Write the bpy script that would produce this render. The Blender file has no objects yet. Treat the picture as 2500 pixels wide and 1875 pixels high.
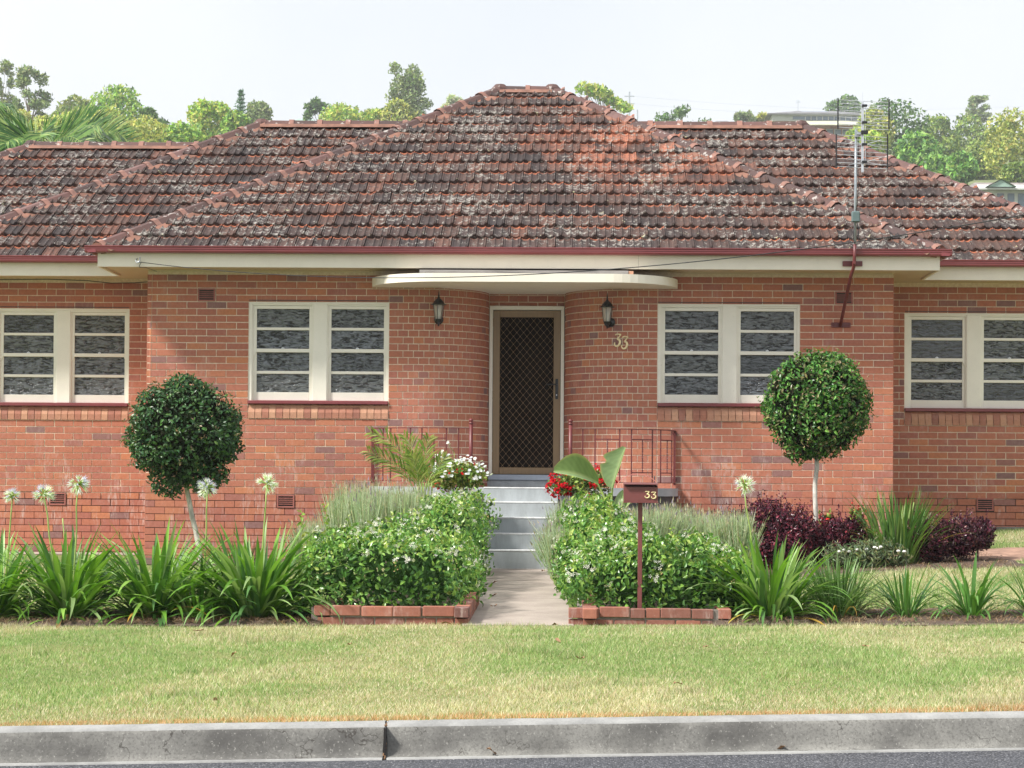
import bpy, math, random
import numpy as np
from mathutils import Vector, Matrix
from math import sin, cos, tan, pi, radians, sqrt, hypot, atan2

R = random.Random(33)
NR = np.random.RandomState(33)
sc = bpy.context.scene
COL = sc.collection

# ------------------------------------------------------------------ camera
cam_d = bpy.data.cameras.new('camera')
cam = bpy.data.objects.new('camera', cam_d)
COL.objects.link(cam)
sc.camera = cam
cam_d.sensor_width = 36.0
cam_d.lens = 36.0 * 5500 / 2500
cam_d.shift_y = 0.03955
cam_d.clip_start = 0.1
cam_d.clip_end = 4000
cam.matrix_world = (Matrix.Translation((0, 0, 0.86)) @ Matrix.Rotation(radians(1.5), 4, 'Z')
                    @ Matrix.Rotation(radians(91.6), 4, 'X') @ Matrix.Rotation(0.0072, 4, 'Z'))

# ------------------------------------------------------------------ world, sun, exposure
SUN_EL, SUN_AZ = radians(46), radians(240)     # azimuth clockwise from +Y (north of the scene)
w = bpy.data.worlds.new('World')
sc.world = w
w.use_nodes = True
nt = w.node_tree
nt.nodes.clear()
wo = nt.nodes.new('ShaderNodeOutputWorld')
bg = nt.nodes.new('ShaderNodeBackground')
sky = nt.nodes.new('ShaderNodeTexSky')
sky.sky_type = 'NISHITA'
sky.sun_disc = False
sky.sun_elevation = SUN_EL
sky.sun_rotation = SUN_AZ
sky.air_density = 1.2
sky.dust_density = 2.0
tc = nt.nodes.new('ShaderNodeTexCoord')
cn = nt.nodes.new('ShaderNodeTexNoise')
cn.inputs['Scale'].default_value = 2.6
cn.inputs['Detail'].default_value = 5
cr = nt.nodes.new('ShaderNodeMapRange')
cr.inputs['From Min'].default_value = 0.35
cr.inputs['From Max'].default_value = 0.65
cr.inputs['To Min'].default_value = 0.78
cr.inputs['To Max'].default_value = 1.0
mx = nt.nodes.new('ShaderNodeMix')
mx.data_type = 'RGBA'
mx.inputs[7].default_value = (7.35, 7.55, 7.8, 1)       # bright thin high cloud
nt.links.new(tc.outputs['Generated'], cn.inputs['Vector'])
nt.links.new(cn.outputs['Fac'], cr.inputs['Value'])
nt.links.new(cr.outputs[0], mx.inputs[0])
nt.links.new(sky.outputs[0], mx.inputs[6])
nt.links.new(mx.outputs[2], bg.inputs[0])
nt.links.new(bg.outputs[0], wo.inputs[0])
bg.inputs[1].default_value = 0.10

sl = bpy.data.lights.new('sun', 'SUN')
sl.energy = 4.6
sl.angle = radians(8)
sl.color = (1.0, 0.96, 0.9)
sun = bpy.data.objects.new('sun', sl)
COL.objects.link(sun)
sd = Vector((sin(SUN_AZ) * cos(SUN_EL), cos(SUN_AZ) * cos(SUN_EL), sin(SUN_EL)))
sun.rotation_euler = (-sd).to_track_quat('-Z', 'Y').to_euler()
sun.location = sd * 60

sc.view_settings.view_transform = 'Standard'
sc.view_settings.look = 'None'
sc.view_settings.exposure = 0.50
sc.view_settings.gamma = 1
sc.view_settings.use_curve_mapping = False
sc.render.engine = 'CYCLES'
sc.cycles.max_bounces = 5
sc.cycles.diffuse_bounces = 3
sc.cycles.glossy_bounces = 2
sc.cycles.transmission_bounces = 3
sc.cycles.transparent_max_bounces = 4
sc.cycles.caustics_reflective = False
sc.cycles.caustics_refractive = False

# ------------------------------------------------------------------ helpers
WL = {}                                   # world location of Empties


def tag(o, label=None, cat=None, group=None, kind=None):
    if label: o['label'] = label
    if cat: o['category'] = cat
    if group: o['group'] = group
    if kind: o['kind'] = kind
    return o


def empty(name, loc=(0, 0, 0), rz=0.0, label=None, cat=None, group=None, kind=None):
    o = bpy.data.objects.new(name, None)
    o.empty_display_size = 0.1
    COL.objects.link(o)
    o.location = loc
    o.rotation_euler = (0, 0, rz)
    WL[o.name] = Vector(loc)
    return tag(o, label, cat, group, kind)


def attach(o, parent, local=False):
    if parent is not None:
        o.parent = parent
        if not local and parent.name in WL:
            o.matrix_parent_inverse = Matrix.Translation(-WL[parent.name])
    return o


def link(name, mesh, m=None, parent=None, local=False):
    o = bpy.data.objects.new(name, mesh)
    COL.objects.link(o)
    if m is not None and not mesh.materials:
        mesh.materials.append(m)
    return attach(o, parent, local)


def mk(name, V, F, attrs=None, smooth=False, uvcol=None):
    """mesh from numpy arrays; F is (n,3) or (n,4) or a list of such arrays"""
    V = np.asarray(V, dtype=np.float32)
    if isinstance(F, list) and len(F) and isinstance(F[0], tuple):
        F = [np.array([f for f in F if len(f) == k]) for k in (3, 4) if any(len(f) == k for f in F)]
    FS = F if isinstance(F, list) else [F]
    FS = [np.asarray(f, dtype=np.int32) for f in FS if len(f)]
    me = bpy.data.meshes.new(name)
    me.vertices.add(len(V))
    me.vertices.foreach_set('co', V.ravel())
    nl = sum(f.size for f in FS)
    npoly = sum(len(f) for f in FS)
    me.loops.add(nl)
    me.loops.foreach_set('vertex_index', np.concatenate([f.ravel() for f in FS]))
    me.polygons.add(npoly)
    starts = []
    s = 0
    for f in FS:
        k = f.shape[1]
        starts.append(s + np.arange(len(f)) * k)
        s += f.size
    me.polygons.foreach_set('loop_start', np.concatenate(starts).astype(np.int32))
    me.polygons.foreach_set('use_smooth', np.full(npoly, bool(smooth)))
    for k, a in (attrs or {}).items():
        a = np.asarray(a, dtype=np.float32)
        if a.ndim == 2:
            if a.shape[1] == 3:
                a = np.concatenate([a, np.ones((len(a), 1), np.float32)], 1)
            at = me.attributes.new(k, 'FLOAT_COLOR', 'POINT')
            at.data.foreach_set('color', a.ravel())
        else:
            at = me.attributes.new(k, 'FLOAT', 'POINT')
            at.data.foreach_set('value', a.ravel())
    me.update(calc_edges=True)
    me.validate()
    return me


class MB:
    def __init__(s):
        s.v = []; s.f = []

    def add(s, vs, fs, M=None):
        k = len(s.v)
        for p in vs:
            p = Vector(p)
            if M is not None: p = M @ p
            s.v.append(p)
        for f in fs: s.f.append([i + k for i in f])
        return s

    def box(s, x0, x1, y0, y1, z0, z1, M=None, bev=0.0):
        if bev > 0:
            b = bev
            vs = []
            for sx, X in ((1, x0), (-1, x1)):
                for sy, Y in ((1, y0), (-1, y1)):
                    for sz, Z in ((1, z0), (-1, z1)):
                        vs += [(X, Y + sy * b, Z + sz * b), (X + sx * b, Y, Z + sz * b), (X + sx * b, Y + sy * b, Z)]
            def I(i, j, k, a): return ((i * 2 + j) * 2 + k) * 3 + a
            fs = []
            for i in (0, 1): fs.append([I(i, 0, 0, 0), I(i, 1, 0, 0), I(i, 1, 1, 0), I(i, 0, 1, 0)])
            for j in (0, 1): fs.append([I(0, j, 0, 1), I(1, j, 0, 1), I(1, j, 1, 1), I(0, j, 1, 1)])
            for k in (0, 1): fs.append([I(0, 0, k, 2), I(1, 0, k, 2), I(1, 1, k, 2), I(0, 1, k, 2)])
            for j in (0, 1):
                for k in (0, 1): fs.append([I(0, j, k, 1), I(1, j, k, 1), I(1, j, k, 2), I(0, j, k, 2)])
            for i in (0, 1):
                for k in (0, 1): fs.append([I(i, 0, k, 0), I(i, 1, k, 0), I(i, 1, k, 2), I(i, 0, k, 2)])
            for i in (0, 1):
                for j in (0, 1): fs.append([I(i, j, 0, 0), I(i, j, 1, 0), I(i, j, 1, 1), I(i, j, 0, 1)])
            for i in (0, 1):
                for j in (0, 1):
                    for k in (0, 1): fs.append([I(i, j, k, 0), I(i, j, k, 1), I(i, j, k, 2)])
            return s.add(vs, fs, M)
        vs = [(x0, y0, z0), (x1, y0, z0), (x1, y1, z0), (x0, y1, z0), (x0, y0, z1), (x1, y0, z1), (x1, y1, z1), (x0, y1, z1)]
        return s.add(vs, [(0, 3, 2, 1), (4, 5, 6, 7), (0, 1, 5, 4), (1, 2, 6, 5), (2, 3, 7, 6), (3, 0, 4, 7)], M)

    def tube(s, pts, r, n=8, caps=True):
        pts = [Vector(p) for p in pts]
        rs = r if isinstance(r, (list, tuple)) else [r] * len(pts)
        base = len(s.v)
        up = Vector((0, 0, 1))
        prev = None
        for i, p in enumerate(pts):
            d = (pts[min(i + 1, len(pts) - 1)] - pts[max(i - 1, 0)]).normalized()
            if prev is None:
                a = d.cross(up)
                if a.length < 1e-3: a = d.cross(Vector((0, 1, 0)))
            else:
                a = prev - d * prev.dot(d)
            a.normalize(); prev = a
            b = d.cross(a)
            for k in range(n):
                t = 2 * pi * k / n
                s.v.append(p + (a * cos(t) + b * sin(t)) * rs[i])
        for i in range(len(pts) - 1):
            for k in range(n):
                k2 = (k + 1) % n
                s.f.append([base + i * n + k, base + i * n + k2, base + (i + 1) * n + k2, base + (i + 1) * n + k])
        if caps:
            s.f.append([base + k for k in range(n)][::-1])
            s.f.append([base + (len(pts) - 1) * n + k for k in range(n)])
        return s

    def lathe(s, c, prof, n=12, M=None):
        """prof: list of (radius, z) round the vertical through c"""
        base = len(s.v)
        for r, z in prof:
            for k in range(n):
                t = 2 * pi * k / n
                p = Vector((c[0] + r * cos(t), c[1] + r * sin(t), c[2] + z))
                s.v.append(M @ p if M is not None else p)
        for i in range(len(prof) - 1):
            for k in range(n):
                k2 = (k + 1) % n
                s.f.append([base + i * n + k, base + i * n + k2, base + (i + 1) * n + k2, base + (i + 1) * n + k])
        s.f.append([base + k for k in range(n)][::-1])
        s.f.append([base + (len(prof) - 1) * n + k for k in range(n)])
        return s

    def extrude(s, prof, a, b, axis='x'):
        """closed profile swept straight from a to b; prof points are (y,z) for x"""
        n = len(prof)
        base = len(s.v)
        for t in (a, b):
            for p in prof:
                s.v.append(Vector((t, p[0], p[1])) if axis == 'x' else (Vector((p[0], t, p[1])) if axis == 'y' else Vector((p[0], p[1], t))))
        for k in range(n):
            k2 = (k + 1) % n
            s.f.append([base + k, base + k2, base + n + k2, base + n + k])
        s.f.append([base + k for k in range(n)][::-1])
        s.f.append([base + n + k for k in range(n)])
        return s

    def mesh(s, name, smooth=False):
        me = bpy.data.meshes.new(name)
        me.from_pydata([tuple(v) for v in s.v], [], s.f)
        if smooth:
            me.polygons.foreach_set('use_smooth', [True] * len(me.polygons))
        me.update()
        me.validate()
        return me

    def build(s, name, m, parent=None, smooth=False, local=False):
        return link(name, s.mesh(name, smooth), m, parent, local)


def fix_normals(o):
    import bmesh
    bm = bmesh.new(); bm.from_mesh(o.data)
    bmesh.ops.recalc_face_normals(bm, faces=bm.faces)
    bm.to_mesh(o.data); bm.free()
    return o


# ------------------------------------------------------------------ materials
def nodes(name):
    m = bpy.data.materials.new(name)
    m.use_nodes = True
    t = m.node_tree
    return m, t, t.nodes['Principled BSDF'], t.links


def N(t, typ, **kw):
    n = t.nodes.new(typ)
    for k, v in kw.items():
        if k.startswith('i_'):
            n.inputs[k[2:].replace('_', ' ')].default_value = v
        else:
            setattr(n, k, v)
    return n


def noise(t, scale, detail=4, rough=0.55, vec=None, stretch=None):
    n = N(t, 'ShaderNodeTexNoise')
    n.inputs['Scale'].default_value = scale
    n.inputs['Detail'].default_value = detail
    n.inputs['Roughness'].default_value = rough
    g = t.nodes.new('ShaderNodeNewGeometry')
    src = g.outputs['Position'] if vec is None else vec
    if stretch:
        mp = t.nodes.new('ShaderNodeMapping')
        mp.inputs['Scale'].default_value = stretch
        t.links.new(src, mp.inputs['Vector'])
        src = mp.outputs[0]
    t.links.new(src, n.inputs['Vector'])
    return n.outputs['Fac']


def rng_(t, x, a, b, c=0.0, d=1.0, smooth=True):
    n = t.nodes.new('ShaderNodeMapRange')
    if smooth: n.interpolation_type = 'SMOOTHSTEP'
    n.inputs['From Min'].default_value = a
    n.inputs['From Max'].default_value = b
    n.inputs['To Min'].default_value = c
    n.inputs['To Max'].default_value = d
    t.links.new(x, n.inputs['Value'])
    return n.outputs[0]


def mixc(t, fac, a, b, mode='MIX'):
    n = t.nodes.new('ShaderNodeMix')
    n.data_type = 'RGBA'
    n.blend_type = mode
    for s, x in ((0, fac), (6, a), (7, b)):
        if isinstance(x, (int, float)): n.inputs[s].default_value = x
        elif isinstance(x, (tuple, list)): n.inputs[s].default_value = (*x[:3], 1)
        else: t.links.new(x, n.inputs[s])
    return n.outputs[2]


def math_(t, op, a, b=None, clamp=False):
    n = t.nodes.new('ShaderNodeMath')
    n.operation = op
    n.use_clamp = clamp
    for i, x in enumerate((a, b)):
        if x is None: continue
        if isinstance(x, (int, float)): n.inputs[i].default_value = x
        else: t.links.new(x, n.inputs[i])
    return n.outputs[0]


def ramp(t, x, stops, interp='LINEAR'):
    n = t.nodes.new('ShaderNodeValToRGB')
    n.color_ramp.interpolation = interp
    e = n.color_ramp.elements
    while len(e) > 1: e.remove(e[0])
    e[0].position = stops[0][0]; e[0].color = (*stops[0][1], 1)
    for p, c in stops[1:]:
        k = e.new(p); k.color = (*c, 1)
    t.links.new(x, n.inputs[0])
    return n.outputs[0]


def bump(t, P, h, strength=0.4, dist=0.01):
    b = t.nodes.new('ShaderNodeBump')
    b.inputs['Strength'].default_value = strength
    b.inputs['Distance'].default_value = dist
    t.links.new(h, b.inputs['Height'])
    t.links.new(b.outputs[0], P.inputs['Normal'])
    return b


def attr(t, name, out='Fac'):
    n = t.nodes.new('ShaderNodeAttribute')
    n.attribute_name = name
    return n.outputs[out]


def piece_rnd(t):
    oi = t.nodes.new('ShaderNodeObjectInfo')
    return math_(t, 'FRACT', math_(t, 'ADD', oi.outputs['Random'], attr(t, 'rnd')))


def paint(name, c, rough=0.5, var=0.12, scale=6, metal=0.0, bmp=0.0, dirt=0.0, dirtc=(0.12, 0.1, 0.08), stretch=None, spec=0.5):
    m, t, P, L = nodes(name)
    f = noise(t, scale, 6, 0.6, stretch=stretch)
    d = tuple(x * (1 - var) for x in c)
    col = mixc(t, rng_(t, f, 0.3, 0.7), d, tuple(min(1, x * (1 + var * 0.5)) for x in c))
    if dirt > 0:
        g = noise(t, scale * 3.1, 8, 0.7, stretch=stretch)
        col = mixc(t, rng_(t, g, 0.52, 0.78, 0, dirt), col, dirtc)
    L.new(col, P.inputs['Base Color'])
    P.inputs['Roughness'].default_value = rough
    P.inputs['Metallic'].default_value = metal
    P.inputs['Specular IOR Level'].default_value = spec
    if bmp > 0:
        bump(t, P, noise(t, scale * 12, 5, 0.6), bmp, 0.003)
    return m


M = {}


def brick_mat(name, stops, eff=0.7):
    m, t, P, L = nodes(name)
    r = piece_rnd(t)
    base = ramp(t, r, stops)
    n1 = noise(t, 28, 6, 0.65)
    col = mixc(t, rng_(t, n1, 0.25, 0.75), base, mixc(t, 1.0, base, (0.80, 0.78, 0.78), 'MULTIPLY'))
    # wire-cut face: fine vertical drag marks
    n2 = noise(t, 60, 3, 0.6, stretch=(3.0, 3.0, 0.25))
    col = mixc(t, rng_(t, n2, 0.55, 0.8, 0, 0.35), col, mixc(t, 1.0, col, (0.7, 0.65, 0.62), 'MULTIPLY'))
    # broad tone drift over the wall
    n3 = noise(t, 0.9, 3, 0.6)
    col = mixc(t, rng_(t, n3, 0.35, 0.65, 0, 0.30), col, mixc(t, 1.0, col, (1.18, 1.22, 1.25), 'MULTIPLY'))
    # lime bloom, in runs down the face
    n4 = noise(t, 2.2, 6, 0.7, stretch=(2.6, 2.6, 0.9))
    n5 = noise(t, 26, 4, 0.7, stretch=(1.6, 1.6, 0.35))
    bl = math_(t, 'MULTIPLY', rng_(t, n4, 0.47, 0.70), rng_(t, n5, 0.40, 0.64))
    g = t.nodes.new('ShaderNodeNewGeometry')
    sp = t.nodes.new('ShaderNodeSeparateXYZ')
    t.links.new(g.outputs['Position'], sp.inputs[0])
    low = rng_(t, sp.outputs['Z'], 1.5, 0.8, 0.35, 1.0)
    col = mixc(t, math_(t, 'MULTIPLY', math_(t, 'MULTIPLY', bl, low), eff), col, (0.62, 0.50, 0.46))
    # small chips and dark specks
    n6 = noise(t, 70, 2, 0.5)
    col = mixc(t, rng_(t, n6, 0.72, 0.78, 0, 0.6), col, (0.10, 0.05, 0.04))
    n7 = noise(t, 55, 2, 0.5)
    col = mixc(t, rng_(t, n7, 0.74, 0.79, 0, 0.5), col, (0.75, 0.62, 0.52))
    L.new(col, P.inputs['Base Color'])
    P.inputs['Roughness'].default_value = 0.85
    P.inputs['Specular IOR Level'].default_value = 0.25
    bump(t, P, noise(t, 120, 4, 0.6), 0.35, 0.002)
    return m


M['brick'] = brick_mat('red_brick', [(0.0, (0.27, 0.150, 0.140)), (0.05, (0.34, 0.160, 0.135)), (0.09, (0.42, 0.160, 0.118)),
                                     (0.45, (0.475, 0.182, 0.115)), (0.8, (0.485, 0.185, 0.120)), (0.95, (0.52, 0.205, 0.118)), (1.0, (0.56, 0.225, 0.115))])
M['sill_brick'] = brick_mat('tan_brick', [(0.0, (0.34, 0.15, 0.11)), (0.3, (0.43, 0.19, 0.13)), (0.6, (0.50, 0.25, 0.165)), (1.0, (0.56, 0.31, 0.20))], 0.4)
M['edge_brick'] = brick_mat('edging_brick', [(0.0, (0.17, 0.085, 0.075)), (0.5, (0.31, 0.125, 0.09)), (1.0, (0.40, 0.16, 0.11))], 0.5)


def mortar_mat():
    m, t, P, L = nodes('mortar')
    g = t.nodes.new('ShaderNodeNewGeometry')
    sp = t.nodes.new('ShaderNodeSeparateXYZ')
    t.links.new(g.outputs['Position'], sp.inputs[0])
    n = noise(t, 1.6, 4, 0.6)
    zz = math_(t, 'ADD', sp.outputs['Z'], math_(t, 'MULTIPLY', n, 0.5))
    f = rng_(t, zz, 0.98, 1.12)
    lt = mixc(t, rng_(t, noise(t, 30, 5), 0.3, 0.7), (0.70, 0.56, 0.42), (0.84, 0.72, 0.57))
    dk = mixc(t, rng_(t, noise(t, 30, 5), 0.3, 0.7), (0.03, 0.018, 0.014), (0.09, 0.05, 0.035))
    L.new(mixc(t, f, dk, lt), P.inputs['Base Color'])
    P.inputs['Roughness'].default_value = 0.95
    bump(t, P, noise(t, 150, 3), 0.4, 0.002)
    return m


M['mortar'] = mortar_mat()


def tile_mat():
    m, t, P, L = nodes('terracotta_tile')
    r = piece_rnd(t)
    base = ramp(t, r, [(0.0, (0.034, 0.026, 0.026)), (0.35, (0.054, 0.037, 0.034)), (0.7, (0.072, 0.045, 0.038)), (0.9, (0.098, 0.055, 0.043)), (1.0, (0.150, 0.070, 0.050))])
    v = attr(t, 'v')
    # weathering washes off below the overlap: bare orange clay
    n0 = noise(t, 9, 4, 0.6)
    vv = math_(t, 'ADD', v, math_(t, 'MULTIPLY', math_(t, 'SUBTRACT', n0, 0.5), 0.35))
    r2 = math_(t, 'FRACT', math_(t, 'MULTIPLY', r, 7.3))
    col = mixc(t, math_(t, 'MULTIPLY', rng_(t, vv, 0.74, 0.86, 0, 0.8), rng_(t, r2, 0.1, 0.9, 0.15, 1.0)), base, (0.52, 0.16, 0.075))
    # broad patches of younger clay right of the middle
    g = t.nodes.new('ShaderNodeNewGeometry')
    vm = t.nodes.new('ShaderNodeVectorMath'); vm.operation = 'DISTANCE'
    vm.inputs[1].default_value = (1.0, 29.2, 5.25)
    t.links.new(g.outputs['Position'], vm.inputs[0])
    near = rng_(t, vm.outputs['Value'], 0.2, 2.0, 1.0, 0.0)
    n1 = noise(t, 3.2, 5, 0.7)
    pm = math_(t, 'MULTIPLY', math_(t, 'ADD', math_(t, 'MULTIPLY', near, 0.95), 0.05), rng_(t, math_(t, 'ADD', n1, math_(t, 'MULTIPLY', r2, 0.25)), 0.50, 0.72))
    col = mixc(t, math_(t, 'MULTIPLY', pm, 0.85, clamp=True), col, (0.44, 0.16, 0.09))
    # grime
    n2 = noise(t, 22, 6, 0.7)
    col = mixc(t, rng_(t, n2, 0.42, 0.66, 0, 0.75), col, (0.036, 0.027, 0.025))
    # lichen rosettes: pale grey, some yellow green
    n3 = noise(t, 15, 5, 0.62, stretch=(1.0, 0.8, 1.4))
    n3b = noise(t, 1.3, 3, 0.5)
    lf = math_(t, 'ADD', n3, math_(t, 'MULTIPLY', math_(t, 'SUBTRACT', n3b, 0.5), 0.42))
    lf = math_(t, 'SUBTRACT', lf, math_(t, 'MULTIPLY', near, 0.03))
    col = mixc(t, rng_(t, lf, 0.55, 0.62, 0, 0.85), col, mixc(t, rng_(t, noise(t, 40, 3, 0.6), 0.4, 0.6), (0.15, 0.135, 0.12), (0.37, 0.35, 0.315)))
    n4 = noise(t, 11, 4, 0.6, stretch=(1.2, 1, 1))
    col = mixc(t, math_(t, 'MULTIPLY', rng_(t, n4, 0.66, 0.70, 0, 0.8), rng_(t, v, 0.45, 0.1)), col, (0.50, 0.48, 0.30))
    L.new(col, P.inputs['Base Color'])
    P.inputs['Roughness'].default_value = 0.72
    P.inputs['Specular IOR Level'].default_value = 0.35
    bump(t, P, noise(t, 90, 5, 0.65), 0.5, 0.004)
    return m


M['tile'] = tile_mat()


def cap_mat():
    m, t, P, L = nodes('ridge_clay')
    r = piece_rnd(t)
    base = ramp(t, r, [(0.0, (0.065, 0.040, 0.038)), (0.4, (0.095, 0.050, 0.044)), (0.8, (0.13, 0.062, 0.054)), (1.0, (0.18, 0.10, 0.09))])
    v = attr(t, 'v')
    col = mixc(t, rng_(t, v, 0.5, 0.9, 0, 0.7), base, (0.36, 0.18, 0.135))
    n2 = noise(t, 9, 6, 0.7)
    col = mixc(t, rng_(t, n2, 0.40, 0.75, 0, 0.6), col, (0.075, 0.05, 0.045))
    n3 = noise(t, 12, 5, 0.6)
    col = mixc(t, rng_(t, n3, 0.60, 0.65, 0, 0.75), col, (0.44, 0.41, 0.38))
    L.new(col, P.inputs['Base Color'])
    P.inputs['Roughness'].default_value = 0.8
    bump(t, P, noise(t, 60, 5, 0.65), 0.4, 0.004)
    return m


M['cap'] = cap_mat()
M['bedding'] = paint('ridge_bedding', (0.235, 0.115, 0.080), 0.9, 0.35, 5, bmp=0.6, dirt=0.5)
M['deck'] = paint('roof_deck', (0.05, 0.035, 0.03), 0.95, 0.2)


def trim_mat(name, c, streak=0.25):
    m, t, P, L = nodes(name)
    f = noise(t, 5, 5, 0.6)
    col = mixc(t, rng_(t, f, 0.3, 0.7), tuple(x * 0.95 for x in c), c)
    g = noise(t, 7, 6, 0.7, stretch=(1.5, 1.5, 0.35))
    col = mixc(t, rng_(t, g, 0.55, 0.85, 0, streak), col, tuple(x * 0.55 for x in c))
    s = noise(t, 45, 2, 0.5)
    col = mixc(t, rng_(t, s, 0.765, 0.79, 0, 0.7), col, (0.12, 0.09, 0.06))
    L.new(col, P.inputs['Base Color'])
    P.inputs['Roughness'].default_value = 0.5
    P.inputs['Specular IOR Level'].default_value = 0.4
    bump(t, P, noise(t, 40, 4), 0.12, 0.003)
    return m


M['cream'] = trim_mat('cream_paint', (0.86, 0.80, 0.68))
M['white'] = trim_mat('window_paint', (0.90, 0.86, 0.76), 0.12)
M['soffit'] = trim_mat('soffit_paint', (0.70, 0.58, 0.42), 0.2)
M['maroon'] = paint('gutter_maroon', (0.225, 0.052, 0.058), 0.32, 0.15, 3, stretch=(0.5, 1, 1))
M['maroon2'] = paint('iron_maroon', (0.15, 0.030, 0.030), 0.42, 0.2, 14, bmp=0.1)
M['mailred'] = paint('letterbox_maroon', (0.175, 0.050, 0.048), 0.40, 0.12, 9, bmp=0.08, dirt=0.2)
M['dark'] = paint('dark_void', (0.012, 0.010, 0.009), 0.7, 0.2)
M['black'] = paint('black_enamel', (0.014, 0.015, 0.017), 0.3, 0.2, 20)
M['bronze'] = paint('bronze_aluminium', (0.27, 0.175, 0.085), 0.42, 0.12, 8, stretch=(6, 6, 0.4), spec=0.6)
M['grille'] = paint('grille_bronze', (0.34, 0.22, 0.12), 0.45, 0.1, 8)
M['grey_step'] = paint('grey_step_paint', (0.37, 0.40, 0.415), 0.65, 0.14, 5, bmp=0.35, dirt=0.45, dirtc=(0.20, 0.20, 0.20), stretch=(2.2, 1, 0.5))
M['nosing'] = paint('worn_nosing', (0.62, 0.63, 0.63), 0.75, 0.2, 12, bmp=0.4, dirt=0.3, dirtc=(0.3, 0.3, 0.3))
M['sillgrey'] = paint('door_sill_paint', (0.33, 0.38, 0.46), 0.5, 0.1, 8)
M['slab'] = paint('porch_slab', (0.42, 0.44, 0.47), 0.7, 0.12, 6, bmp=0.3)
M['darkgrey'] = paint('charcoal_paint', (0.055, 0.053, 0.058), 0.6, 0.2, 6)
M['planter'] = paint('slate_planter', (0.085, 0.092, 0.115), 0.55, 0.2, 7, bmp=0.1)
M['timber'] = paint('weathered_timber', (0.22, 0.21, 0.205), 0.9, 0.45, 8, bmp=0.5, dirt=0.5, stretch=(0.3, 2, 4))
M['terracotta_vent'] = paint('vent_terracotta', (0.36, 0.125, 0.10), 0.7, 0.2, 18)
M['brass'] = paint('brass', (0.95, 0.76, 0.46), 0.35, 0.2, 25, metal=0.1)
M['gold'] = paint('gold_print', (0.72, 0.60, 0.33), 0.5, 0.25, 60)
M['galv'] = paint('galvanised_steel', (0.46, 0.50, 0.54), 0.45, 0.15, 15, metal=0.4)
M['alu'] = paint('aluminium', (0.66, 0.68, 0.72), 0.35, 0.1, 15, metal=0.6)
M['jbox'] = paint('grey_green_plastic', (0.115, 0.165, 0.165), 0.5, 0.1, 10)
M['lampglass'] = paint('lamp_glass', (0.42, 0.38, 0.32), 0.08, 0.35, 12, spec=0.8)
M['bulb'] = paint('lamp_bulb', (0.75, 0.74, 0.70), 0.3, 0.05)
M['pink'] = paint('faded_pink', (0.60, 0.23, 0.20), 0.6, 0.2, 10)


def concrete(name, c, dark, scale=3, pebble=0.3, crack=0.0):
    m, t, P, L = nodes(name)
    f = noise(t, scale, 7, 0.65)
    col = mixc(t, rng_(t, f, 0.3, 0.68), dark, c)
    f2 = noise(t, 75, 3, 0.7)
    col = mixc(t, rng_(t, f2, 0.45, 0.7, 0, pebble), col, tuple(x * 0.35 for x in c))
    f3 = noise(t, 60, 3, 0.7, stretch=(1.1, 1.3, 0.9))
    col = mixc(t, rng_(t, f3, 0.58, 0.72, 0, pebble), col, tuple(min(1, x * 1.5) for x in c))
    h = noise(t, 70, 5, 0.7)
    if crack > 0:
        vo = t.nodes.new('ShaderNodeTexVoronoi')
        vo.feature = 'DISTANCE_TO_EDGE'
        vo.inputs['Scale'].default_value = 3.1
        g = t.nodes.new('ShaderNodeNewGeometry')
        wn = t.nodes.new('ShaderNodeTexNoise'); wn.inputs['Scale'].default_value = 6; wn.inputs['Detail'].default_value = 4
        va = t.nodes.new('ShaderNodeVectorMath'); va.operation = 'MULTIPLY_ADD'
        va.inputs[1].default_value = (0.35, 0.35, 0.35)
        t.links.new(g.outputs['Position'], wn.inputs['Vector'])
        t.links.new(wn.outputs['Color'], va.inputs[0])
        t.links.new(g.outputs['Position'], va.inputs[2])
        t.links.new(va.outputs[0], vo.inputs['Vector'])
        msk = noise(t, 1.7, 2)
        col = mixc(t, math_(t, 'MULTIPLY', rng_(t, vo.outputs['Distance'], 0.0, 0.012, crack, 0.0), rng_(t, msk, 0.42, 0.6)), col, (0.05, 0.045, 0.04))
    L.new(col, P.inputs['Base Color'])
    P.inputs['Roughness'].default_value = 0.9
    P.inputs['Specular IOR Level'].default_value = 0.2
    bump(t, P, h, 0.5, 0.004)
    return m


M['kerb'] = concrete('kerb_concrete', (0.26, 0.255, 0.235), (0.095, 0.092, 0.088), 2.0, 0.65, 0.85)
M['kerbtop'] = concrete('kerb_top_concrete', (0.35, 0.35, 0.34), (0.24, 0.24, 0.235), 5, 0.2)
M['path'] = concrete('path_concrete', (0.42, 0.36, 0.31), (0.32, 0.27, 0.235), 2.2, 0.25)
M['footing'] = concrete('footing_concrete', (0.30, 0.27, 0.24), (0.2, 0.17, 0.15), 4, 0.3)


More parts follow.
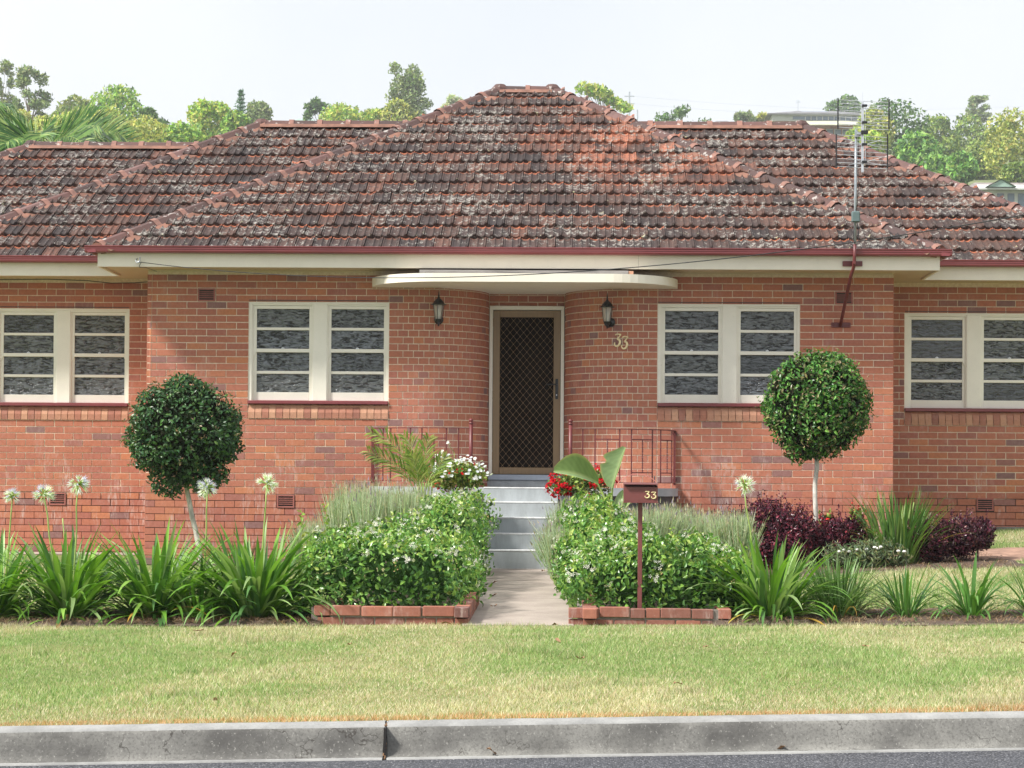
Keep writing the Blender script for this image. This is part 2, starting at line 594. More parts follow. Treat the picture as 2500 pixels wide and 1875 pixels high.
def asphalt():
    m, t, P, L = nodes('asphalt')
    vo = t.nodes.new('ShaderNodeTexVoronoi')
    vo.inputs['Scale'].default_value = 95
    g = t.nodes.new('ShaderNodeNewGeometry')
    t.links.new(g.outputs['Position'], vo.inputs['Vector'])
    sp = t.nodes.new('ShaderNodeSeparateColor')
    t.links.new(vo.outputs['Color'], sp.inputs[0])
    col = ramp(t, sp.outputs[0], [(0, (0.05, 0.053, 0.063)), (0.6, (0.12, 0.125, 0.145)), (0.85, (0.20, 0.205, 0.23)), (1, (0.40, 0.40, 0.41))])
    col = mixc(t, rng_(t, vo.outputs['Distance'], 0.25, 0.7, 0, 0.9), col, (0.02, 0.02, 0.024))
    L.new(col, P.inputs['Base Color'])
    P.inputs['Roughness'].default_value = 0.8
    bump(t, P, math_(t, 'MULTIPLY', vo.outputs['Distance'], -1), 1.0, 0.008)
    return m


M['asphalt'] = asphalt()


def lawn_ground():
    m, t, P, L = nodes('lawn_soil')
    col = ramp(t, noise(t, 1.1, 6, 0.65), [(0.3, (0.30, 0.26, 0.13)), (0.5, (0.21, 0.25, 0.09)), (0.7, (0.16, 0.23, 0.07))])
    col = mixc(t, rng_(t, noise(t, 40, 5, 0.7), 0.4, 0.7, 0, 0.6), col, (0.12, 0.09, 0.05))
    L.new(col, P.inputs['Base Color'])
    P.inputs['Roughness'].default_value = 1
    P.inputs['Specular IOR Level'].default_value = 0.1
    bump(t, P, noise(t, 50, 4), 0.6, 0.02)
    return m


M['lawn'] = lawn_ground()
M['soil'] = paint('garden_soil', (0.105, 0.072, 0.052), 1.0, 0.5, 9, bmp=1.0, dirt=0.5, dirtc=(0.22, 0.15, 0.10))
M['hill'] = paint('hill_grass', (0.16, 0.19, 0.08), 1.0, 0.4, 0.05)
M['paver'] = paint('worn_pavers', (0.36, 0.22, 0.16), 0.9, 0.35, 6, bmp=0.5, dirt=0.4)


def foliage(name, rough=0.45, trans=0.3, spec=0.4, objcol=False, veins=False):
    m = bpy.data.materials.new(name)
    m.use_nodes = True
    t = m.node_tree
    P = t.nodes['Principled BSDF']
    out = t.nodes['Material Output']
    if objcol:
        oi = t.nodes.new('ShaderNodeObjectInfo')
        c = oi.outputs['Color']
        c = mixc(t, rng_(t, noise(t, 14, 3), 0.3, 0.7, 0.0, 0.35), c, mixc(t, 1.0, c, (0.72, 0.80, 0.6), 'MULTIPLY'))
    else:
        c = attr(t, 'col', 'Color')
    if veins:
        tcn = t.nodes.new('ShaderNodeUVMap')
        c = mixc(t, rng_(t, attr(t, 'v'), 0.45, 0.55, 0, 0.45), c, (0.42, 0.48, 0.24))
    t.links.new(c, P.inputs['Base Color'])
    P.inputs['Roughness'].default_value = rough
    P.inputs['Specular IOR Level'].default_value = spec
    tr = t.nodes.new('ShaderNodeBsdfTranslucent')
    t.links.new(mixc(t, 1.0, c, (1.15, 1.25, 0.65), 'MULTIPLY'), tr.inputs[0])
    ms = t.nodes.new('ShaderNodeMixShader')
    ms.inputs[0].default_value = trans
    t.links.new(P.outputs[0], ms.inputs[1])
    t.links.new(tr.outputs[0], ms.inputs[2])
    t.links.new(ms.outputs[0], out.inputs[0])
    return m


M['leaf'] = foliage('leaf', 0.5, 0.3)
M['glossleaf'] = foliage('glossy_leaf', 0.36, 0.18, 0.42)
M['softleaf'] = foliage('soft_leaf', 0.8, 0.3, 0.1)
M['strap'] = foliage('strap_leaf', 0.42, 0.28, 0.35, objcol=True)
M['bigleaf'] = foliage('broad_leaf', 0.38, 0.25, 0.4, veins=True)
M['grass'] = foliage('grass_blade', 0.7, 0.35, 0.15)
M['petal'] = foliage('petal', 0.7, 0.35, 0.1)
M['bark'] = paint('pale_bark', (0.62, 0.59, 0.53), 0.9, 0.4, 22, bmp=0.8, dirt=0.6, stretch=(1, 1, 0.4))
M['bark2'] = paint('grey_brown_bark', (0.24, 0.19, 0.14), 0.95, 0.4, 10, bmp=0.8)
M['stem'] = paint('green_stem', (0.28, 0.38, 0.10), 0.5, 0.2, 10)
M['dryleaf'] = paint('dry_leaf', (0.33, 0.19, 0.10), 0.8, 0.4, 30)


def glass_mat():
    m, t, P, L = nodes('obscure_glass')
    oi = t.nodes.new('ShaderNodeObjectInfo')
    g = t.nodes.new('ShaderNodeNewGeometry')
    mp = t.nodes.new('ShaderNodeMapping')
    mp.inputs['Scale'].default_value = (11, 1, 34)
    cb = t.nodes.new('ShaderNodeCombineXYZ')
    for i in range(3): t.links.new(math_(t, 'MULTIPLY', oi.outputs['Random'], 37.0 + i), cb.inputs[i])
    t.links.new(g.outputs['Position'], mp.inputs['Vector'])
    t.links.new(cb.outputs[0], mp.inputs['Location'])
    n = t.nodes.new('ShaderNodeTexNoise')
    n.inputs['Scale'].default_value = 1.0
    n.inputs['Detail'].default_value = 2
    n.inputs['Roughness'].default_value = 0.5
    n.inputs['Distortion'].default_value = 0.8
    t.links.new(mp.outputs[0], n.inputs['Vector'])
    h = n.outputs['Fac']
    b = bump(t, P, h, 1.0, 0.05)
    t.links.new(rng_(t, oi.outputs['Random'], 0.0, 0.25, 0.28, 1.0), b.inputs['Strength'])
    dk_ = rng_(t, oi.outputs['Random'], 0.16, 0.24, 0.35, 1.0)
    rel = math_(t, 'MULTIPLY', rng_(t, h, 0.36, 0.54), dk_)
    P.inputs['Roughness'].default_value = 0.16
    col = mixc(t, rel, (0.016, 0.020, 0.024), mixc(t, math_(t, 'FRACT', math_(t, 'MULTIPLY', oi.outputs['Random'], 5.7)), (0.175, 0.195, 0.225), (0.15, 0.165, 0.17)))  # sky reflection and dark ripples of the relief put into the base colour
    L.new(col, P.inputs['Base Color'])
    P.inputs['IOR'].default_value = 1.52
    P.inputs['Specular IOR Level'].default_value = 0.75
    return m


M['glass'] = glass_mat()


def mesh_screen():
    m, t, P, L = nodes('insect_screen')
    L.new(mixc(t, rng_(t, noise(t, 3, 4), 0.3, 0.7), (0.007, 0.006, 0.005), (0.014, 0.011, 0.009)), P.inputs['Base Color'])
    P.inputs['Roughness'].default_value = 0.9
    P.inputs['Specular IOR Level'].default_value = 0.05
    return m


M['screen'] = mesh_screen()

# ------------------------------------------------------------------ terrain
def ky(x): return 11.64 + 0.0686 * x                      # back of kerb
def kz(x): return -0.325 + 0.0177 * max(-60, min(60, x))   # top of kerb


def lerp(a, b, t): return a + (b - a) * t


def sstep(a, b, x):
    t = max(0.0, min(1.0, (x - a) / (b - a)))
    return t * t * (3 - 2 * t)


def hz(x): return 0.0 if x < -0.6 else min(0.52, 0.062 * (x + 0.6))


def gz(x, y):
    k = ky(x)
    zb = -0.20 + 0.0095 * max(-8, min(8, x))
    if y <= 17.5:
        t = max(0, (y - k) / (17.5 - k))
        return lerp(kz(x), zb, t)
    if y <= 28:
        return lerp(zb, hz(x), (y - 17.5) / 10.5)
    if y < 40: return hz(x) + 0.02 * (y - 28)
    return hz(x) + 0.24


PROF = [(60, 0.9), (110, 8), (180, 20), (250, 32.0), (300, 40.5), (350, 50), (400, 59), (450, 68.5), (520, 81), (600, 95), (750, 108), (1100, 118), (1700, 120)]


def hillz(x, y):
    for (a, za), (b, zb) in zip(PROF, PROF[1:]):
        if y <= b:
            t = (y - a) / (b - a)
            return lerp(za, zb, t) + 1.2 * sin(x * 0.021 + y * 0.013) * min(1, (y - 60) / 60)
    return PROF[-1][1]


def grid(name, xs, ys, zf, m, yf=None):
    V = []
    for j, y in enumerate(ys):
        for x in xs:
            yy = yf(x, y) if yf else y
            V.append((x, yy, zf(x, yy)))
    nx = len(xs)
    F = [(j * nx + i, j * nx + i + 1, (j + 1) * nx + i + 1, (j + 1) * nx + i) for j in range(len(ys) - 1) for i in range(nx - 1)]
    me = mk(name, V, F, smooth=True)
    return link(name, me, m)


xs = [-70, -50, -35, -25, -18, -14, -11] + [-9 + 0.5 * i for i in range(37)] + [11, 14, 18, 25, 35, 50, 70]
ys = [0, .1, .2, .3, .4, .5, .6, .7, .8, .9, 1] + [1 + 0.1 * i for i in range(1, 11)] + [2.3, 2.8, 3.6, 4.6, 6.3]


def gyf(x, t):
    k = ky(x)
    if t <= 1: return lerp(k, 17.5, t)
    if t <= 2: return lerp(17.5, 28, t - 1)
    return 28 + (t - 2) * 7.6


tag(grid('ground', xs, ys, gz, M['lawn'], gyf), kind='structure')
hx = [-900, -600, -400, -300, -220] + [-160 + 10 * i for i in range(36)] + [230, 300, 400, 600, 900]
tag(grid('hillside', hx, [60, 75, 90] + [110 + 15 * i for i in range(34)] + [650, 750, 900, 1100, 1400, 1700], hillz, M['hill']), kind='structure')


def strip(name, x0, x1, f0, f1, m, dz=0.004, nx=24, ny=8, zf=gz, parent=None):
    """a thin sheet following the ground between the lines y=f0(x) and y=f1(x)"""
    V = []; F = []
    for j in range(ny + 1):
        for i in range(nx + 1):
            x = lerp(x0, x1, i / nx)
            y = lerp(f0(x), f1(x), j / ny)
            V.append((x, y, zf(x, y) + dz + (0.03 * NR.rand() * (1 if 0 < j < ny else 0) if dz > 0.006 else 0)))
    for j in range(ny):
        for i in range(nx):
            a = j * (nx + 1) + i
            F.append((a, a + 1, a + nx + 2, a + nx + 1))
    return tag(link(name, mk(name, V, F, smooth=True), m, parent), kind=None if parent else 'structure')


# garden beds
strip('garden_bed', -8.5, -1.93, lambda x: 17.36 + 0.05 * sin(x * 5), lambda x: 18.75 + 0.1 * sin(x * 3), M['soil'], 0.009, 60, 10)
strip('garden_bed', 1.1, 8.5, lambda x: 17.36 + 0.05 * sin(x * 4), lambda x: 18.6 + 0.1 * sin(x * 3), M['soil'], 0.009, 60, 10)
strip('wall_apron', -9.5, -5.2, lambda x: 27.6, lambda x: 28.16, M['path'], 0.006, 20, 2)
strip('garden_bed', -5.1, -2.0, lambda x: 25.6, lambda x: 26.95, M['soil'], 0.009, 30, 6)
strip('garden_bed', 0.9, 4.6, lambda x: 22.7 + 0.25 * sin(x * 2), lambda x: 26.9 if x < 3.84 else 25.6, M['soil'], 0.009, 40, 12)
strip('garden_bed', -1.9, -0.9, lambda x: 17.7, lambda x: 25.2, M['soil'], 0.009, 8, 20)
strip('garden_bed', 0.1, 1.15, lambda x: 17.7, lambda x: 26.0, M['soil'], 0.009, 8, 20)
strip('side_path', 4.0, 8.0, lambda x: 23.6, lambda x: 25.3, M['paver'], 0.012, 24, 6)

# road, gutter tray and kerb
V = []; F = []
rx = [-70, -30, -12, -6, -3, 0, 3, 6, 12, 30, 70]
for x in rx:
    z = kz(x)
    V += [(x, ky(x) - 0.205, z - 0.176), (x, ky(x) - 4.5, z - 0.13), (x, ky(x) - 9, z - 0.18), (x, ky(x) - 30, z - 0.18)]
for i in range(len(rx) - 1):
    for j in range(3):
        a = i * 4 + j
        F.append((a + 1, a + 5, a + 4, a))
tag(link('road', mk('road', V, F), M['asphalt']), kind='structure')

kerb = empty('kerb', (0, 11.5, -0.5), kind='structure')
# profile: distance in front of the kerb back, height against the kerb top
kprof = [(0.0, -0.30), (0.0, 0.0), (0.02, 0.004), (0.07, 0.002), (0.10, -0.006), (0.118, -0.020), (0.127, -0.04), (0.14, -0.09), (0.152, -0.135),
         (0.165, -0.158), (0.185, -0.165), (0.21, -0.168), (0.21, -0.30)]
JX = -0.93


def kerb_section(a, b, nseg):
    V = []; F = []
    n = len(kprof)
    for i in range(nseg + 1):
        x = lerp(a, b, i / nseg)
        e = 0.0
        for j, (d, h) in enumerate(kprof):
            jx = (NR.rand() - 0.5) * 0.006 if i in (0, nseg) else 0
            V.append((x + jx + (0.006 * (h < -0.04) * (1 if i == 0 else -1 if i == nseg else 0)), ky(x) - d - (NR.rand() - .5) * 0.0018, kz(x) + h + (NR.rand() - .5) * 0.0018))
    for i in range(nseg):
        for j in range(n - 1):
            q = i * n + j
            F.append((q, q + 1, q + n + 1, q + n))
    me = mk('kerb_section', V, F, smooth=True)
    me.materials.append(M['kerb']); me.materials.append(M['kerbtop'])
    mi = []
    for i in range(nseg):
        for j in range(n - 1): mi.append(1 if (1 <= j <= 4 or j >= 10) else 0)
    me.polygons.foreach_set('material_index', mi)
    o = link('kerb_section', me, None, kerb)
    ends = MB()
    for xx in (a, b):
        ends.add([(xx, ky(xx) - d, kz(xx) + h) for d, h in kprof], [tuple(range(n))])
    ends.build('end_face', M['kerb'], o)
    return o


kerb_section(-9.6, JX - 0.006, 110)
kerb_section(JX + 0.006, 9.6, 130)
kerb_section(-30, -9.63, 30)
kerb_section(9.63, 30, 30)
mb = MB(); mb.box(JX - 0.0055, JX + 0.0055, ky(JX) - 0.185, ky(JX) - 0.012, kz(JX) - 0.3, kz(JX) - 0.018)
mb.build('joint_filler', M['dark'], kerb)
mb = MB()
for i in range(45):
    x = JX + R.uniform(-.006, .006); t = R.random()
    d = lerp(0.02, 0.2, t); z = kz(JX) + (-0.012 if d < .11 else lerp(-.03, -.17, (d - .11) / .09))
    mb.box(x - .003, x + .003, ky(JX) - d - .004, ky(JX) - d + .004, z - .004, z + R.uniform(0, .008))
tag(mb.build('joint_debris', M['dryleaf'], kerb), kind='stuff')

# concrete path in three pours
path = empty('path', (-0.5, 21, -0.1), kind='structure')
PA, PB = 17.35, 25.12


def pxl(y): return lerp(-0.83, -1.03, (y - 17.4) / 7.7)
def pxr(y): return lerp(0.03, -0.12, (y - 17.4) / 7.7)


for a, b in ((PA, 20.3), (20.312, 22.9), (22.912, PB)):
    mb = MB()
    n = 10
    for i in range(n):
        y0, y1 = lerp(a, b, i / n), lerp(a, b, (i + 1) / n)
        vs = []
        for y in (y0, y1):
            for x in (pxl(y), pxr(y)):
                vs += [(x, y, gz(-.5, y) + 0.012), (x, y, gz(-.5, y) - 0.08)]
        fs = [(0, 2, 6, 4), (0, 4, 5, 1), (2, 3, 7, 6)]
        if i == 0: fs.append((0, 1, 3, 2))
        if i == n - 1: fs.append((4, 6, 7, 5))
        mb.add(vs, fs)
    mb.build('path_slab', M['path'], path)

# ------------------------------------------------------------------ pieces: many alike parts
IND = {}


def pieces(name, base, mats, n_ind, parent, m, rest_name, smooth=False):
    """base=(V,F,v); mats list of 4x4; the first n_ind become objects sharing one mesh, the others one joined mesh"""
    V, F, v = base
    V = np.asarray(V, float)
    tri = [f for f in F if len(f) == 3]; quad = [f for f in F if len(f) == 4]
    FS = [np.array(q, int) for q in (tri, quad) if q]
    at = {'v': v} if v is not None else {}
    me = mk(name, V, FS, at, smooth)
    me.materials.append(m)
    for A in mats[:n_ind]:
        o = bpy.data.objects.new(name, me)
        COL.objects.link(o)
        o.matrix_local = Matrix(A)
        attach(o, parent)
        if parent is not None and parent.name in WL:
            pass
    rest = mats[n_ind:]
    if rest:
        A = np.array([np.array(a) for a in rest])
        VV = np.einsum('nij,vj->nvi', A[:, :3, :3], V) + A[:, None, :3, 3]
        n = len(rest); k = len(V)
        off = (np.arange(n) * k)[:, None, None]
        FF = [(f[None] + off).reshape(-1, f.shape[1]) for f in FS]
        a2 = {'rnd': np.repeat(NR.rand(n), k)}
        if v is not None: a2['v'] = np.tile(v, n)
        me2 = mk(rest_name, VV.reshape(-1, 3), FF, a2, smooth)
        tag(link(rest_name, me2, m, parent), kind='stuff')


def TS(x, y, z, sx=1, sy=1, sz=1, rz=0.0):
    c, s = cos(rz), sin(rz)
    return [[c * sx, -s * sy, 0, x], [s * sx, c * sy, 0, y], [0, 0, sz, z], [0, 0, 0, 1]]


# ------------------------------------------------------------------ the house
WY, GY = 27.0, 28.2
XL, XR = -5.12, 3.85
house = empty('brick_house', (-0.6, 28, 0.1), label='single storey red brick house with hipped terracotta tile roof and rounded porch canopy', cat='house')
CH, Z0 = 0.0826, 1.668            # course height, a bed joint
HEAD = 3.087
WINS = [(-7.263, -5.573, GY), (-3.887, -2.196, WY), (1.032, 2.730, WY), (4.158, 5.850, GY)]
CLX, CRX, RAD = -1.86, 0.755, 0.84
DX0, DX1, DY = -1.02, -0.085, 27.84

# mortar body of the walls (set 6 mm behind the brick faces), with openings left for windows and the door
wall = MB()
e = 0.006


def wall_run(x0, x1, y, zb, zt, wins):
    """front wall between x0,x1 with window openings"""
    cuts = sorted([(a, b) for a, b, yy in wins])
    x = x0
    for a, b in cuts:
        if a > x: wall.box(x, a, y + e, y + 0.22, zb, zt)
        wall.box(a, b, y + e, y + 0.22, zb, 1.70)
        wall.box(a, b, y + e, y + 0.22, HEAD, zt)
        x = b
    if x < x1: wall.box(x, x1, y + e, y + 0.22, zb, zt)


wall_run(XL + e, CLX, WY, -0.6, 3.455, [WINS[1][:2] + (0,)])
wall_run(CRX, XR - e, WY, -0.6, 3.455, [WINS[2][:2] + (0,)])
wall_run(-13.0, XL + 0.2, GY, -0.6, 3.455, [WINS[0][:2] + (0,)])
wall_run(XR - 0.2, 11.0, GY, -0.6, 3.455, [WINS[3][:2] + (0,)])
wall.box(XL + e, XL + 0.22, WY + 0.22, GY + e, -0.6, 3.455)
wall.box(XR - 0.22, XR - e, WY + 0.22, GY + e, -0.6, 3.455)
# curved reveals and lintel
for cx, sg in ((CLX, 1), (CRX, -1)):
    n = 20
    vs = []; fs = []
    for i in range(n + 1):
        a = pi / 2 * i / n
        for rr in (RAD - e, RAD - 0.2):
            x = cx + sg * rr * sin(a); y = WY + RAD - rr * cos(a)
            vs += [(x, y, -0.6), (x, y, 3.455)]
    for i in range(n):
        q = i * 4
        f = [(q, q + 1, q + 5, q + 4), (q + 2, q + 6, q + 7, q + 3)]
        fs += f if sg < 0 else [t[::-1] for t in f]
    wall.add(vs, fs)
wall.box(DX0 - 0.25, DX0 - 0.001, DY - 0.02, DY + 0.25, -0.6, 3.455)
wall.box(DX1 + 0.001, DX1 + 0.25, DY - 0.02, DY + 0.25, -0.6, 3.455)
wall.box(DX0 - 0.2, DX1 + 0.2, DY + e, DY + 0.2, 3.105, 3.455)
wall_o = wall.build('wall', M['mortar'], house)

# bricks -----------------------------------------------------------
def brick_base(b=0.0045):
    """unit brick: x 0..1, y 0 (face) .. 1 (back), z 0..1, worn arrises on the face"""
    V = [(0, 1, 0), (1, 1, 0), (1, 1, 1), (0, 1, 1),
         (0, .025, 0), (1, .025, 0), (1, .025, 1), (0, .025, 1),
         (.006, 0, .02), (.994, 0, .02), (.994, 0, .98), (.006, 0, .98)]
    F = [(0, 1, 5, 4), (1, 2, 6, 5), (2, 3, 7, 6), (3, 0, 4, 7), (4, 5, 9, 8), (5, 6, 10, 9), (6, 7, 11, 10), (7, 4, 8, 11), (8, 9, 10, 11)]
    return V, F, None


BD = 0.05                         # modelled brick depth
full, rest = [], []


def put(x0, x1, y, z, low, rz=0.0, jy=0.0015):
    """one brick whose face starts at (x0,y) ; low = raked narrow joints near the ground"""
    w_ = x1 - x0
    j = 0.006 if low else 0.010
    L = w_ - j
    if L < 0.02: return
    h = CH - (0.0075 if low else 0.0105)
    A = TS(x0 + j / 2 + R.uniform(-.0012, .0012), y + R.uniform(-jy, jy), z + j / 2 + R.uniform(-.001, .001), L, BD, h, rz + R.uniform(-.002, .002))
    if abs(w_ - 0.24) < 0.012 and rz == 0.0: full.append((A, x0, z, y))
    else: rest.append(A)


VENTS = [(-4.508, 3.077, WY), (3.150, 3.077, WY), (-3.527, 0.598, WY), (2.295, 0.598, WY), (-6.558, 0.598, GY), (5.052, 0.612, GY)]
VW, VH = 0.212, 0.155


def holes(y, z0, z1):
    hs = []
    for a, b, yy in WINS:
        if yy == y and z1 > Z0 + 0.01 and z0 < HEAD - 0.03: hs.append((a, b))
    for x, z, yy in VENTS:
        if yy == y and z1 > z + 0.03 and z0 < z + VH - 0.03: hs.append((x - 0.005, x + VW + 0.005))
    return sorted(hs)


def course(x0, x1, y, i, phase, pitch=0.2408):
    z = Z0 + i * CH
    zc = z + CH / 2
    low = zc < (0.80 if y == WY else 0.66) + 0.06 * sin(x0)
    segs = []
    x = x0
    for a, b in holes(y, z, z + CH):
        if a > x: segs.append((x, min(a, x1)))
        x = max(x, b)
    if x < x1: segs.append((x, x1))
    for a, b in segs:
        if b <= a: continue
        k = math.floor((a - phase) / pitch)
        p = phase + k * pitch
        edges = [a]
        while True:
            p += pitch
            if p >= b - 0.055: break
            if p > a + 0.055: edges.append(p)
        edges.append(b)
        for u, v_ in zip(edges, edges[1:]):
            if v_ - u > 0.30:
                mmid = (u + v_) / 2; put(u, mmid, y, z, low); put(mmid, v_, y, z, low)
            else: put(u, v_, y, z, low)


I0, I1 = -26, 21
for i in range(I0, I1 + 1):
    odd = i % 2
    z = Z0 + i * CH
    if z > 3.40: continue
    course(XL + (0.055 if z > 0.95 else 0.0), -2.196 if (z > Z0 - .01 and z < HEAD - .03) else CLX - 0.336, WY, i, XL + odd * 0.1204)
    course(1.032 if (z > Z0 - .01 and z < HEAD - .03) else CRX + 0.277, XR, WY, i, XR + odd * 0.1204)
    course(-13, XL, GY, i, XL - 0.06 + odd * 0.1204)
    course(XR, 11, GY, i, XR + odd * 0.1204)
    # headers: short flat run, then round the curve to the door
    hp = 0.1256
    for side in (-1, 1):
        flat0 = -2.196 if side < 0 else 1.032
        fl = abs(flat0 - (CLX if side < 0 else CRX))
        arc = RAD * pi / 2
        tot = fl + arc
        s0 = 0.0
        ed = [0.0]
        p = 0.172 if odd else 0.172 - hp / 2
        if p > 0.06: ed.append(p)
        while p + hp < tot - 0.04:
            p += hp
            ed.append(p)
        ed.append(tot)
        low = z + CH / 2 < 0.80
        for u, v_ in zip(ed, ed[1:]):
            c = (u + v_) / 2
            wv = v_ - u
            if v_ <= fl:
                x = flat0 - side * u
                x2 = flat0 - side * v_
                put(min(x, x2), max(x, x2), WY, z, low)
            else:
                def pt(s_):
                    a = max(0.0, (s_ - fl) / RAD); f_ = min(s_, fl)
                    return Vector((flat0 - side * f_ - side * RAD * sin(a), WY + RAD - RAD * cos(a)))
                p0, p1 = (pt(u), pt(v_)) if side < 0 else (pt(v_), pt(u))
                d = p1 - p0
                L = d.length
                ang = atan2(d.y, d.x)
                j = 0.006 if low else 0.010
                dn = d.normalized()
                q = p0 + dn * j / 2
                A = TS(q.x, q.y, z + j / 2, L - j, BD, CH - (0.0075 if low else 0.0105), ang)
                rest.append(A)
    # lintel over the door
    if z > 3.02:
        hz_ = max(z, 3.106)
        if z + CH - hz_ > 0.03:
            k = 0
            x = DX0 - (0.12 if odd else 0.0)
            while x < DX1:
                a_, b_ = max(x, DX0), min(x + 0.24, DX1)
                if b_ - a_ > 0.05:
                    rest.append(TS(a_ + .005, DY, hz_ + .005, b_ - a_ - .01, BD, z + CH - hz_ - .0105))
                x += 0.24
    # side returns
    for xx, rz in ((XL, -pi / 2), (XR, pi / 2)):
        p = 0.0
        while p < 1.2:
            b_ = min(1.2, p + (0.12 if (odd and p == 0) else 0.24))
            if rz > 0: rest.append(TS(xx, WY + p + .005, z + .005, b_ - p - .01, BD, CH - .0105, rz))
            else: rest.append(TS(xx, WY + b_ - .005, z + .005, b_ - p - .01, BD, CH - .0105, rz))
            p = b_

# the 300 full bricks that show largest: main front, clear of windows, trees and beds
def vis(t):
    A, x, z, y = t
    s = 0
    if y != WY: s += 5
    if x < -4.9 and z < 2.1: s += 3
    if -4.95 < x < -3.5 and 0.7 < z < 2.05: s += 8
    if 2.05 < x < 3.35 and 1.05 < z < 2.45: s += 8
    if z < 0.62: s += 4
    if z > 3.2: s += 4
    if -2.6 < x < 1.3 and z > 3.05: s += 3
    return s + 0.001 * abs(z - 1.2)


full.sort(key=vis)
rest += [t[0] for t in full[300:]]
# rounded corner bricks on the left end of the projecting wing
cb = []
for i in range(I0, I1 + 1):
    z = Z0 + i * CH
    if 0.95 < z < 3.4:
        cb.append(TS(XL, WY, z + .005, 0.055, 0.055, CH - .0105))
Vb, Fb, _ = brick_base()
pieces('brick', brick_base(), [t[0] for t in full[:300]] + rest, 300, wall_o, M['brick'], 'brickwork')
# quarter round piece
V = []; F = []
n = 6
for k in range(n + 1):
    a = pi / 2 * k / n
    for zz in (0, 1): V.append((1 - cos(a), 1 - sin(a), zz))
V += [(1, 1, 0), (1, 1, 1)]
c0, c1 = len(V) - 2, len(V) - 1
for k in range(n): F.append((2 * k, 2 * k + 2, 2 * k + 3, 2 * k + 1))
for k in range(n): F += [(2 * k + 1, 2 * k + 3, c1), (2 * k + 2, 2 * k, c0)]
pieces('bullnose_brick', (V, F, None), cb, 60, wall_o, M['brick'], 'bullnose_rest')
# mortar core behind the bullnose corner is stepped back by the same radius
# sloping sill bricks
def sill_base():
    V = [(0, 0, 0), (1, 0, 0), (1, 0, .42), (0, 0, .42), (0, .45, 1), (1, .45, 1), (1, 1.6, 1), (0, 1.6, 1), (0, 1.6, 0), (1, 1.6, 0)]
    F = [(0, 1, 2, 3), (3, 2, 5, 4), (4, 5, 6, 7), (0, 3, 4), (0, 4, 7, 8), (1, 5, 2), (1, 9, 6, 5), (0, 8, 9, 1)]
    return V, F, None


sb = []
for a, b, y in WINS:
    n = 20
    for k in range(n):
        x = a + (b - a) * k / n
        sb.append(TS(x + .003, y - .012 + R.uniform(-.002, .002), Z0 + .004, (b - a) / n - .007, 0.075, 0.168 + R.uniform(-.001, .001)))
pieces('sill_brick', sill_base(), sb, 200, wall_o, M['sill_brick'], 'sill_rest')
for a, b, y in WINS:
    mb = MB(); mb.box(a, b, y + .012, y + .1, Z0 - .01, Z0 + .16); mb.build('sill_mortar', M['sill_brick'], wall_o)
# footing under the right wing
mb = MB(); mb.box(3.9, 11, GY - 0.06, GY + .1, 0.1, hz(5.2) + 0.055)
mb.build('footing', M['footing'], house)
# black patch under the eaves: cable on the left wing
# ------------------------------------------------------------------ vents
def make_vent(x, z, y):
    mb = MB()
    t = 0.018
    mb.box(x, x + VW, y - .010, y + .0055, z, z + t); mb.box(x, x + VW, y - .010, y + .0055, z + VH - t, z + VH)
    mb.box(x, x + t, y - .0095, y + .0055, z + t, z + VH - t); mb.box(x + VW - t, x + VW, y - .0095, y + .0055, z + t, z + VH - t)
    o = mb.build('vent', M['terracotta_vent'], house)
    d = MB(); d.box(x + t, x + VW - t, y + .002, y + .005, z + t, z + VH - t); d.build('vent_shade_sheet', M['dark'], o)  # thin black sheet stands in for the shade in the slots
    for k in range(1, 5):
        zz = z + t + (VH - 2 * t) * k / 5
        s = MB(); s.box(x + t, x + VW - t, y - .007, y + .0018, zz - .0048, zz + .0048); s.build('slat', M['terracotta_vent'], o)


for x, z, y in VENTS: make_vent(x, z, y)

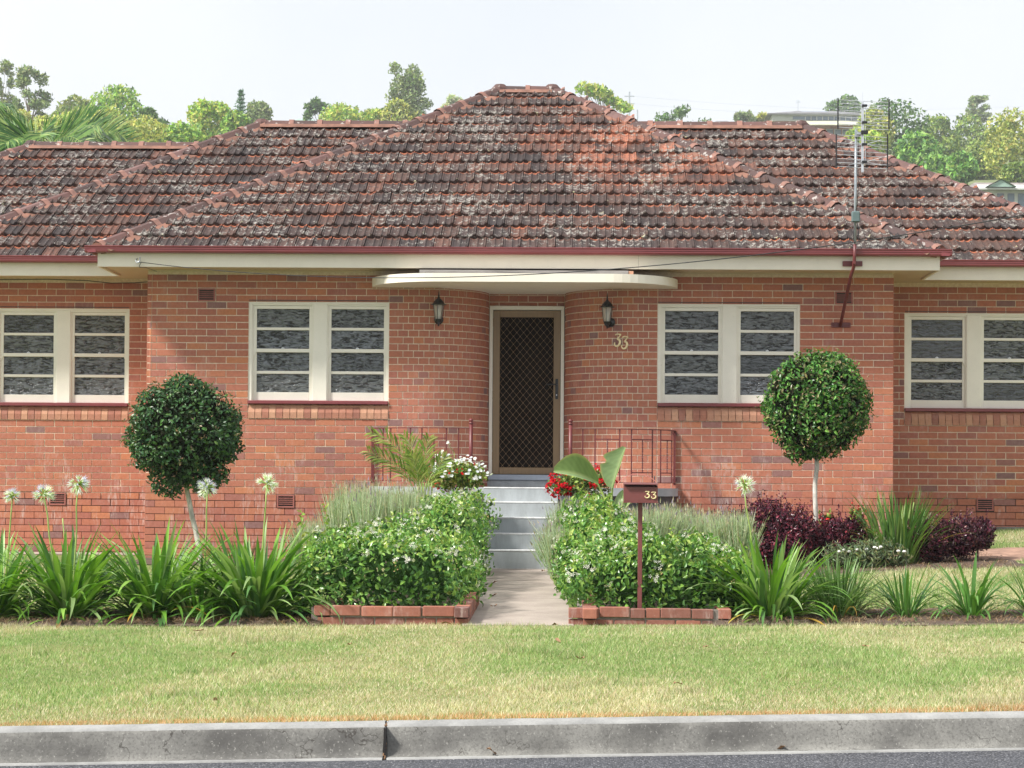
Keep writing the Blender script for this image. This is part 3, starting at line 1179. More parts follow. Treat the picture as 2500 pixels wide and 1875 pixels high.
# ------------------------------------------------------------------ windows
def make_window(x0, x1, y, latch=True):
    U = (x1 - x0) / 1088.0
    def X(u): return x0 + (u - 50) * U
    def Z(v): return HEAD - (v - 40) * (HEAD - 1.886) / (807 - 40)
    yf = y + 0.045
    mb = MB()
    # outer frame: head, jambs, mullion
    mb.box(x0, x1, yf - .03, yf + .08, Z(62), HEAD)
    mb.box(x0, X(74), yf - .03, yf + .08, 1.886, Z(62)); mb.box(X(1124), x1, yf - .03, yf + .08, 1.886, Z(62))
    mb.box(X(548), X(657), yf - .026, yf + .08, 1.886, Z(62), bev=.003)
    for a, b in ((74, 548), (657, 1124)): mb.box(X(a), X(b), yf - .016, yf + .06, Z(74), Z(62))
    for a, b in ((74, 82), (540, 548), (657, 665), (1116, 1124)): mb.box(X(a), X(b), yf - .016, yf + .06, 1.886, Z(74))
    fr = mb.build('window', M['white'], house)
    s = MB(); s.box(x0 + .002, x1 - .002, y - .03, y + .1, 1.843, 1.884, bev=.006); s.build('window_sill', M['maroon'], fr)
    s = MB(); s.box(x0, x1, y - .004, y + .02, HEAD + .001, HEAD + .010); s.build('lintel_bar', M['darkgrey'], fr)
    for a, b, pa, pb in ((82, 540, 108, 517), (665, 1116, 688, 1097)):
        # top sash in front, bottom sash behind by a thickness
        for (t0, t1, yy, rails) in ((75, 435, yf + .002, [(75, 100), (243, 264), (407, 435)]), (435, 806, yf + .02, [(578, 600), (742, 806)])):
            q = MB()
            q.box(X(a), X(pa), yy, yy + .035, Z(t1), Z(t0)); q.box(X(pb), X(b), yy, yy + .035, Z(t1), Z(t0))
            for r0, r1 in rails:
                fy = yy + (.004 if r1 - r0 < 24 else -.001)
                q.box(X(pa), X(pb), fy, fy + .03, Z(r1), Z(r0), bev=.003)
            if t0 == 75:   # sash horns
                for u, sg in ((a, 1), (b, -1)):
                    q.extrude([(X(u), Z(435)), (X(u + sg * 22), Z(435)), (X(u + sg * 20), Z(447)), (X(u + sg * 10), Z(458)), (X(u + sg * 2), Z(474)), (X(u), Z(474))], yy + .002, yy + .017, 'y')
            sash = q.build('sash', M['white'], fr)
        for p0, p1, yy in ((100, 243, yf + .022), (264, 407, yf + .022), (435, 578, yf + .038), (600, 742, yf + .038)):
            g = MB(); g.box(X(pa) - .004, X(pb) + .004, yy, yy + .005, Z(p1) - .004, Z(p0) + .004)
            g.build('pane', M['glass'], fr)
        l = MB(); cx = (X(pa) + X(pb)) / 2
        l.box(cx - .018, cx + .018, yf - .002, yf + .018, Z(407), Z(407) + .012); l.lathe((cx, yf + .006, Z(407) + .012), [(.008, 0), (.010, .005), (.004, .011)], 8)
        l.build('sash_latch', M['alu'], fr)
    bk = MB(); bk.box(x0 + .01, x1 - .01, yf + .082, yf + .09, 1.70, HEAD); bk.build('room_shade_sheet', M['dark'], fr)  # near-black sheet stands in for the unlit room behind the panes


for a, b, y in WINS: make_window(a, b, y)

# ------------------------------------------------------------------ door
mb = MB()
yd = DY - 0.03
DT = 3.103
mb.box(DX0 + .006, DX0 + .046, yd, yd + .12, 0.95, DT); mb.box(DX1 - .046, DX1 - .006, yd, yd + .12, 0.95, DT); mb.box(DX0 + .046, DX1 - .046, yd, yd + .12, DT - .046, DT)
door = mb.build('door_frame', M['white'], house)
x0, x1, z0, z1 = DX0 + .05, DX1 - .05, 1.022, DT - .052
fw = 0.085
mb = MB()
ys_ = yd + .02
mb.box(x0, x0 + fw, ys_, ys_ + .03, z0, z1, bev=.004); mb.box(x1 - fw, x1, ys_, ys_ + .03, z0, z1, bev=.004)
mb.box(x0 + fw, x1 - fw, ys_ + .001, ys_ + .03, z1 - fw, z1, bev=.004); mb.box(x0 + fw, x1 - fw, ys_ + .001, ys_ + .03, z0, z0 + fw, bev=.004)
for k in range(1, 5):
    o_ = fw * k / 5
    mb.box(x0 + o_ - .0015, x0 + o_ + .0015, ys_ - .003, ys_ + .001, z0 + o_, z1 - o_); mb.box(x1 - o_ - .0015, x1 - o_ + .0015, ys_ - .003, ys_ + .001, z0 + o_, z1 - o_)
    mb.box(x0 + o_, x1 - o_, ys_ - .003, ys_ + .002, z0 + o_ - .0015, z0 + o_ + .0015)
sdoor = mb.build('security_door', M['bronze'], house)
gx0, gx1, gz0, gz1 = x0 + fw, x1 - fw, z0 + fw, z1 - fw
g = MB(); g.box(gx0, gx1, ys_ + .022, ys_ + .026, gz0, gz1); g.build('insect_screen', M['screen'], sdoor)
# wavy strands forming diamonds
gr = MB()
ncol, nrow = 8, 19.2
cw, ch = (gx1 - gx0) / ncol, (gz1 - gz0) / nrow
for k in range(-1, 2 * ncol + 1):
    for par in (0, 1):
        pts = []
        for i in range(int(nrow * 8) + 1):
            zz = gz0 + ch * i / 8
            ph = 2 * pi * (i / 8) + (pi if par else 0)
            tri = 2 / pi * math.asin(sin(ph) * 0.985)
            xx = gx0 + cw * (k * 0.5 + .25) + (cw * .25) * tri * (1 if k % 2 == 0 else -1)
            if par == 0 and gx0 <= xx <= gx1 and zz <= gz1: pts.append((xx, ys_ + .012, zz))
        if par == 0 and len(pts) > 8: gr.tube(pts, .0016, 4, False)
for k in range(0, 2 * ncol + 1):
    for i in range(int(nrow * 2) + 1):
        xx = gx0 + cw * k * .5; zz = gz0 + ch * (i * .5 + .25)
        if (k + i) % 2 == 1 and zz < gz1 - .01 and gx0 + .005 < xx < gx1 - .005:
            gr.box(xx - .004, xx + .004, ys_ + .007, ys_ + .016, zz - .006, zz + .006)
gr.build('diamond_grille', M['grille'], sdoor)
h = MB()
hx_, hz_ = x1 - .045, 2.08
h.box(hx_ - .016, hx_ + .016, ys_ - .016, ys_ - .001, hz_ - .125, hz_ + .125, bev=.004)
h.tube([(hx_, ys_ - .01, hz_ + .055), (hx_, ys_ - .055, hz_ + .055), (hx_ - .13, ys_ - .058, hz_ + .055)], .009, 8)
h.build('door_handle', M['black'], sdoor)
h = MB(); h.lathe((0, 0, 0), [(.008, 0), (.008, .004)], 10, Matrix.Translation((hx_, ys_ - .018, hz_ - .075)) @ Matrix.Rotation(pi / 2, 4, 'X')); h.build('lock_cylinder', M['alu'], sdoor)
for zz in (1.25, 2.0, 2.9):
    h = MB(); h.tube([(x0 - .004, ys_ - .004, zz - .05), (x0 - .004, ys_ - .004, zz + .05)], .006, 6); h.build('hinge', M['bronze'], sdoor)
mb = MB(); mb.box(DX0 - .0, DX1 + .0, DY - .09, DY + .1, .950, 1.018, bev=.006); mb.build('door_sill', M['sillgrey'], house)
mb = MB(); mb.box(DX0 - .05, DX1 + .05, DY - .06, DY + .1, .868, .946); mb.build('threshold_step', M['grey_step'], house)
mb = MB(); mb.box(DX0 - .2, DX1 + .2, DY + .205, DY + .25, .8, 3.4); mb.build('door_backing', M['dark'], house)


# ------------------------------------------------------------------ porch slab, canopy
def dshape(xl, xr, proj, ax, back, n=14):
    """plan outline: quarter ellipse, straight front, quarter ellipse, then back"""
    pts = []
    for i in range(n + 1):
        a = pi / 2 * i / n
        pts.append((xl + ax - ax * cos(a), WY - proj * sin(a)))
    for i in range(n + 1):
        a = pi / 2 * i / n
        pts.append((xr - ax + ax * sin(a), WY - proj * cos(a)))
    # recess behind the wall line
    for i in range(n + 1):
        a = pi / 2 * i / n
        pts.append((CRX - RAD * sin(a) + .0, WY + RAD - RAD * cos(a) + .03))
    for i in range(n, -1, -1):
        a = pi / 2 * i / n
        pts.append((CLX + RAD * sin(a), WY + RAD - RAD * cos(a) + .03))
    return pts


def slab(name, pts, z0, z1, m, parent=None):
    mb = MB()
    n = len(pts)
    mb.add([(x, y, z0) for x, y in pts] + [(x, y, z1) for x, y in pts], [tuple(range(n))[::-1], tuple(range(n, 2 * n))] + [(i, (i + 1) % n, n + (i + 1) % n, n + i) for i in range(n)])
    return mb.build(name, m, parent)


slab('canopy', dshape(-2.40, 1.268, .85, .88, 1), 3.252, 3.352, M['cream'], house)
slab('porch_slab', dshape(-2.415, 1.285, .85, .88, 1), .768, .862, M['slab'], house)
slab('porch_base', dshape(-2.395, 1.265, .83, .88, 1), -.3, .766, M['darkgrey'], house)
mb = MB(); mb.box(-1.79, .66, 26.35, 26.60, 3.354, 3.408); mb.build('timber_packer', M['timber'], house)
mb = MB(); mb.box(.663, .72, 26.36, 26.60, 3.354, 3.404); mb.build('packer_end', M['sill_brick'], house)
# steps
steps = MB()
steps.box(-1.01, -.145, 25.36, 26.2, -.2, .16)
st = steps.build('steps', M['grey_step'], house)
hs = [.167, .347, .523, .698, .864]
for k in range(5):
    yf = 26.13 - (4 - k) * .27
    z_b = 0.0 if k == 0 else hs[k - 1] - .002
    zt = hs[k]
    mb = MB(); mb.box(-1.012 + .001 * k, -.143 - .001 * k, yf, 26.2 + .001 * k, z_b - (.2 if k == 0 else 0.0), zt - .021); s_ = mb.build('step', M['grey_step'], st)
    mb = MB(); mb.box(-1.012 + .001 * k, -.143 - .001 * k, yf - .004, 26.2 + .001 * k, zt - .020, zt, bev=.006); mb.build('nosing', M['nosing'], st)

# ------------------------------------------------------------------ eaves
FY, SG = 26.40, 0.585
FB, FT = 3.432, 3.597
def box_part(name, m, *a, bev=0.0):
    mb = MB(); mb.box(*a, bev=bev); return mb.build(name, m, house)


box_part('fascia', M['cream'], -5.60, .78, FY, FY + .03, FB, FT)
box_part('fascia', M['cream'], .7825, 4.30, FY, FY + .03, FB, FT)
box_part('fascia', M['cream'], -5.60, -5.57, FY + .031, 27.6, FB, FT)
box_part('fascia', M['cream'], 4.27, 4.30, FY + .031, 27.6, FB, FT)
box_part('fascia', M['cream'], -13.5, -5.572, 27.601, 27.63, FB, FT)
box_part('fascia', M['cream'], 4.272, 11.5, 27.601, 27.63, FB, FT)
box_part('soffit', M['soffit'], -5.568, 4.268, FY + .032, 27.05, 3.452, 3.46)
box_part('soffit', M['soffit'], -5.568, XL + .02, 27.051, 28.25, 3.452, 3.46)
box_part('soffit', M['soffit'], XR - .02, 4.268, 27.051, 28.25, 3.452, 3.46)
box_part('soffit', M['soffit'], -13.5, -5.569, 27.632, 28.25, 3.453, 3.461)
box_part('soffit', M['soffit'], 4.269, 11.5, 27.632, 28.25, 3.453, 3.461)
for a, b, y in ((-5.10, -2.42, WY), (1.29, 3.83, WY)):
    box_part('quad_mould', M['soffit'], a, b, y - .022, y - .004, 3.434, 3.451)


def gutter_part(a, b, yb, axis='x', name='gutter'):
    """quad gutter profile: y toward the street is negative"""
    prof = [(0, 3.590), (-.085, 3.590), (-.100, 3.597), (-.106, 3.612), (-.106, 3.628), (-.112, 3.634), (-.112, 3.650), (-.118, 3.655), (-.122, 3.668), (-.112, 3.672), (-.104, 3.664), (-.10, 3.62), (-.01, 3.61), (0, 3.64)]
    mb = MB()
    if axis == 'x': mb.extrude([(yb + p, z) for p, z in prof], a, b, 'x')
    return mb.build(name, M['maroon'], house)


gutter_part(-5.735, .12, FY)
gutter_part(.1205, 4.425, FY)
gutter_part(-13.5, -5.60, 27.6)
gutter_part(4.30, 11.5, 27.6)
for sx, xx in ((-1, -5.60), (1, 4.30)):
    prof = [(0, 3.590), (.085, 3.590), (.100, 3.597), (.106, 3.628), (.112, 3.650), (.122, 3.668), (.112, 3.672), (.10, 3.62), (0, 3.64)]
    mb = MB(); mb.extrude([(xx + sx * (p + .001), z) for p, z in prof], 26.29, 27.6, 'y'); fix_normals(mb.build('gutter', M['maroon'], house))

# ------------------------------------------------------------------ roof
EZ = 3.675
PITCH_ = SG
ct, st_ = 1 / sqrt(1 + SG * SG), SG / sqrt(1 + SG * SG)
APX = 4.59                                   # plan run of the main front slope
AL, AR = (-5.60 + APX), (4.30 - APX)
ML, MR, MRUN = -4.38, 3.19, 3.90             # apexes and run of the slope behind
TLX, TRUN, TEY = -7.86, 3.60, 28.8


def zmain_l(x): return EZ + SG * (x + 5.60)
def zmain_r(x): return EZ + SG * (4.30 - x)


roof = MB()
def P3(x, y, z): return (x, y, z)
am = (AL, 26.4 + APX, EZ + SG * APX - .02); bm_ = (AR, 26.4 + APX, EZ + SG * APX - .02)
d = .02
roof.add([(-5.6, 26.4, EZ - d), (4.3, 26.4, EZ - d), bm_, am], [(0, 1, 2, 3)])
roof.add([(-5.6, 26.4, EZ - d), am, (AL, 37, am[2]), (-5.6, 37, EZ - d)], [(0, 1, 2, 3)])
roof.add([(4.3, 26.4, EZ - d), (4.3, 37, EZ - d), (AR, 37, am[2]), bm_], [(0, 1, 2, 3)])
roof.add([am, bm_, (AR, 37, am[2]), (AL, 37, am[2])], [(0, 1, 2, 3)])
# block behind
y0 = 27.6; y1 = 27.6 + MRUN; zr = EZ + SG * MRUN - d
roof.add([(ML - MRUN, y0, EZ - d), (MR + MRUN, y0, EZ - d), (MR, y1, zr), (ML, y1, zr)], [(0, 1, 2, 3)])
roof.add([(ML - MRUN, y0, EZ - d), (ML, y1, zr), (ML - MRUN, y1 + MRUN, EZ - d)], [(0, 1, 2)])
roof.add([(MR + MRUN, y0, EZ - d), (MR + MRUN, y1 + MRUN, EZ - d), (MR, y1, zr)], [(0, 1, 2)])
roof.add([(ML - MRUN, y1 + MRUN, EZ - d), (ML, y1, zr), (MR, y1, zr), (MR + MRUN, y1 + MRUN, EZ - d)], [(0, 1, 2, 3)])
# far left block
zt = EZ + SG * TRUN - d; ty = TEY + TRUN
roof.add([(TLX - TRUN, TEY, EZ - d), (-4, TEY, EZ - d), (-4, ty, zt), (TLX, ty, zt)], [(0, 1, 2, 3)])
roof.add([(TLX - TRUN, TEY, EZ - d), (TLX, ty, zt), (TLX - TRUN, ty + TRUN, EZ - d)], [(0, 1, 2)])
roof.add([(TLX - TRUN, ty + TRUN, EZ - d), (TLX, ty, zt), (-4, ty, zt), (-4, ty + TRUN, EZ - d)], [(0, 1, 2, 3)])
roof_o = roof.build('roof', M['deck'], house)


def tile_base():
    """Marseille tile, unit width in x, unit length upslope in y, heights in metres; overlap lip at y=0"""
    prof = [(0.0, -.012), (.015, .016), (.08, .020), (.14, .010), (.30, .003), (.42, .008), (.50, .022), (.58, .008), (.70, .003), (.80, .008), (.85, .026), (.90, .020), (.94, .032), (.985, .032), (1.0, -.012)]
    V = []; F = []; v = []
    rows = [(-.03, 0.024, 0.0), (0.02, 0.032, .05), (.5, .012, .5), (1.04, -.010, 1.0)]
    n = len(prof)
    # front lip (thick, scalloped)
    for x, h in prof:
        dip = .035 * (1 - (abs(x - .5) * 2) ** 2) + (.02 if .42 < x < .58 else 0)
        V.append((x, -.035 - .5 * dip, h - .024)); v.append(0)
    for (yy, dz, vv) in rows:
        for x, h in prof:
            dip = (.035 * (1 - (abs(x - .5) * 2) ** 2) + (.02 if .42 < x < .58 else 0)) * (1 if vv < .2 else 0)
            V.append((x, yy - .5 * dip, h + dz)); v.append(vv)
    for r in range(len(rows)):
        for i in range(n - 1):
            a = r * n + i
            F.append((a, a + 1, a + n + 1, a + n))
    return V, F, np.array(v)


TW, TG = 0.204, 0.338
tiles = []


def lay(xl, xr, ye, run, inside, key0):
    """front-facing slope with its eave at y=ye; inside(x, z, v) tells whether the tile shows"""
    L = run / ct
    nrow = int(L / TG) + 1
    for r in range(nrow):
        v0 = -0.065 + r * TG
        off = (r % 2) * TW * .42 + R.uniform(-.01, .01)
        x = xl - 1 + off - ((xl - 1) % TW)
        while x < xr + TW:
            xm = x + TW / 2
            vm = v0 + TG / 2
            yy, zz = ye + vm * ct, EZ + vm * st_
            if inside(xm, zz, vm * ct):
                tw = R.uniform(-.011, .011) if R.random() < .9 else R.uniform(-.03, .03); lift = R.uniform(-.004, .006)
                A = [[TW, -tw * TG, 0, x], [tw * TW * ct, TG * ct, -st_, ye + v0 * ct], [tw * TW * st_, TG * st_, ct, EZ + v0 * st_ + lift], [0, 0, 0, 1]]
                tiles.append((key0 + abs(vm) * .2 + abs(xm + .6) * .02, A))
            x += TW


lay(-5.6, 4.3, 26.4, APX, lambda x, z, u: u < APX - .05 and -5.6 + u - .06 < x < 4.3 - u + .06 and x > -5.66 and x < 4.36, 0)
lay(-9.5, 8.0, 27.6, MRUN, lambda x, z, u: u < MRUN - .05 and ML - MRUN + u - .04 < x < MR + MRUN - u + .04 and not (-5.66 < x < 4.36 and z < min(zmain_l(x), zmain_r(x)) - .03), 3)
lay(-13, -4.2, TEY, TRUN, lambda x, z, u: u < TRUN - .05 and x > TLX - TRUN + u and EZ + SG * (x - (ML - MRUN)) < z, 9)
tiles.sort(key=lambda t: t[0])
pieces('roof_tile', tile_base(), [t[1] for t in tiles], 300, roof_o, M['tile'], 'roof_tiling')


# ridge and hip caps
def cap_base():
    """unit length along x, profile across y, z up; raised collar at x=0 end"""
    prof = [(-.130, -.068), (-.095, -.028), (-.055, .018), (0, .032), (.055, .018), (.095, -.028), (.130, -.068)]
    V = []; F = []; v = []
    rows = [(-.02, 1.07, .010, 1), (.15, 1.06, .009, 1), (.17, 1.0, 0, .3), (1.04, .96, -.005, 0)]
    n = len(prof)
    for x, s, dz, vv in rows:
        for y, z in prof:
            V.append((x, y * s, z * s + dz)); v.append(vv)
    for r in range(3):
        for i in range(n - 1):
            a = r * n + i
            F.append((a, a + n, a + n + 1, a + 1))
    # collar front lip
    b = len(V)
    for y, z in prof: V.append((-.02, y * 1.04, z * 1.04 + .006)); v.append(1)
    for i in range(n - 1): F.append((i, i + 1, b + i + 1, b + i))
    return V, F, np.array(v)


caps = []; bed = MB()


def run_caps(A, B, L0=0.42, bedw=.215, lift=.020):
    A = Vector(A); B = Vector(B)
    D = B - A
    n = max(1, round(D.length / L0))
    d_ = D.normalized()
    s_ = d_.cross(Vector((0, 0, 1))).normalized()
    u_ = s_.cross(d_)
    L = D.length / n
    for k in range(n):
        p = A + D * (k / n) + u_ * (lift + R.uniform(-.004, .004)) + s_ * R.uniform(-.006, .006)
        y_ = -s_
        tw = R.uniform(-.02, .02)
        dd = (d_ + s_ * tw).normalized()
        caps.append([[dd.x * L, y_.x, u_.x, p.x], [dd.y * L, y_.y, u_.y, p.y], [dd.z * L, y_.z, u_.z, p.z], [0, 0, 0, 1]])
    # mortar bedding under the caps
    m_ = max(2, int(D.length / .12))
    vs = []; fs = []
    for k in range(m_ + 1):
        p = A + D * (k / m_)
        for c, h in ((-bedw - R.uniform(0, .025), -.080), (-.13, -.022), (.13, -.022), (bedw + R.uniform(0, .025), -.080)):
            vs.append(p + s_ * c + u_ * h)
    for k in range(m_):
        for i in range(3):
            a = k * 4 + i
            fs.append((a, a + 1, a + 5, a + 4))
    k0 = len(vs); p = A + u_ * .03
    vs += [p + s_ * -.15 - d_ * .01 - u_ * .13, p + s_ * -.10 - d_ * .01, p - d_ * .01 + u_ * .02, p + s_ * .10 - d_ * .01, p + s_ * .15 - d_ * .01 - u_ * .13]
    fs += [(0, 1, 2, 3), (k0, k0 + 1, k0 + 2, k0 + 3, k0 + 4)]
    bed.add(vs, fs)


ra = EZ + SG * APX
run_caps((-5.60, 26.40, EZ + .0), (AL, 26.4 + APX, ra))
run_caps((4.30, 26.40, EZ + .0), (AR, 26.4 + APX, ra))
run_caps((AL, 26.4 + APX, ra), (AR, 26.4 + APX, ra), .38)
run_caps((AL, 26.4 + APX, ra), (AL, 36.5, ra)); run_caps((AR, 26.4 + APX, ra), (AR, 36.5, ra))
rm = EZ + SG * MRUN
run_caps((ML - MRUN, 27.6, EZ), (ML, 27.6 + MRUN, rm))
run_caps((MR + MRUN, 27.6, EZ), (MR, 27.6 + MRUN, rm))
run_caps((ML, 27.6 + MRUN, rm), (-5.6 + MRUN + .12, 27.6 + MRUN, rm))
run_caps((MR, 27.6 + MRUN, rm), (4.3 - MRUN - .12, 27.6 + MRUN, rm))
rt = EZ + SG * TRUN
run_caps((TLX - TRUN, TEY, EZ), (TLX, ty, rt))
run_caps((TLX, ty, rt), (ML - MRUN + TRUN, ty, rt))
pieces('ridge_tile', cap_base(), caps, 290, roof_o, M['cap'], 'ridge_rest', smooth=False)
# apex end blocks
mb = MB()
for x in (AL, AR): mb.lathe((x, 26.4 + APX, ra - .02), [(.14, -.05), (.12, .03), (.07, .085), (.02, .095)], 8)
mb.build('apex_cap', M['cap'], roof_o)
for x, y, z in ((ML, 27.6 + MRUN, rm), (MR, 27.6 + MRUN, rm), (TLX, ty, rt)):
    mb = MB(); mb.lathe((x, y, z - .02), [(.14, -.05), (.12, .03), (.07, .08), (.02, .09)], 8); mb.build('apex_cap', M['cap'], roof_o)
bed.build('ridge_bedding', M['bedding'], roof_o)


# ------------------------------------------------------------------ railings on the porch
def rail_path(side):
    pts = []
    if side > 0:
        for i in range(11): pts.append((-.005 + .425 * i / 10, 26.2))
        for i in range(1, 31):
            a = pi / 2 * i / 30; pts.append((.42 + .82 * sin(a), 27 - .8 * cos(a)))
    else:
        for i in range(11): pts.append((-1.163 - .397 * i / 10, 26.2))
        for i in range(1, 31):
            a = pi / 2 * i / 30; pts.append((-1.56 - .82 * sin(a), 27 - .8 * cos(a)))
    S = [0]
    for a, b in zip(pts, pts[1:]): S.append(S[-1] + hypot(a[0] - b[0], a[1] - b[1]))
    return pts, S


def at_s(pts, S, s):
    s = max(0, min(S[-1], s))
    for i in range(len(S) - 1):
        if s <= S[i + 1]:
            t = (s - S[i]) / (S[i + 1] - S[i])
            return (lerp(pts[i][0], pts[i + 1][0], t), lerp(pts[i][1], pts[i + 1][1], t))
    return pts[-1]


def railing(side, label):
    pts, S = rail_path(side)
    root = empty('porch_railing', (pts[0][0], pts[0][1], .862), label=label, cat='railing', group='wrought iron railings curving round the porch')
    zt, zb = 1.548, .925
    def bar(s0, s1, z, hw, hh, name):
        n = max(2, int((s1 - s0) / .04))
        mb = MB()
        ring = []
        for i in range(n + 1):
            s = lerp(s0, s1, i / n)
            x, y = at_s(pts, S, s); xa, ya = at_s(pts, S, s - .01); xb, yb = at_s(pts, S, s + .01)
            tx, ty_ = xb - xa, yb - ya; l = hypot(tx, ty_); nx, ny = -ty_ / l, tx / l
            ring += [(x - nx * hw, y - ny * hw, z - hh), (x + nx * hw, y + ny * hw, z - hh), (x + nx * hw, y + ny * hw, z + hh), (x - nx * hw, y - ny * hw, z + hh)]
        fs = []
        for i in range(n):
            for k in range(4):
                k2 = (k + 1) % 4
                fs.append((i * 4 + k, i * 4 + k2, (i + 1) * 4 + k2, (i + 1) * 4 + k))
        fs += [(0, 3, 2, 1), (n * 4, n * 4 + 1, n * 4 + 2, n * 4 + 3)]
        mb.add(ring, fs)
        fix_normals(mb.build(name, M['maroon2'], root))
    bar(.01, S[-1], zt, .017, .005, 'handrail')
    bar(.01, S[-1] - .03, zb, .012, .005, 'bottom_rail')
    px, py = pts[0]
    mb = MB(); mb.tube([(px, py, .85), (px, py, 1.60)], .0225, 12)
    mb.lathe((px, py, 1.595), [(.022, 0), (.030, .005), (.030, .014), (.018, .020), (.024, .030), (.027, .042), (.024, .054), (.012, .064), (.001, .067)], 12)
    mb.build('post', M['maroon2'], root, smooth=True)
    step_ = .1435
    for k in range(1, 11):
        s = k * step_
        x, y = at_s(pts, S, s)
        if k in (3, 6, 9):
            mb = MB()
            za, zc = 1.045, 1.425
            vs = []; fs = []; n = 36
            for i in range(n + 1):
                z = lerp(za, zc, i / n); a = 2 * pi * 3.5 * i / n
                for q in range(4):
                    t = a + pi / 2 * q
                    vs.append((x + .0082 * cos(t), y + .0082 * sin(t), z))
            for i in range(n):
                for q in range(4):
                    q2 = (q + 1) % 4
                    fs.append((i * 4 + q, i * 4 + q2, i * 4 + 4 + q2, i * 4 + 4 + q))
            mb.add(vs, fs); mb.build('twisted_baluster', M['maroon2'], root)
            bar(s - step_ + .005, s + step_ - .005, 1.428, .006, .006, 'crossbar')
            bar(s - step_ + .005, s + step_ - .005, 1.042, .006, .006, 'crossbar')
        else:
            mb = MB(); mb.box(x - .0075, x + .0075, y - .0075, y + .0075, zb, zt - .004); mb.build('baluster', M['maroon2'], root)
    x, y = at_s(pts, S, S[-1] - .03)
    mb = MB(); mb.box(x - .013, x + .013, y - .013, y + .013, .90, zt - .004); mb.box(x - .02, x + .03, y + .0, y + .045, 1.50, 1.53); mb.box(x - .02, x + .03, y + .0, y + .045, .95, .98)
    mb.build('wall_post', M['maroon2'], root)


railing(1, 'maroon iron porch railing to the right of the front door, behind the letterbox')
railing(-1, 'maroon iron porch railing to the left of the front door, behind the small palm')


# ------------------------------------------------------------------ coach lamps
def lamp(x, y, z, nx, ny, label, side):
    """(x,y) wall point, (nx,ny) outward"""
    root = empty('coach_lamp', (x, y, z), label=label, cat='wall lamp', group='black coach lamps on the curved brick reveals')
    ox, oy = x + nx * .13 + side * .02, y + ny * .13
    mb = MB()
    Mx = Matrix.Translation((x + nx * .002, y + ny * .002, z - .115)) @ Vector((nx, ny, 0)).to_track_quat('Z', 'Y').to_matrix().to_4x4()
    mb.lathe((0, 0, 0), [(.056, 0), (.056, .012), (.046, .022), (.02, .03)], 16, Mx)
    mb.build('backplate', M['black'], root, smooth=False)
    mb = MB(); mb.tube([(x, y, z - .12), (lerp(x, ox, .5), lerp(y, oy, .5), z - .175), (ox, oy, z - .165), (ox, oy, z - .12)], [.013, .014, .014, .016], 8); mb.build('arm', M['black'], root, smooth=True)
    mb = MB()
    mb.lathe((ox, oy, z - .20), [(.004, 0), (.010, .01), (.006, .02), (.018, .035), (.032, .05), (.042, .075), (.044, .085)], 12)
    mb.lathe((ox, oy, z + .055), [(.092, 0), (.094, .006), (.070, .016), (.058, .040), (.036, .065), (.018, .080), (.012, .095), (.008, .10), (.012, .112), (.008, .125), (.005, .15), (.002, .175)], 12)
    for k in range(6):
        a = 2 * pi * k / 6 + .3
        mb.tube([(ox + .042 * cos(a), oy + .042 * sin(a), z - .118), (ox + .066 * cos(a), oy + .066 * sin(a), z + .058)], .0035, 5)
    mb.build('lantern_frame', M['black'], root)
    mb = MB()
    for k in range(6):
        a0 = 2 * pi * k / 6 + .3; a1 = a0 + 2 * pi / 6
        mb.add([(ox + .040 * cos(a0), oy + .040 * sin(a0), z - .115), (ox + .040 * cos(a1), oy + .040 * sin(a1), z - .115), (ox + .063 * cos(a1), oy + .063 * sin(a1), z + .055), (ox + .063 * cos(a0), oy + .063 * sin(a0), z + .055)], [(0, 1, 2, 3)])
    g_ = mb.build('glass_pane', M['lampglass_t'], root)
    mb = MB(); mb.lathe((ox, oy, z - .11), [(.018, 0), (.020, .03), (.024, .04), (.026, .09), (.022, .12), (.008, .13)], 10); mb.build('bulb', M['bulb'], root, smooth=True)


m, t, P, L = nodes('lamp_clear_glass')
P.inputs['Base Color'].default_value = (0.75, 0.72, 0.65, 1)
P.inputs['Roughness'].default_value = 0.12
P.inputs['Alpha'].default_value = 0.38
M['lampglass_t'] = m
lamp(-1.60, 27.045, 2.985, .2, -.98, 'black coach lamp left of the front door, beside the cream window', -1)
lamp(.470, 27.045, 2.965, -.2, -.98, 'black coach lamp right of the front door, above the brass 33', -1)

# ------------------------------------------------------------------ house number
def three(w_, h_, th):
    """outline of a flat-topped 3 as a swept stroke in the x,z plane (origin lower left)"""
    pts = [(.08, .90), (.30, .98), (.82, .97), (.88, .93), (.72, .78), (.46, .60), (.50, .58), (.74, .54), (.90, .40), (.90, .24), (.74, .07), (.46, .02), (.20, .07), (.08, .22), (.16, .30)]
    return [(x * w_, z * h_) for x, z in pts]


def numeral(x, y, z, w_, h_, r, m, parent, name='numeral', lean=.10):
    mb = MB()
    q = three(w_, h_, r)
    # smooth the stroke
    P_ = []
    for i in range(len(q) - 1):
        for k in range(3):
            t = k / 3
            a = q[max(i - 1, 0)]; b = q[i]; c = q[i + 1]; d_ = q[min(i + 2, len(q) - 1)]
            P_.append(tuple(.5 * (2 * b[j] + (c[j] - a[j]) * t + (2 * a[j] - 5 * b[j] + 4 * c[j] - d_[j]) * t * t + (3 * b[j] - a[j] - 3 * c[j] + d_[j]) * t ** 3) for j in (0, 1)))
    P_.append(q[-1])
    rs = []
    n = len(P_)
    for i in range(n):
        t = i / (n - 1)
        rs.append(r * (.75 + .55 * sin(pi * min(1, max(0, (t - .35) / .5))) if t > .35 else r / r * .75))
    rs = [v if v < .5 else r * .75 for v in rs]
    mb.tube([(x + px + lean * pz, y, z + pz) for px, pz in P_], rs, 6)
    return mb.build(name, m, parent, smooth=True)


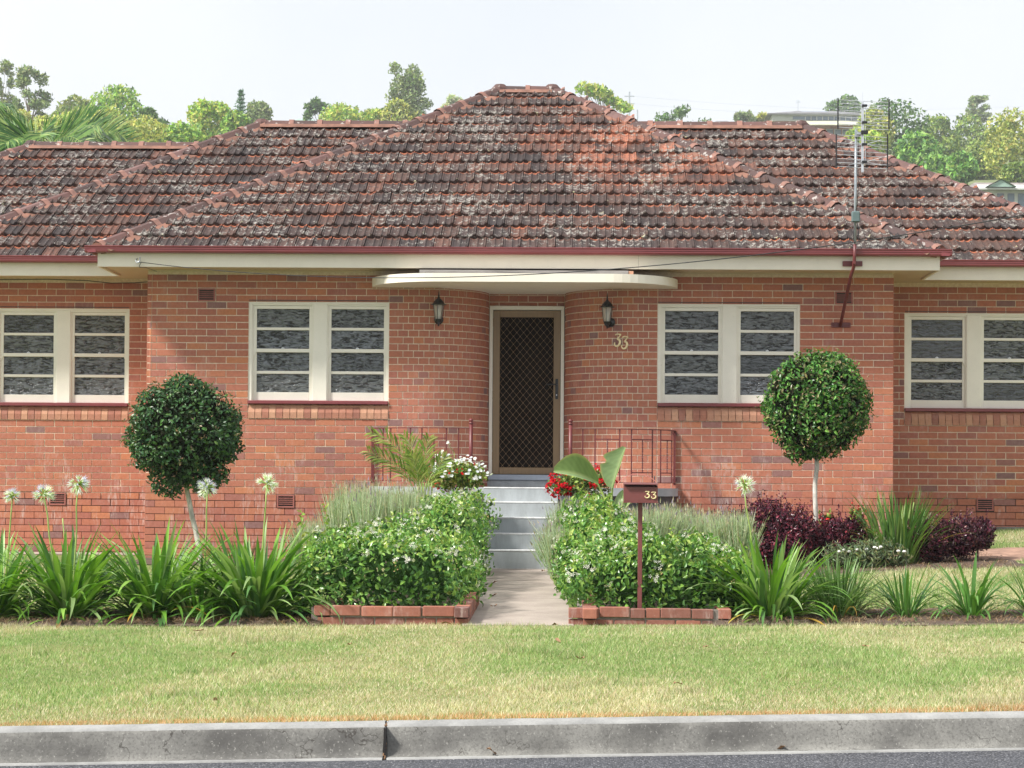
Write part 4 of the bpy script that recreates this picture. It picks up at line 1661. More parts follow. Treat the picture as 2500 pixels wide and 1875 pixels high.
hn = empty('house_number', (.56, 27.05, 2.52), label='brass numerals 33 fixed to the brick wall under the right lamp', cat='house number')
def wy(x):                                    # wall face beside the door curve
    return WY if x > CRX else WY + RAD - sqrt(RAD * RAD - (CRX - x) ** 2)
numeral(.505, wy(.54) - .014, 2.560, .078, .150, .0125, M['brass'], hn)
numeral(.590, wy(.62) - .014, 2.530, .078, .150, .0125, M['brass'], hn)

# ------------------------------------------------------------------ TV antenna
an = empty('tv_antenna', (3.21, 26.98, 2.84), label='tall television antenna with two wire grids on a bent pole above the eaves', cat='antenna')
mb = MB(); mb.box(3.105, 3.335, 26.985, 26.996, 2.80, 2.86, bev=.003); mb.build('wall_plate', M['maroon2'], an)
for x in (3.13, 3.31):
    mb = MB(); mb.lathe((0, 0, 0), [(.008, 0), (.008, .006), (.004, .009)], 6, Matrix.Translation((x, 26.985, 2.83)) @ Matrix.Rotation(pi / 2, 4, 'X')); mb.build('bolt', M['maroon2'], an)
mb = MB(); mb.box(3.165, 3.395, 26.375, 26.396, 3.475, 3.535, bev=.003); mb.build('fascia_plate', M['maroon2'], an)
mb = MB(); mb.tube([(3.21, 26.975, 2.82), (3.225, 26.80, 2.98), (3.262, 26.40, 3.36), (3.285, 26.30, 3.46), (3.290, 26.28, 3.56), (3.292, 26.26, 3.72)], .020, 12)
mb.build('lower_pole', M['maroon2'], an, smooth=True)
mb = MB(); mb.box(3.27, 3.30, 26.25, 26.38, 3.49, 3.52); mb.build('stand_off', M['maroon2'], an)
mb = MB(); mb.tube([(3.292, 26.26, 3.70), (3.300, 26.25, 5.06)], .0165, 12); mb.build('mast', M['galv'], an, smooth=True)
mb = MB(); mb.box(3.245, 3.345, 26.20, 26.235, 3.97, 4.10, bev=.012); mb.box(3.255, 3.335, 26.192, 26.203, 3.98, 4.09, bev=.004); mb.build('junction_box', M['jbox'], an)
mb = MB(); mb.tube([(3.30, 26.225, 4.10), (3.325, 26.225, 4.3), (3.32, 26.225, 4.7), (3.33, 26.22, 4.98), (3.37, 26.18, 5.0)], .004, 6)
mb.tube([(3.29, 26.22, 3.97), (3.27, 26.22, 3.86), (3.275, 26.22, 3.75), (3.30, 26.22, 3.70), (3.325, 26.22, 3.76), (3.33, 26.22, 3.88), (3.31, 26.22, 3.97)], .004, 6)
mb.tube([(3.31, 26.22, 3.97), (3.335, 26.22, 3.90), (3.32, 26.22, 3.82), (3.305, 26.23, 3.80)], .004, 6)
mb.build('coaxial_cable', M['black'], an, smooth=True)
mb = MB(); mb.box(3.345, 3.372, 26.11, 26.137, 4.54, 5.36); mb.build('boom', M['alu'], an)
mb = MB(); mb.tube([(3.358, 26.12, 5.36), (3.358, 26.12, 5.47)], .003, 5); mb.build('tip_rod', M['alu'], an)
mb = MB(); mb.box(3.296, 3.37, 26.14, 26.25, 4.985, 5.01); mb.box(3.285, 3.32, 26.20, 26.25, 4.965, 5.03); mb.build('mast_clamp', M['galv'], an)
for zz in (5.31, 5.115, 5.00, 4.86, 4.655):
    mb = MB(); mb.box(3.345, 3.405, 26.06, 26.108, zz - .012, zz + .014, bev=.004) if zz != 5.0 else mb.box(3.335, 3.415, 26.05, 26.108, zz - .02, zz + .02, bev=.004)
    mb.build('insulator', M['black'], an)
mb = MB()
for xx in (3.385, 3.365):
    mb.tube([(xx, 26.08, 5.30), (xx, 26.08, 4.66)], .003, 5)
mb.build('feed_line', M['alu'], an)
for zz in (5.31, 5.115, 4.86, 4.655):
    mb = MB()
    for sg in (-1, 1):
        for ud in (-1, 1):
            mb.tube([(3.375 + sg * .02, 26.07, zz), (3.375 + sg * .19, 26.02, zz + ud * .045)], .0025, 5)
    tag(mb.build('bow_tie_element', M['alu'], an), kind=None)
for (za, zb_, xa, xb_) in ((5.375, 5.055, 3.075, 3.665), (4.965, 4.60, 3.057, 3.650)):
    for xx in (xa, xb_):
        mb = MB(); mb.box(xx - .007, xx + .007, 26.125, 26.145, zb_ - .01, za + .02); mb.build('grid_upright', M['black'], an)
    for k in range(9):
        zz = lerp(za, zb_, k / 8)
        mb = MB(); mb.tube([(xa, 26.135, zz + .012), (3.36, 26.135, zz - .004), (xb_, 26.135, zz - .018)], .0040, 5); mb.build('grid_wire', M['alu'], an)

# overhead service wire
wire = empty('service_wire', (-5.116, 26.39, 3.484), label='thin overhead wire sagging from a hook on the left fascia across the porch canopy', cat='wire')
mb = MB(); pts = []
for i in range(61):
    t = 1.45 * i / 60
    pts.append((-5.10 + 8.7 * t, 26.36 - 8.36 * t, 3.484 - 1.727 * t + 1.303 * t * t))
mb.tube(pts, .0045, 5); mb.build('wire', M['black'], wire, smooth=True)
mb = MB(); mb.tube([(-5.13, 26.40, 3.53), (-5.14, 26.35, 3.50), (-5.12, 26.33, 3.47), (-5.09, 26.35, 3.50), (-5.09, 26.36, 3.54)], .006, 6); mb.lathe((-5.10, 26.34, 3.47), [(.012, 0), (.018, .01), (.012, .02)], 8)
mb.build('hook', M['galv'], wire)
mb = MB(); mb.tube([(-5.07, 26.35, 3.482), (-5.10, 26.37, 3.44), (-5.10, 26.40, 3.425), (-5.06, 26.6, 3.44), (-5.0, 26.95, 3.43)], .004, 5); mb.build('tail_cable', M['black'], wire, smooth=True)
mb = MB()
pts = [(-7.4, 28.17, 3.43), (-6.6, 28.16, 3.44), (-6.1, 28.16, 3.425), (-5.8, 28.16, 3.395), (-5.5, 28.16, 3.40), (-5.13, 28.16, 3.43)]
mb.tube(pts, .006, 6)
tag(mb.build('eave_cable', M['black'], None, smooth=True), 'black cable drooping under the eave of the left wing', 'cable')

# ------------------------------------------------------------------ letterbox
lb = empty('letterbox', (.548, 17.72, -.08), label='maroon metal letterbox numbered 33 on a square post by the path', cat='letterbox')
bx0, bx1, by0, by1, bz0, bz1 = .418, .680, 17.60, 17.84, .755, .875
mb = MB()
mb.box(bx0, bx1, by0, by0 + .004, bz0, bz1 - .004); mb.box(bx0, bx1, by1 - .004, by1, bz0, bz1 + .022)
mb.box(bx0, bx0 + .004, by0 + .004, by1 - .004, bz0, bz1 + .01); mb.box(bx1 - .004, bx1, by0 + .004, by1 - .004, bz0, bz1 + .01)
mb.box(bx0 - .003, bx1 + .003, by0 - .003, by1 + .003, bz0 - .008, bz0 - .0005)
mb.build('box_body', M['mailred'], lb)
mb = MB()
mb.add([(bx0 - .004, by0 - .030, bz1 + .014), (bx1 + .004, by0 - .030, bz1 + .014), (bx1 + .004, by1 + .004, bz1 + .028), (bx0 - .004, by1 + .004, bz1 + .028),
        (bx0 - .004, by0 - .030, bz1 + .018), (bx1 + .004, by0 - .030, bz1 + .018), (bx1 + .004, by1 + .004, bz1 + .032), (bx0 - .004, by1 + .004, bz1 + .032)],
       [(3, 2, 1, 0), (4, 5, 6, 7), (0, 1, 5, 4), (1, 2, 6, 5), (2, 3, 7, 6), (3, 0, 4, 7)])
mb.build('lid', M['mailred'], lb)
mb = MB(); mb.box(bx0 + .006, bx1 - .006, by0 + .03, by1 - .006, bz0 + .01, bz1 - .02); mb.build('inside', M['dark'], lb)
mb = MB(); mb.box(.5305, .5655, 17.70, 17.735, -.12, bz0 - .008, bev=.003); mb.build('post', M['mailred'], lb)
numeral(.578, by0 - .004, .785, .040, .052, .0052, M['gold'], lb, lean=0)
numeral(.628, by0 - .004, .780, .040, .052, .0052, M['gold'], lb, lean=0)
mb = MB()
n = 20; vs = []; fs = []
for i in range(n + 1):
    a = radians(152) - radians(118) * i / n
    x = .530 + .185 * cos(a); z = .805 + .165 * sin(a)
    for dy in (0, .035): vs += [(x, 17.86 + dy, z)]
    for dy in (0, .035): vs += [(x + .004 * cos(a), 17.86 + dy, z + .006 * sin(a))]
for i in range(n):
    q = i * 4
    fs += [(q, q + 1, q + 5, q + 4), (q + 2, q + 6, q + 7, q + 3), (q, q + 4, q + 6, q + 2), (q + 1, q + 3, q + 7, q + 5)]
mb.add(vs, fs); mb.build('paper_hoop', M['pink'], lb)
mb = MB(); mb.box(.660, .668, 17.862, 17.892, .86, .955); mb.build('hoop_stay', M['darkgrey'], lb)

# ------------------------------------------------------------------ brick edging of the two beds
def ebrick(b=.006):
    mb = MB(); mb.box(-.5, .5, -.5, .5, -.5, .5)
    V = []
    F = []
    bx, by, bz = .02, .05, .07
    m_ = MB(); m_.box(-.5, .5, -.5, .5, -.5, .5, bev=.04)
    return [tuple(v) for v in m_.v], [tuple(f) for f in m_.f], None


def edging(label, items, mortar):
    root = empty('brick_edging', (items[0][0], 17.55, -.2), label=label, cat='brick edging', group='low brick edgings either side of the path')
    mb = MB()
    for b in mortar: mb.box(*b)
    mo = mb.build('mortar_core', M['footing'], root)
    mats = []
    for (x, y, z, l, dp, h, rz) in items:
        A = np.array(TS(x, y + (.05 if rz < 1 else .0), z + .036, l, dp, h, rz))
        mats.append(A)
    pieces('brick', ebrick(), mats, 200, root, M['edge_brick'], 'edging_rest')


E0 = 17.50
items = []
xs_ = [-1.925, -1.742, -1.495, -1.262, -1.017]
ls = [.125, .232, .245, .215, .250]
for x, l in zip(xs_, ls): items.append((x, E0 + R.uniform(-.006, .006), -.145 + R.uniform(-.004, .004), l, .11, .076, R.uniform(-.01, .01)))
for x, l in ((-1.86, .20), (-1.635, .23), (-1.395, .23), (-1.155, .23), (-.965, .13)): items.append((x, E0 + .008, -.232, l, .105, .074, 0))
for k in range(9): items.append((-.835 + .0, 17.50 + k * .24 + .002, -.145 + k * .005, .23, .11, .076, pi / 2))
for k in range(9): items.append((-.835 + .0, 17.56 + k * .24, -.232 + k * .005, .23, .10, .078, pi / 2))
for k in range(5): items.append((-1.93, 17.63 + k * .24, -.145, .23, .10, .076, pi / 2))
edging('low brick edging left of the path under the flowering hedge', items, [(-1.86, -.89, E0 + .012, E0 + .10, -.26, -.078), (-.94, -.845, E0 + .1, 19.6, -.3, -.085), (-2.02, -1.94, E0 + .1, 18.8, -.28, -.085)])
items = []
for x, l in ((.048, .115), (.168, .112), (.348, .232), (.528, .112), (.645, .108), (.822, .235), (1.03, .165)): items.append((x, E0 + R.uniform(-.006, .006), -.145 + R.uniform(-.004, .004) + (.006 if x == .348 else 0), l, .11, .076 - (.004 if x > .5 else 0), R.uniform(-.01, .01)))
for x, l in ((.048, .115), (.225, .225), (.465, .235), (.705, .225), (.92, .19), (1.07, .09)): items.append((x, E0 + .006, -.232, l, .105, .074, 0))
for k in range(9): items.append((.155, 17.50 + k * .24 + .002, -.145 + k * .005, .23, .11, .076, pi / 2))
for k in range(9): items.append((.155, 17.56 + k * .24, -.232 + k * .005, .23, .10, .078, pi / 2))
for k in range(4): items.append((1.20, 17.62 + k * .24, -.145, .23, .10, .076, pi / 2))
edging('low brick edging right of the path at the foot of the letterbox', items, [(.06, 1.15, E0 + .012, E0 + .10, -.26, -.078), (.06, .14, E0 + .1, 19.6, -.3, -.085), (1.1, 1.19, E0 + .1, 18.6, -.28, -.085)])

# ------------------------------------------------------------------ vegetation helpers
def nrm(a): return a / (np.linalg.norm(a, axis=1, keepdims=True) + 1e-9)


def leaf_mesh(name, Pt, Nn, L, W, col, m, parent=None, local=False, up=0.3, fold=0.18, rs=None, along=0.35, shape='diamond'):
    """folded leaves at points Pt, facing roughly along Nn"""
    rs = rs or NR
    n = len(Pt)
    Nn = nrm(Nn + rs.normal(0, 0.45, (n, 3)))
    T = rs.normal(0, 1, (n, 3))
    D = nrm(T - Nn * np.sum(T * Nn, 1, keepdims=True) + Nn * along + np.array([0, 0, up]))
    S = nrm(np.cross(D, Nn))
    U = np.cross(S, D)
    L = (L * (0.7 + 0.6 * rs.rand(n)))[:, None]
    W = (W * (0.75 + 0.5 * rs.rand(n)))[:, None]
    if shape == 'diamond':
        V = np.stack([Pt, Pt + D * L * .45 - S * W * .5 + U * W * fold, Pt + D * L - U * L * .12, Pt + D * L * .45 + S * W * .5 + U * W * fold], 1)
        F = np.array([[0, 1, 2], [0, 2, 3]])
    else:
        V = np.stack([Pt, Pt + D * L * .3 - S * W * .5 + U * W * fold, Pt + D * L * .7 - S * W * .4 + U * W * fold * .7, Pt + D * L - U * L * .15,
                      Pt + D * L * .7 + S * W * .4 + U * W * fold * .7, Pt + D * L * .3 + S * W * .5 + U * W * fold, Pt + D * L * .5], 1)
        F = np.array([[0, 1, 6], [1, 2, 6], [2, 3, 6], [3, 4, 6], [4, 5, 6], [5, 0, 6]])
    k = V.shape[1]
    FF = (F[None] + (np.arange(n) * k)[:, None, None]).reshape(-1, 3)
    c = np.repeat(np.clip(col, 0, 1), k, 0)
    me = mk(name, V.reshape(-1, 3), FF, {'col': c}, smooth=False)
    return link(name, me, m, parent, local)


def blob_pts(blobs, n, rs=None, thick=0.3, cull=0.82, flat=0.0):
    rs = rs or NR
    B = np.array(blobs, float)
    c, r = B[:, :3], B[:, 3:6]
    wgt = (r[:, 0] * r[:, 1] * r[:, 2]) ** (2 / 3)
    idx = rs.choice(len(B), n, p=wgt / wgt.sum())
    d = nrm(rs.normal(0, 1, (n, 3)))
    rad = 1 - thick * rs.rand(n) ** 1.6
    rad *= 1 + 0.07 * np.sin(d[:, 0] * 7 + idx) * np.sin(d[:, 1] * 6 + idx * 2) * np.sin(d[:, 2] * 8)
    P_ = c[idx] + d * r[idx] * rad[:, None]
    keep = np.ones(n, bool)
    for j in range(len(B)):
        q = np.sum(((P_ - c[j]) / r[j]) ** 2, 1)
        keep &= ~((q < cull ** 2) & (idx != j))
    return P_[keep], nrm(d[keep] / r[idx][keep]), idx[keep]


def mixcols(cols, n, rs=None, jit=0.12, w=None):
    rs = rs or NR
    C_ = np.array(cols, float)
    i = rs.choice(len(C_), n, p=w)
    c = C_[i] * (1 + rs.normal(0, jit, (n, 1)))
    return np.clip(c * (1 + rs.normal(0, jit * .4, (n, 3))), 0.003, 1)


def limb(mb, a, b, r0, r1, n=7, k=5, wob=.02):
    pts = []
    for i in range(k + 1):
        t = i / k
        p = Vector(a).lerp(Vector(b), t)
        if 0 < i < k: p += Vector((R.uniform(-wob, wob), R.uniform(-wob, wob), 0))
        pts.append(p)
    mb.tube(pts, [lerp(r0, r1, i / k) for i in range(k + 1)], n)


# ------------------------------------------------------------------ two clipped ball trees
def ball_tree(x, y, zc, rx, rz_, base, tr, label, cols, seed, nleaf=17000, squash=0):
    rs = np.random.RandomState(seed)
    root = empty('ball_tree', base, label=label, cat='topiary tree', group='clipped lollipop trees in front of the house')
    mb = MB()
    limb(mb, base, (x, y, zc - rz_ * .75), tr, tr * .85, 10, 7, .012)
    limb(mb, (x, y, zc - rz_ * .8), (x, y, zc + .2), tr * .85, .012, 8)
    for k in range(9):
        a = 2 * pi * k / 9
        limb(mb, (x, y, zc - rz_ * .7 + .05 * k), (x + rx * .7 * cos(a), y + rx * .7 * sin(a), zc + rz_ * .3 * R.uniform(-1, 1.5)), .014, .004, 5)
    mb.build('trunk', M['bark'], root, smooth=True)
    blobs = [(x, y, zc + .02, rx * .90, rx * .90, rz_ * .90)]
    for k in range(34):
        d = rs.normal(0, 1, 3); d /= np.linalg.norm(d)
        s = rs.uniform(.16, .30)
        q_ = rs.uniform(.66, .76)
        blobs.append((x + d[0] * rx * q_, y + d[1] * rx * q_, zc + d[2] * rz_ * q_, rx * s, rx * s, rz_ * s))
    if squash:
        for a_, b_, c_ in ((.30, -.80, .20), (.48, -.78, .16), (.62, -.70, .14), (-.35, -.82, .18), (-.15, -.92, .17)):
            blobs.append((x + a_ * rx, y - .2 * rx, zc + b_ * rz_, rx * c_, rx * c_, rz_ * c_ * 1.3))
    P_, N_, _ = blob_pts(blobs, nleaf, rs, .5, .80)
    c = mixcols(cols, len(P_), rs, .22)
    leaf_mesh('crown', P_, N_, .054, .026, c, M['glossleaf'], root, up=-.15, fold=.25, rs=rs, shape='leaf')
    # stray shoots and bare twig tips
    P5, N5_, _ = blob_pts(blobs, 300, rs, .04, .9)
    S5 = np.repeat(P5, 6, 0) + np.repeat(nrm(N5_ + rs.normal(0, .4, N5_.shape)), 6, 0) * np.tile(np.linspace(0, .075, 6), len(P5))[:, None]
    leaf_mesh('stray_shoots', S5, rs.normal(0, 1, S5.shape), .04, .016, mixcols(cols[2:] + [(.30, .20, .12)], len(S5), rs, .2), M['glossleaf'], root, rs=rs)['kind'] = 'stuff'
    # inner leaf mass, coloured dark for the shade inside the crown
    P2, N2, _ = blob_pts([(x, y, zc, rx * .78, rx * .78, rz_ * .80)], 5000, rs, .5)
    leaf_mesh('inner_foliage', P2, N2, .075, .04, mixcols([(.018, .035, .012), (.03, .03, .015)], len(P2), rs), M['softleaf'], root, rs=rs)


G_DK = [(.024, .070, .026), (.036, .098, .034), (.05, .130, .038), (.085, .18, .045), (.06, .12, .04)]
ball_tree(-4.215, 24.5, 1.425, .66, .625, (-4.00, 24.5, -.08), .030, 'clipped ball tree left of the front windows with a dark crown and leaning trunk', G_DK, 5, squash=1)
ball_tree(2.66, 24.5, 1.765, .615, .655, (2.645, 24.5, .10), .028, 'clipped ball tree by the right window with a brighter crown on a straight white trunk',
          [(.035, .115, .022), (.055, .17, .030), (.09, .24, .040), (.15, .32, .06), (.20, .19, .08)], 9)


# ------------------------------------------------------------------ strap leaved clumps
def strap(L, w_, a0, bend, curl=0.0, n=9, fold=.25, tipdroop=1.6):
    """leaf rising in the xz plane; returns mesh data"""
    V = []; F = []
    x = z = 0.0
    for i in range(n + 1):
        s = i / n
        a = a0 - bend * s ** tipdroop
        ww = w_ * (.62 + .38 * sin(min(1, s * 1.7) * pi / 2)) * (1 - max(0, (s - .62) / .38) ** 1.7)
        ww = max(ww, .0008)
        nx, nz = -sin(a), cos(a)
        yy = curl * s * s
        h = ww * fold * .5
        V += [(x + nx * h, yy - ww / 2, z + nz * h), (x, yy, z), (x + nx * h, yy + ww / 2, z + nz * h)]
        if i < n:
            x += cos(a) * L / n; z += sin(a) * L / n
    for i in range(n):
        for k in range(2):
            q = i * 3 + k
            F.append((q, q + 1, q + 4, q + 3))
    return V, F


STRAPS = []
for a0, bend in ((1.5, .25), (1.45, .6), (1.38, .4), (1.34, 1.1), (1.25, .8), (1.22, 1.7), (1.15, .55), (1.12, 2.2), (1.02, 1.0), (.98, 2.0), (.9, .9), (.85, 2.5), (.75, 1.4), (.62, 2.0), (.45, 1.3), (.3, .8)):
    V, F = strap(1.0, .052, a0, bend, R.uniform(-.08, .08))
    me = mk('leaf', V, F, smooth=True); me.materials.append(M['strap'])
    STRAPS.append(me)
THIN = []
for a0, bend in ((1.5, .1), (1.45, .2), (1.4, .35), (1.3, .5), (1.2, .9), (1.1, 1.3), (.95, 1.5), (.8, 2.0)):
    V, F = strap(1.0, .026, a0, bend, R.uniform(-.1, .1), 9, .3)
    me = mk('leaf', V, F, smooth=True); me.materials.append(M['strap'])
    THIN.append(me)


def floret_head(r=.085, blue=.5, seed=1, pale=False):
    rs = np.random.RandomState(seed)
    V = []; F = []; C_ = []
    for k in range(52):
        d = rs.normal(0, 1, 3); d[2] = d[2] * .8 + .25; d /= np.linalg.norm(d)
        rr = r * rs.uniform(.75, 1.05)
        a = np.array(d) * .006
        b = np.array(d) * rr * .45
        c = np.array(d) * rr + np.array([0, 0, -.008 * rs.rand()])
        s = np.cross(d, [0.3, .2, 1]); s /= np.linalg.norm(s); u = np.cross(d, s)
        g = (.42, .55, .16)
        pc = (.66, .64, .92) if (rs.rand() < blue and d[2] > -.2) else (.90, .89, .94)
        tip = tuple(x * .95 for x in pc)
        k0 = len(V)
        for p, w_, cc in ((a, .0012, g), (b, .0022, g), (b * 1.15, .004, pc if rs.rand() < .6 else (.6, .72, .35))):
            for q in range(3):
                t = 2 * pi * q / 3
                V.append(p + (s * cos(t) + u * sin(t)) * w_); C_.append(cc)
        for q in range(5):          # flared lobes
            t = 2 * pi * q / 5
            V.append(c + (s * cos(t) + u * sin(t)) * .013); C_.append(tip)
        for lay_ in range(2):
            for q in range(3):
                q2 = (q + 1) % 3
                F.append((k0 + lay_ * 3 + q, k0 + lay_ * 3 + q2, k0 + lay_ * 3 + 3 + q2)); F.append((k0 + lay_ * 3 + q, k0 + lay_ * 3 + 3 + q2, k0 + lay_ * 3 + 3 + q))
        for q in range(5):
            F.append((k0 + 6 + q % 3, k0 + 9 + q, k0 + 6 + (q + 1) % 3))
    me = mk('flower_head', np.array(V), np.array(F), {'col': np.array(C_)})
    me.materials.append(M['petal'])
    return me


def clump(kind, loc, n0, H, spread, label, cat, group, greens, seed, meshes=STRAPS, wide=1.0, stalks=(), dead=4, droop=0.0, base_r=.09):
    rd = random.Random(seed)
    n = int(n0 * 1.75)
    root = empty(kind, loc, label=label, cat=cat, group=group)
    for k in range(n):
        t = (k + .5) / n
        o = bpy.data.objects.new('leaf', meshes[min(len(meshes) - 1, int((t ** .95) * len(meshes) * .98 + rd.uniform(-1, 1)) if t > .05 else 0)] if True else None)
        COL.objects.link(o)
        o.parent = root
        a = rd.uniform(0, 2 * pi)
        s = H * rd.uniform(.72, 1.12) * (1.0 if t < .75 else .8)
        rr = base_r * sqrt(rd.random())
        o.location = (rr * cos(a) * spread, rr * sin(a), -.02)
        o.rotation_euler = (rd.uniform(-.12, .12), rd.uniform(-.08, .1 + droop), a + rd.uniform(-.5, .5))
        o.scale = (s * 1.12 * spread ** .5, s * wide * rd.uniform(.8, 1.2), s)
        c = greens[rd.randrange(len(greens))]
        v = rd.uniform(.8, 1.25)
        if k >= n - dead: c, v = rd.choice([(.52, .42, .08), (.50, .30, .06), (.30, .16, .07)]), 1
        o.color = (c[0] * v, c[1] * v, c[2] * v, 1)
    for (dx, dy, hh, top, head) in stalks:
        mb = MB()
        limb(mb, (dx * .3, dy, 0), (dx, dy, hh), .0085, .0055, 6, 6, .008)
        s_ = mb.build('flower_stalk', M['stem'], root, smooth=True, local=True)
        if head is not None:
            h = bpy.data.objects.new('flower_head', head); COL.objects.link(h); h.parent = s_; h.location = (dx, dy, hh); h.rotation_euler = (R.uniform(-.2, .2), R.uniform(-.2, .2), R.uniform(0, 6)); h.scale = (top,) * 3
    return root


GR = [(.11, .25, .030), (.14, .31, .034), (.19, .37, .045), (.25, .43, .08), (.07, .17, .03), (.34, .48, .20), (.17, .32, .045), (.09, .20, .06), (.28, .40, .16)]
H1, H2, H3 = floret_head(seed=1), floret_head(blue=.75, seed=2), floret_head(blue=.1, seed=3)
AG = 'agapanthus clumps planted along the front garden bed'
def gl(x, y): return (x, y, gz(x, y) + .01)


clump('agapanthus', gl(-4.62, 18.05), 100, .70, 1.2, 'agapanthus clump cut by the left edge of the photo', 'agapanthus', AG, GR, 1, stalks=[(.10, .1, .98, 1, H1)])
clump('agapanthus', gl(-4.02, 18.0), 125, .76, 1.25, 'large agapanthus clump with two pale blue flower heads in front of the left wall vent', 'agapanthus', AG, GR, 2, stalks=[(-.21, 0, .99, 1.25, H1), (.055, .05, 1.08, 1.25, H2), (-.1, .2, .80, 1, None)], base_r=.11)
clump('agapanthus', gl(-3.33, 18.05), 125, .76, 1.3, 'agapanthus clump without flowers between the two flowering ones, left of the leaning trunk', 'agapanthus', AG, GR, 3, base_r=.11)
clump('agapanthus', gl(-2.96, 17.95), 60, .56, 1.2, 'shorter agapanthus clump with yellowing tips below the leaning trunk', 'agapanthus', AG, GR, 4, dead=9, stalks=[(.04, .12, 1.05, 1.25, H2)])
clump('agapanthus', gl(-2.52, 18.0), 160, .78, 1.35, 'widest agapanthus clump, next to the left brick edging, with one white flower head', 'agapanthus', AG, GR, 5, stalks=[(.08, .05, 1.08, 1.25, H3)], base_r=.14, dead=10)
clump('agapanthus', gl(1.60, 18.0), 130, .66, 1.45, 'large agapanthus clump with one white flower head, right of the letterbox', 'agapanthus', AG, GR, 6, stalks=[(-.21, .1, 1.05, 1.25, H3)], base_r=.13, dead=6)
clump('agapanthus', gl(2.66, 17.95), 40, .46, 1.0, 'small dark agapanthus beside the grassy tussock', 'agapanthus', AG, [(.06, .16, .03), (.08, .19, .035), (.10, .23, .04)], 7, base_r=.07)
clump('agapanthus', gl(3.18, 17.95), 42, .50, 1.1, 'small open agapanthus second from the right edge', 'agapanthus', AG, [(.08, .20, .04), (.10, .24, .045), (.14, .30, .06)], 8, base_r=.06)
clump('agapanthus', gl(3.68, 18.0), 30, .44, 1.1, 'small agapanthus cut by the right edge of the photo', 'agapanthus', AG, [(.08, .20, .04), (.10, .24, .045)], 10, base_r=.05)
clump('grass_tussock', gl(2.13, 17.98), 150, .52, 1.1, 'pale grassy tussock of thin arching leaves in the front right bed', 'ornamental grass', None, [(.13, .24, .07), (.17, .29, .10), (.22, .33, .14), (.10, .20, .05)], 11, meshes=THIN, base_r=.12, dead=14)
clump('iris_clump', (3.42, 23.6, gz(3.42, 23.6)), 130, .80, 1.3, 'upright iris clump with thin leaves beside the corner of the right wing', 'iris', None, [(.09, .19, .05), (.12, .23, .06), (.20, .30, .08)], 12, meshes=THIN[:6], wide=1.0, base_r=.16, dead=5,
      stalks=[(.16, 0, .66, 1, None), (.38, .05, .50, 1, None), (.30, -.05, .46, 1, None)])
clump('lily_turf', (-3.6, 24.9, gz(-3.6, 24.9)), 60, .34, 1.2, 'low tuft of leaves with a few white flowers behind the agapanthus, left bed', 'garden plant', None, [(.10, .20, .05), (.14, .26, .07)], 13, meshes=THIN, base_r=.15)


# ------------------------------------------------------------------ star jasmine hedges
def hedge_blobs(boxes, rs, r=.24):
    """boxes: (x0,x1,y0,y1,zt0,zt1) top heights at the front and back"""
    B = []
    for x0, x1, y0, y1, za, zb in boxes:
        nx = max(1, int((x1 - x0 - 2 * r) / (r * .75)) + 1); ny = max(1, int((y1 - y0 - 2 * r) / (r * .85)) + 1)
        for i in range(nx):
            for j in range(ny):
                x = lerp(x0 + r, x1 - r, i / max(1, nx - 1)) if nx > 1 else (x0 + x1) / 2
                y = lerp(y0 + r, y1 - r, j / max(1, ny - 1)) if ny > 1 else (y0 + y1) / 2
                top = lerp(za, zb, j / max(1, ny - 1))
                g = gz(x, y)
                z = top - r
                while z > g - .02:
                    q = r * rs.uniform(.80, 1.25)
                    B.append((x + rs.normal(0, .05), y + rs.normal(0, .05), z + rs.normal(0, .045), q, q, q))
                    z -= r * .85
    return B


M['jasleaf'] = foliage('jasmine_leaf', 0.30, 0.25, 0.5)
JAS = [(.07, .185, .040), (.10, .24, .048), (.135, .29, .055), (.20, .36, .07), (.26, .42, .09), (.38, .48, .12)]


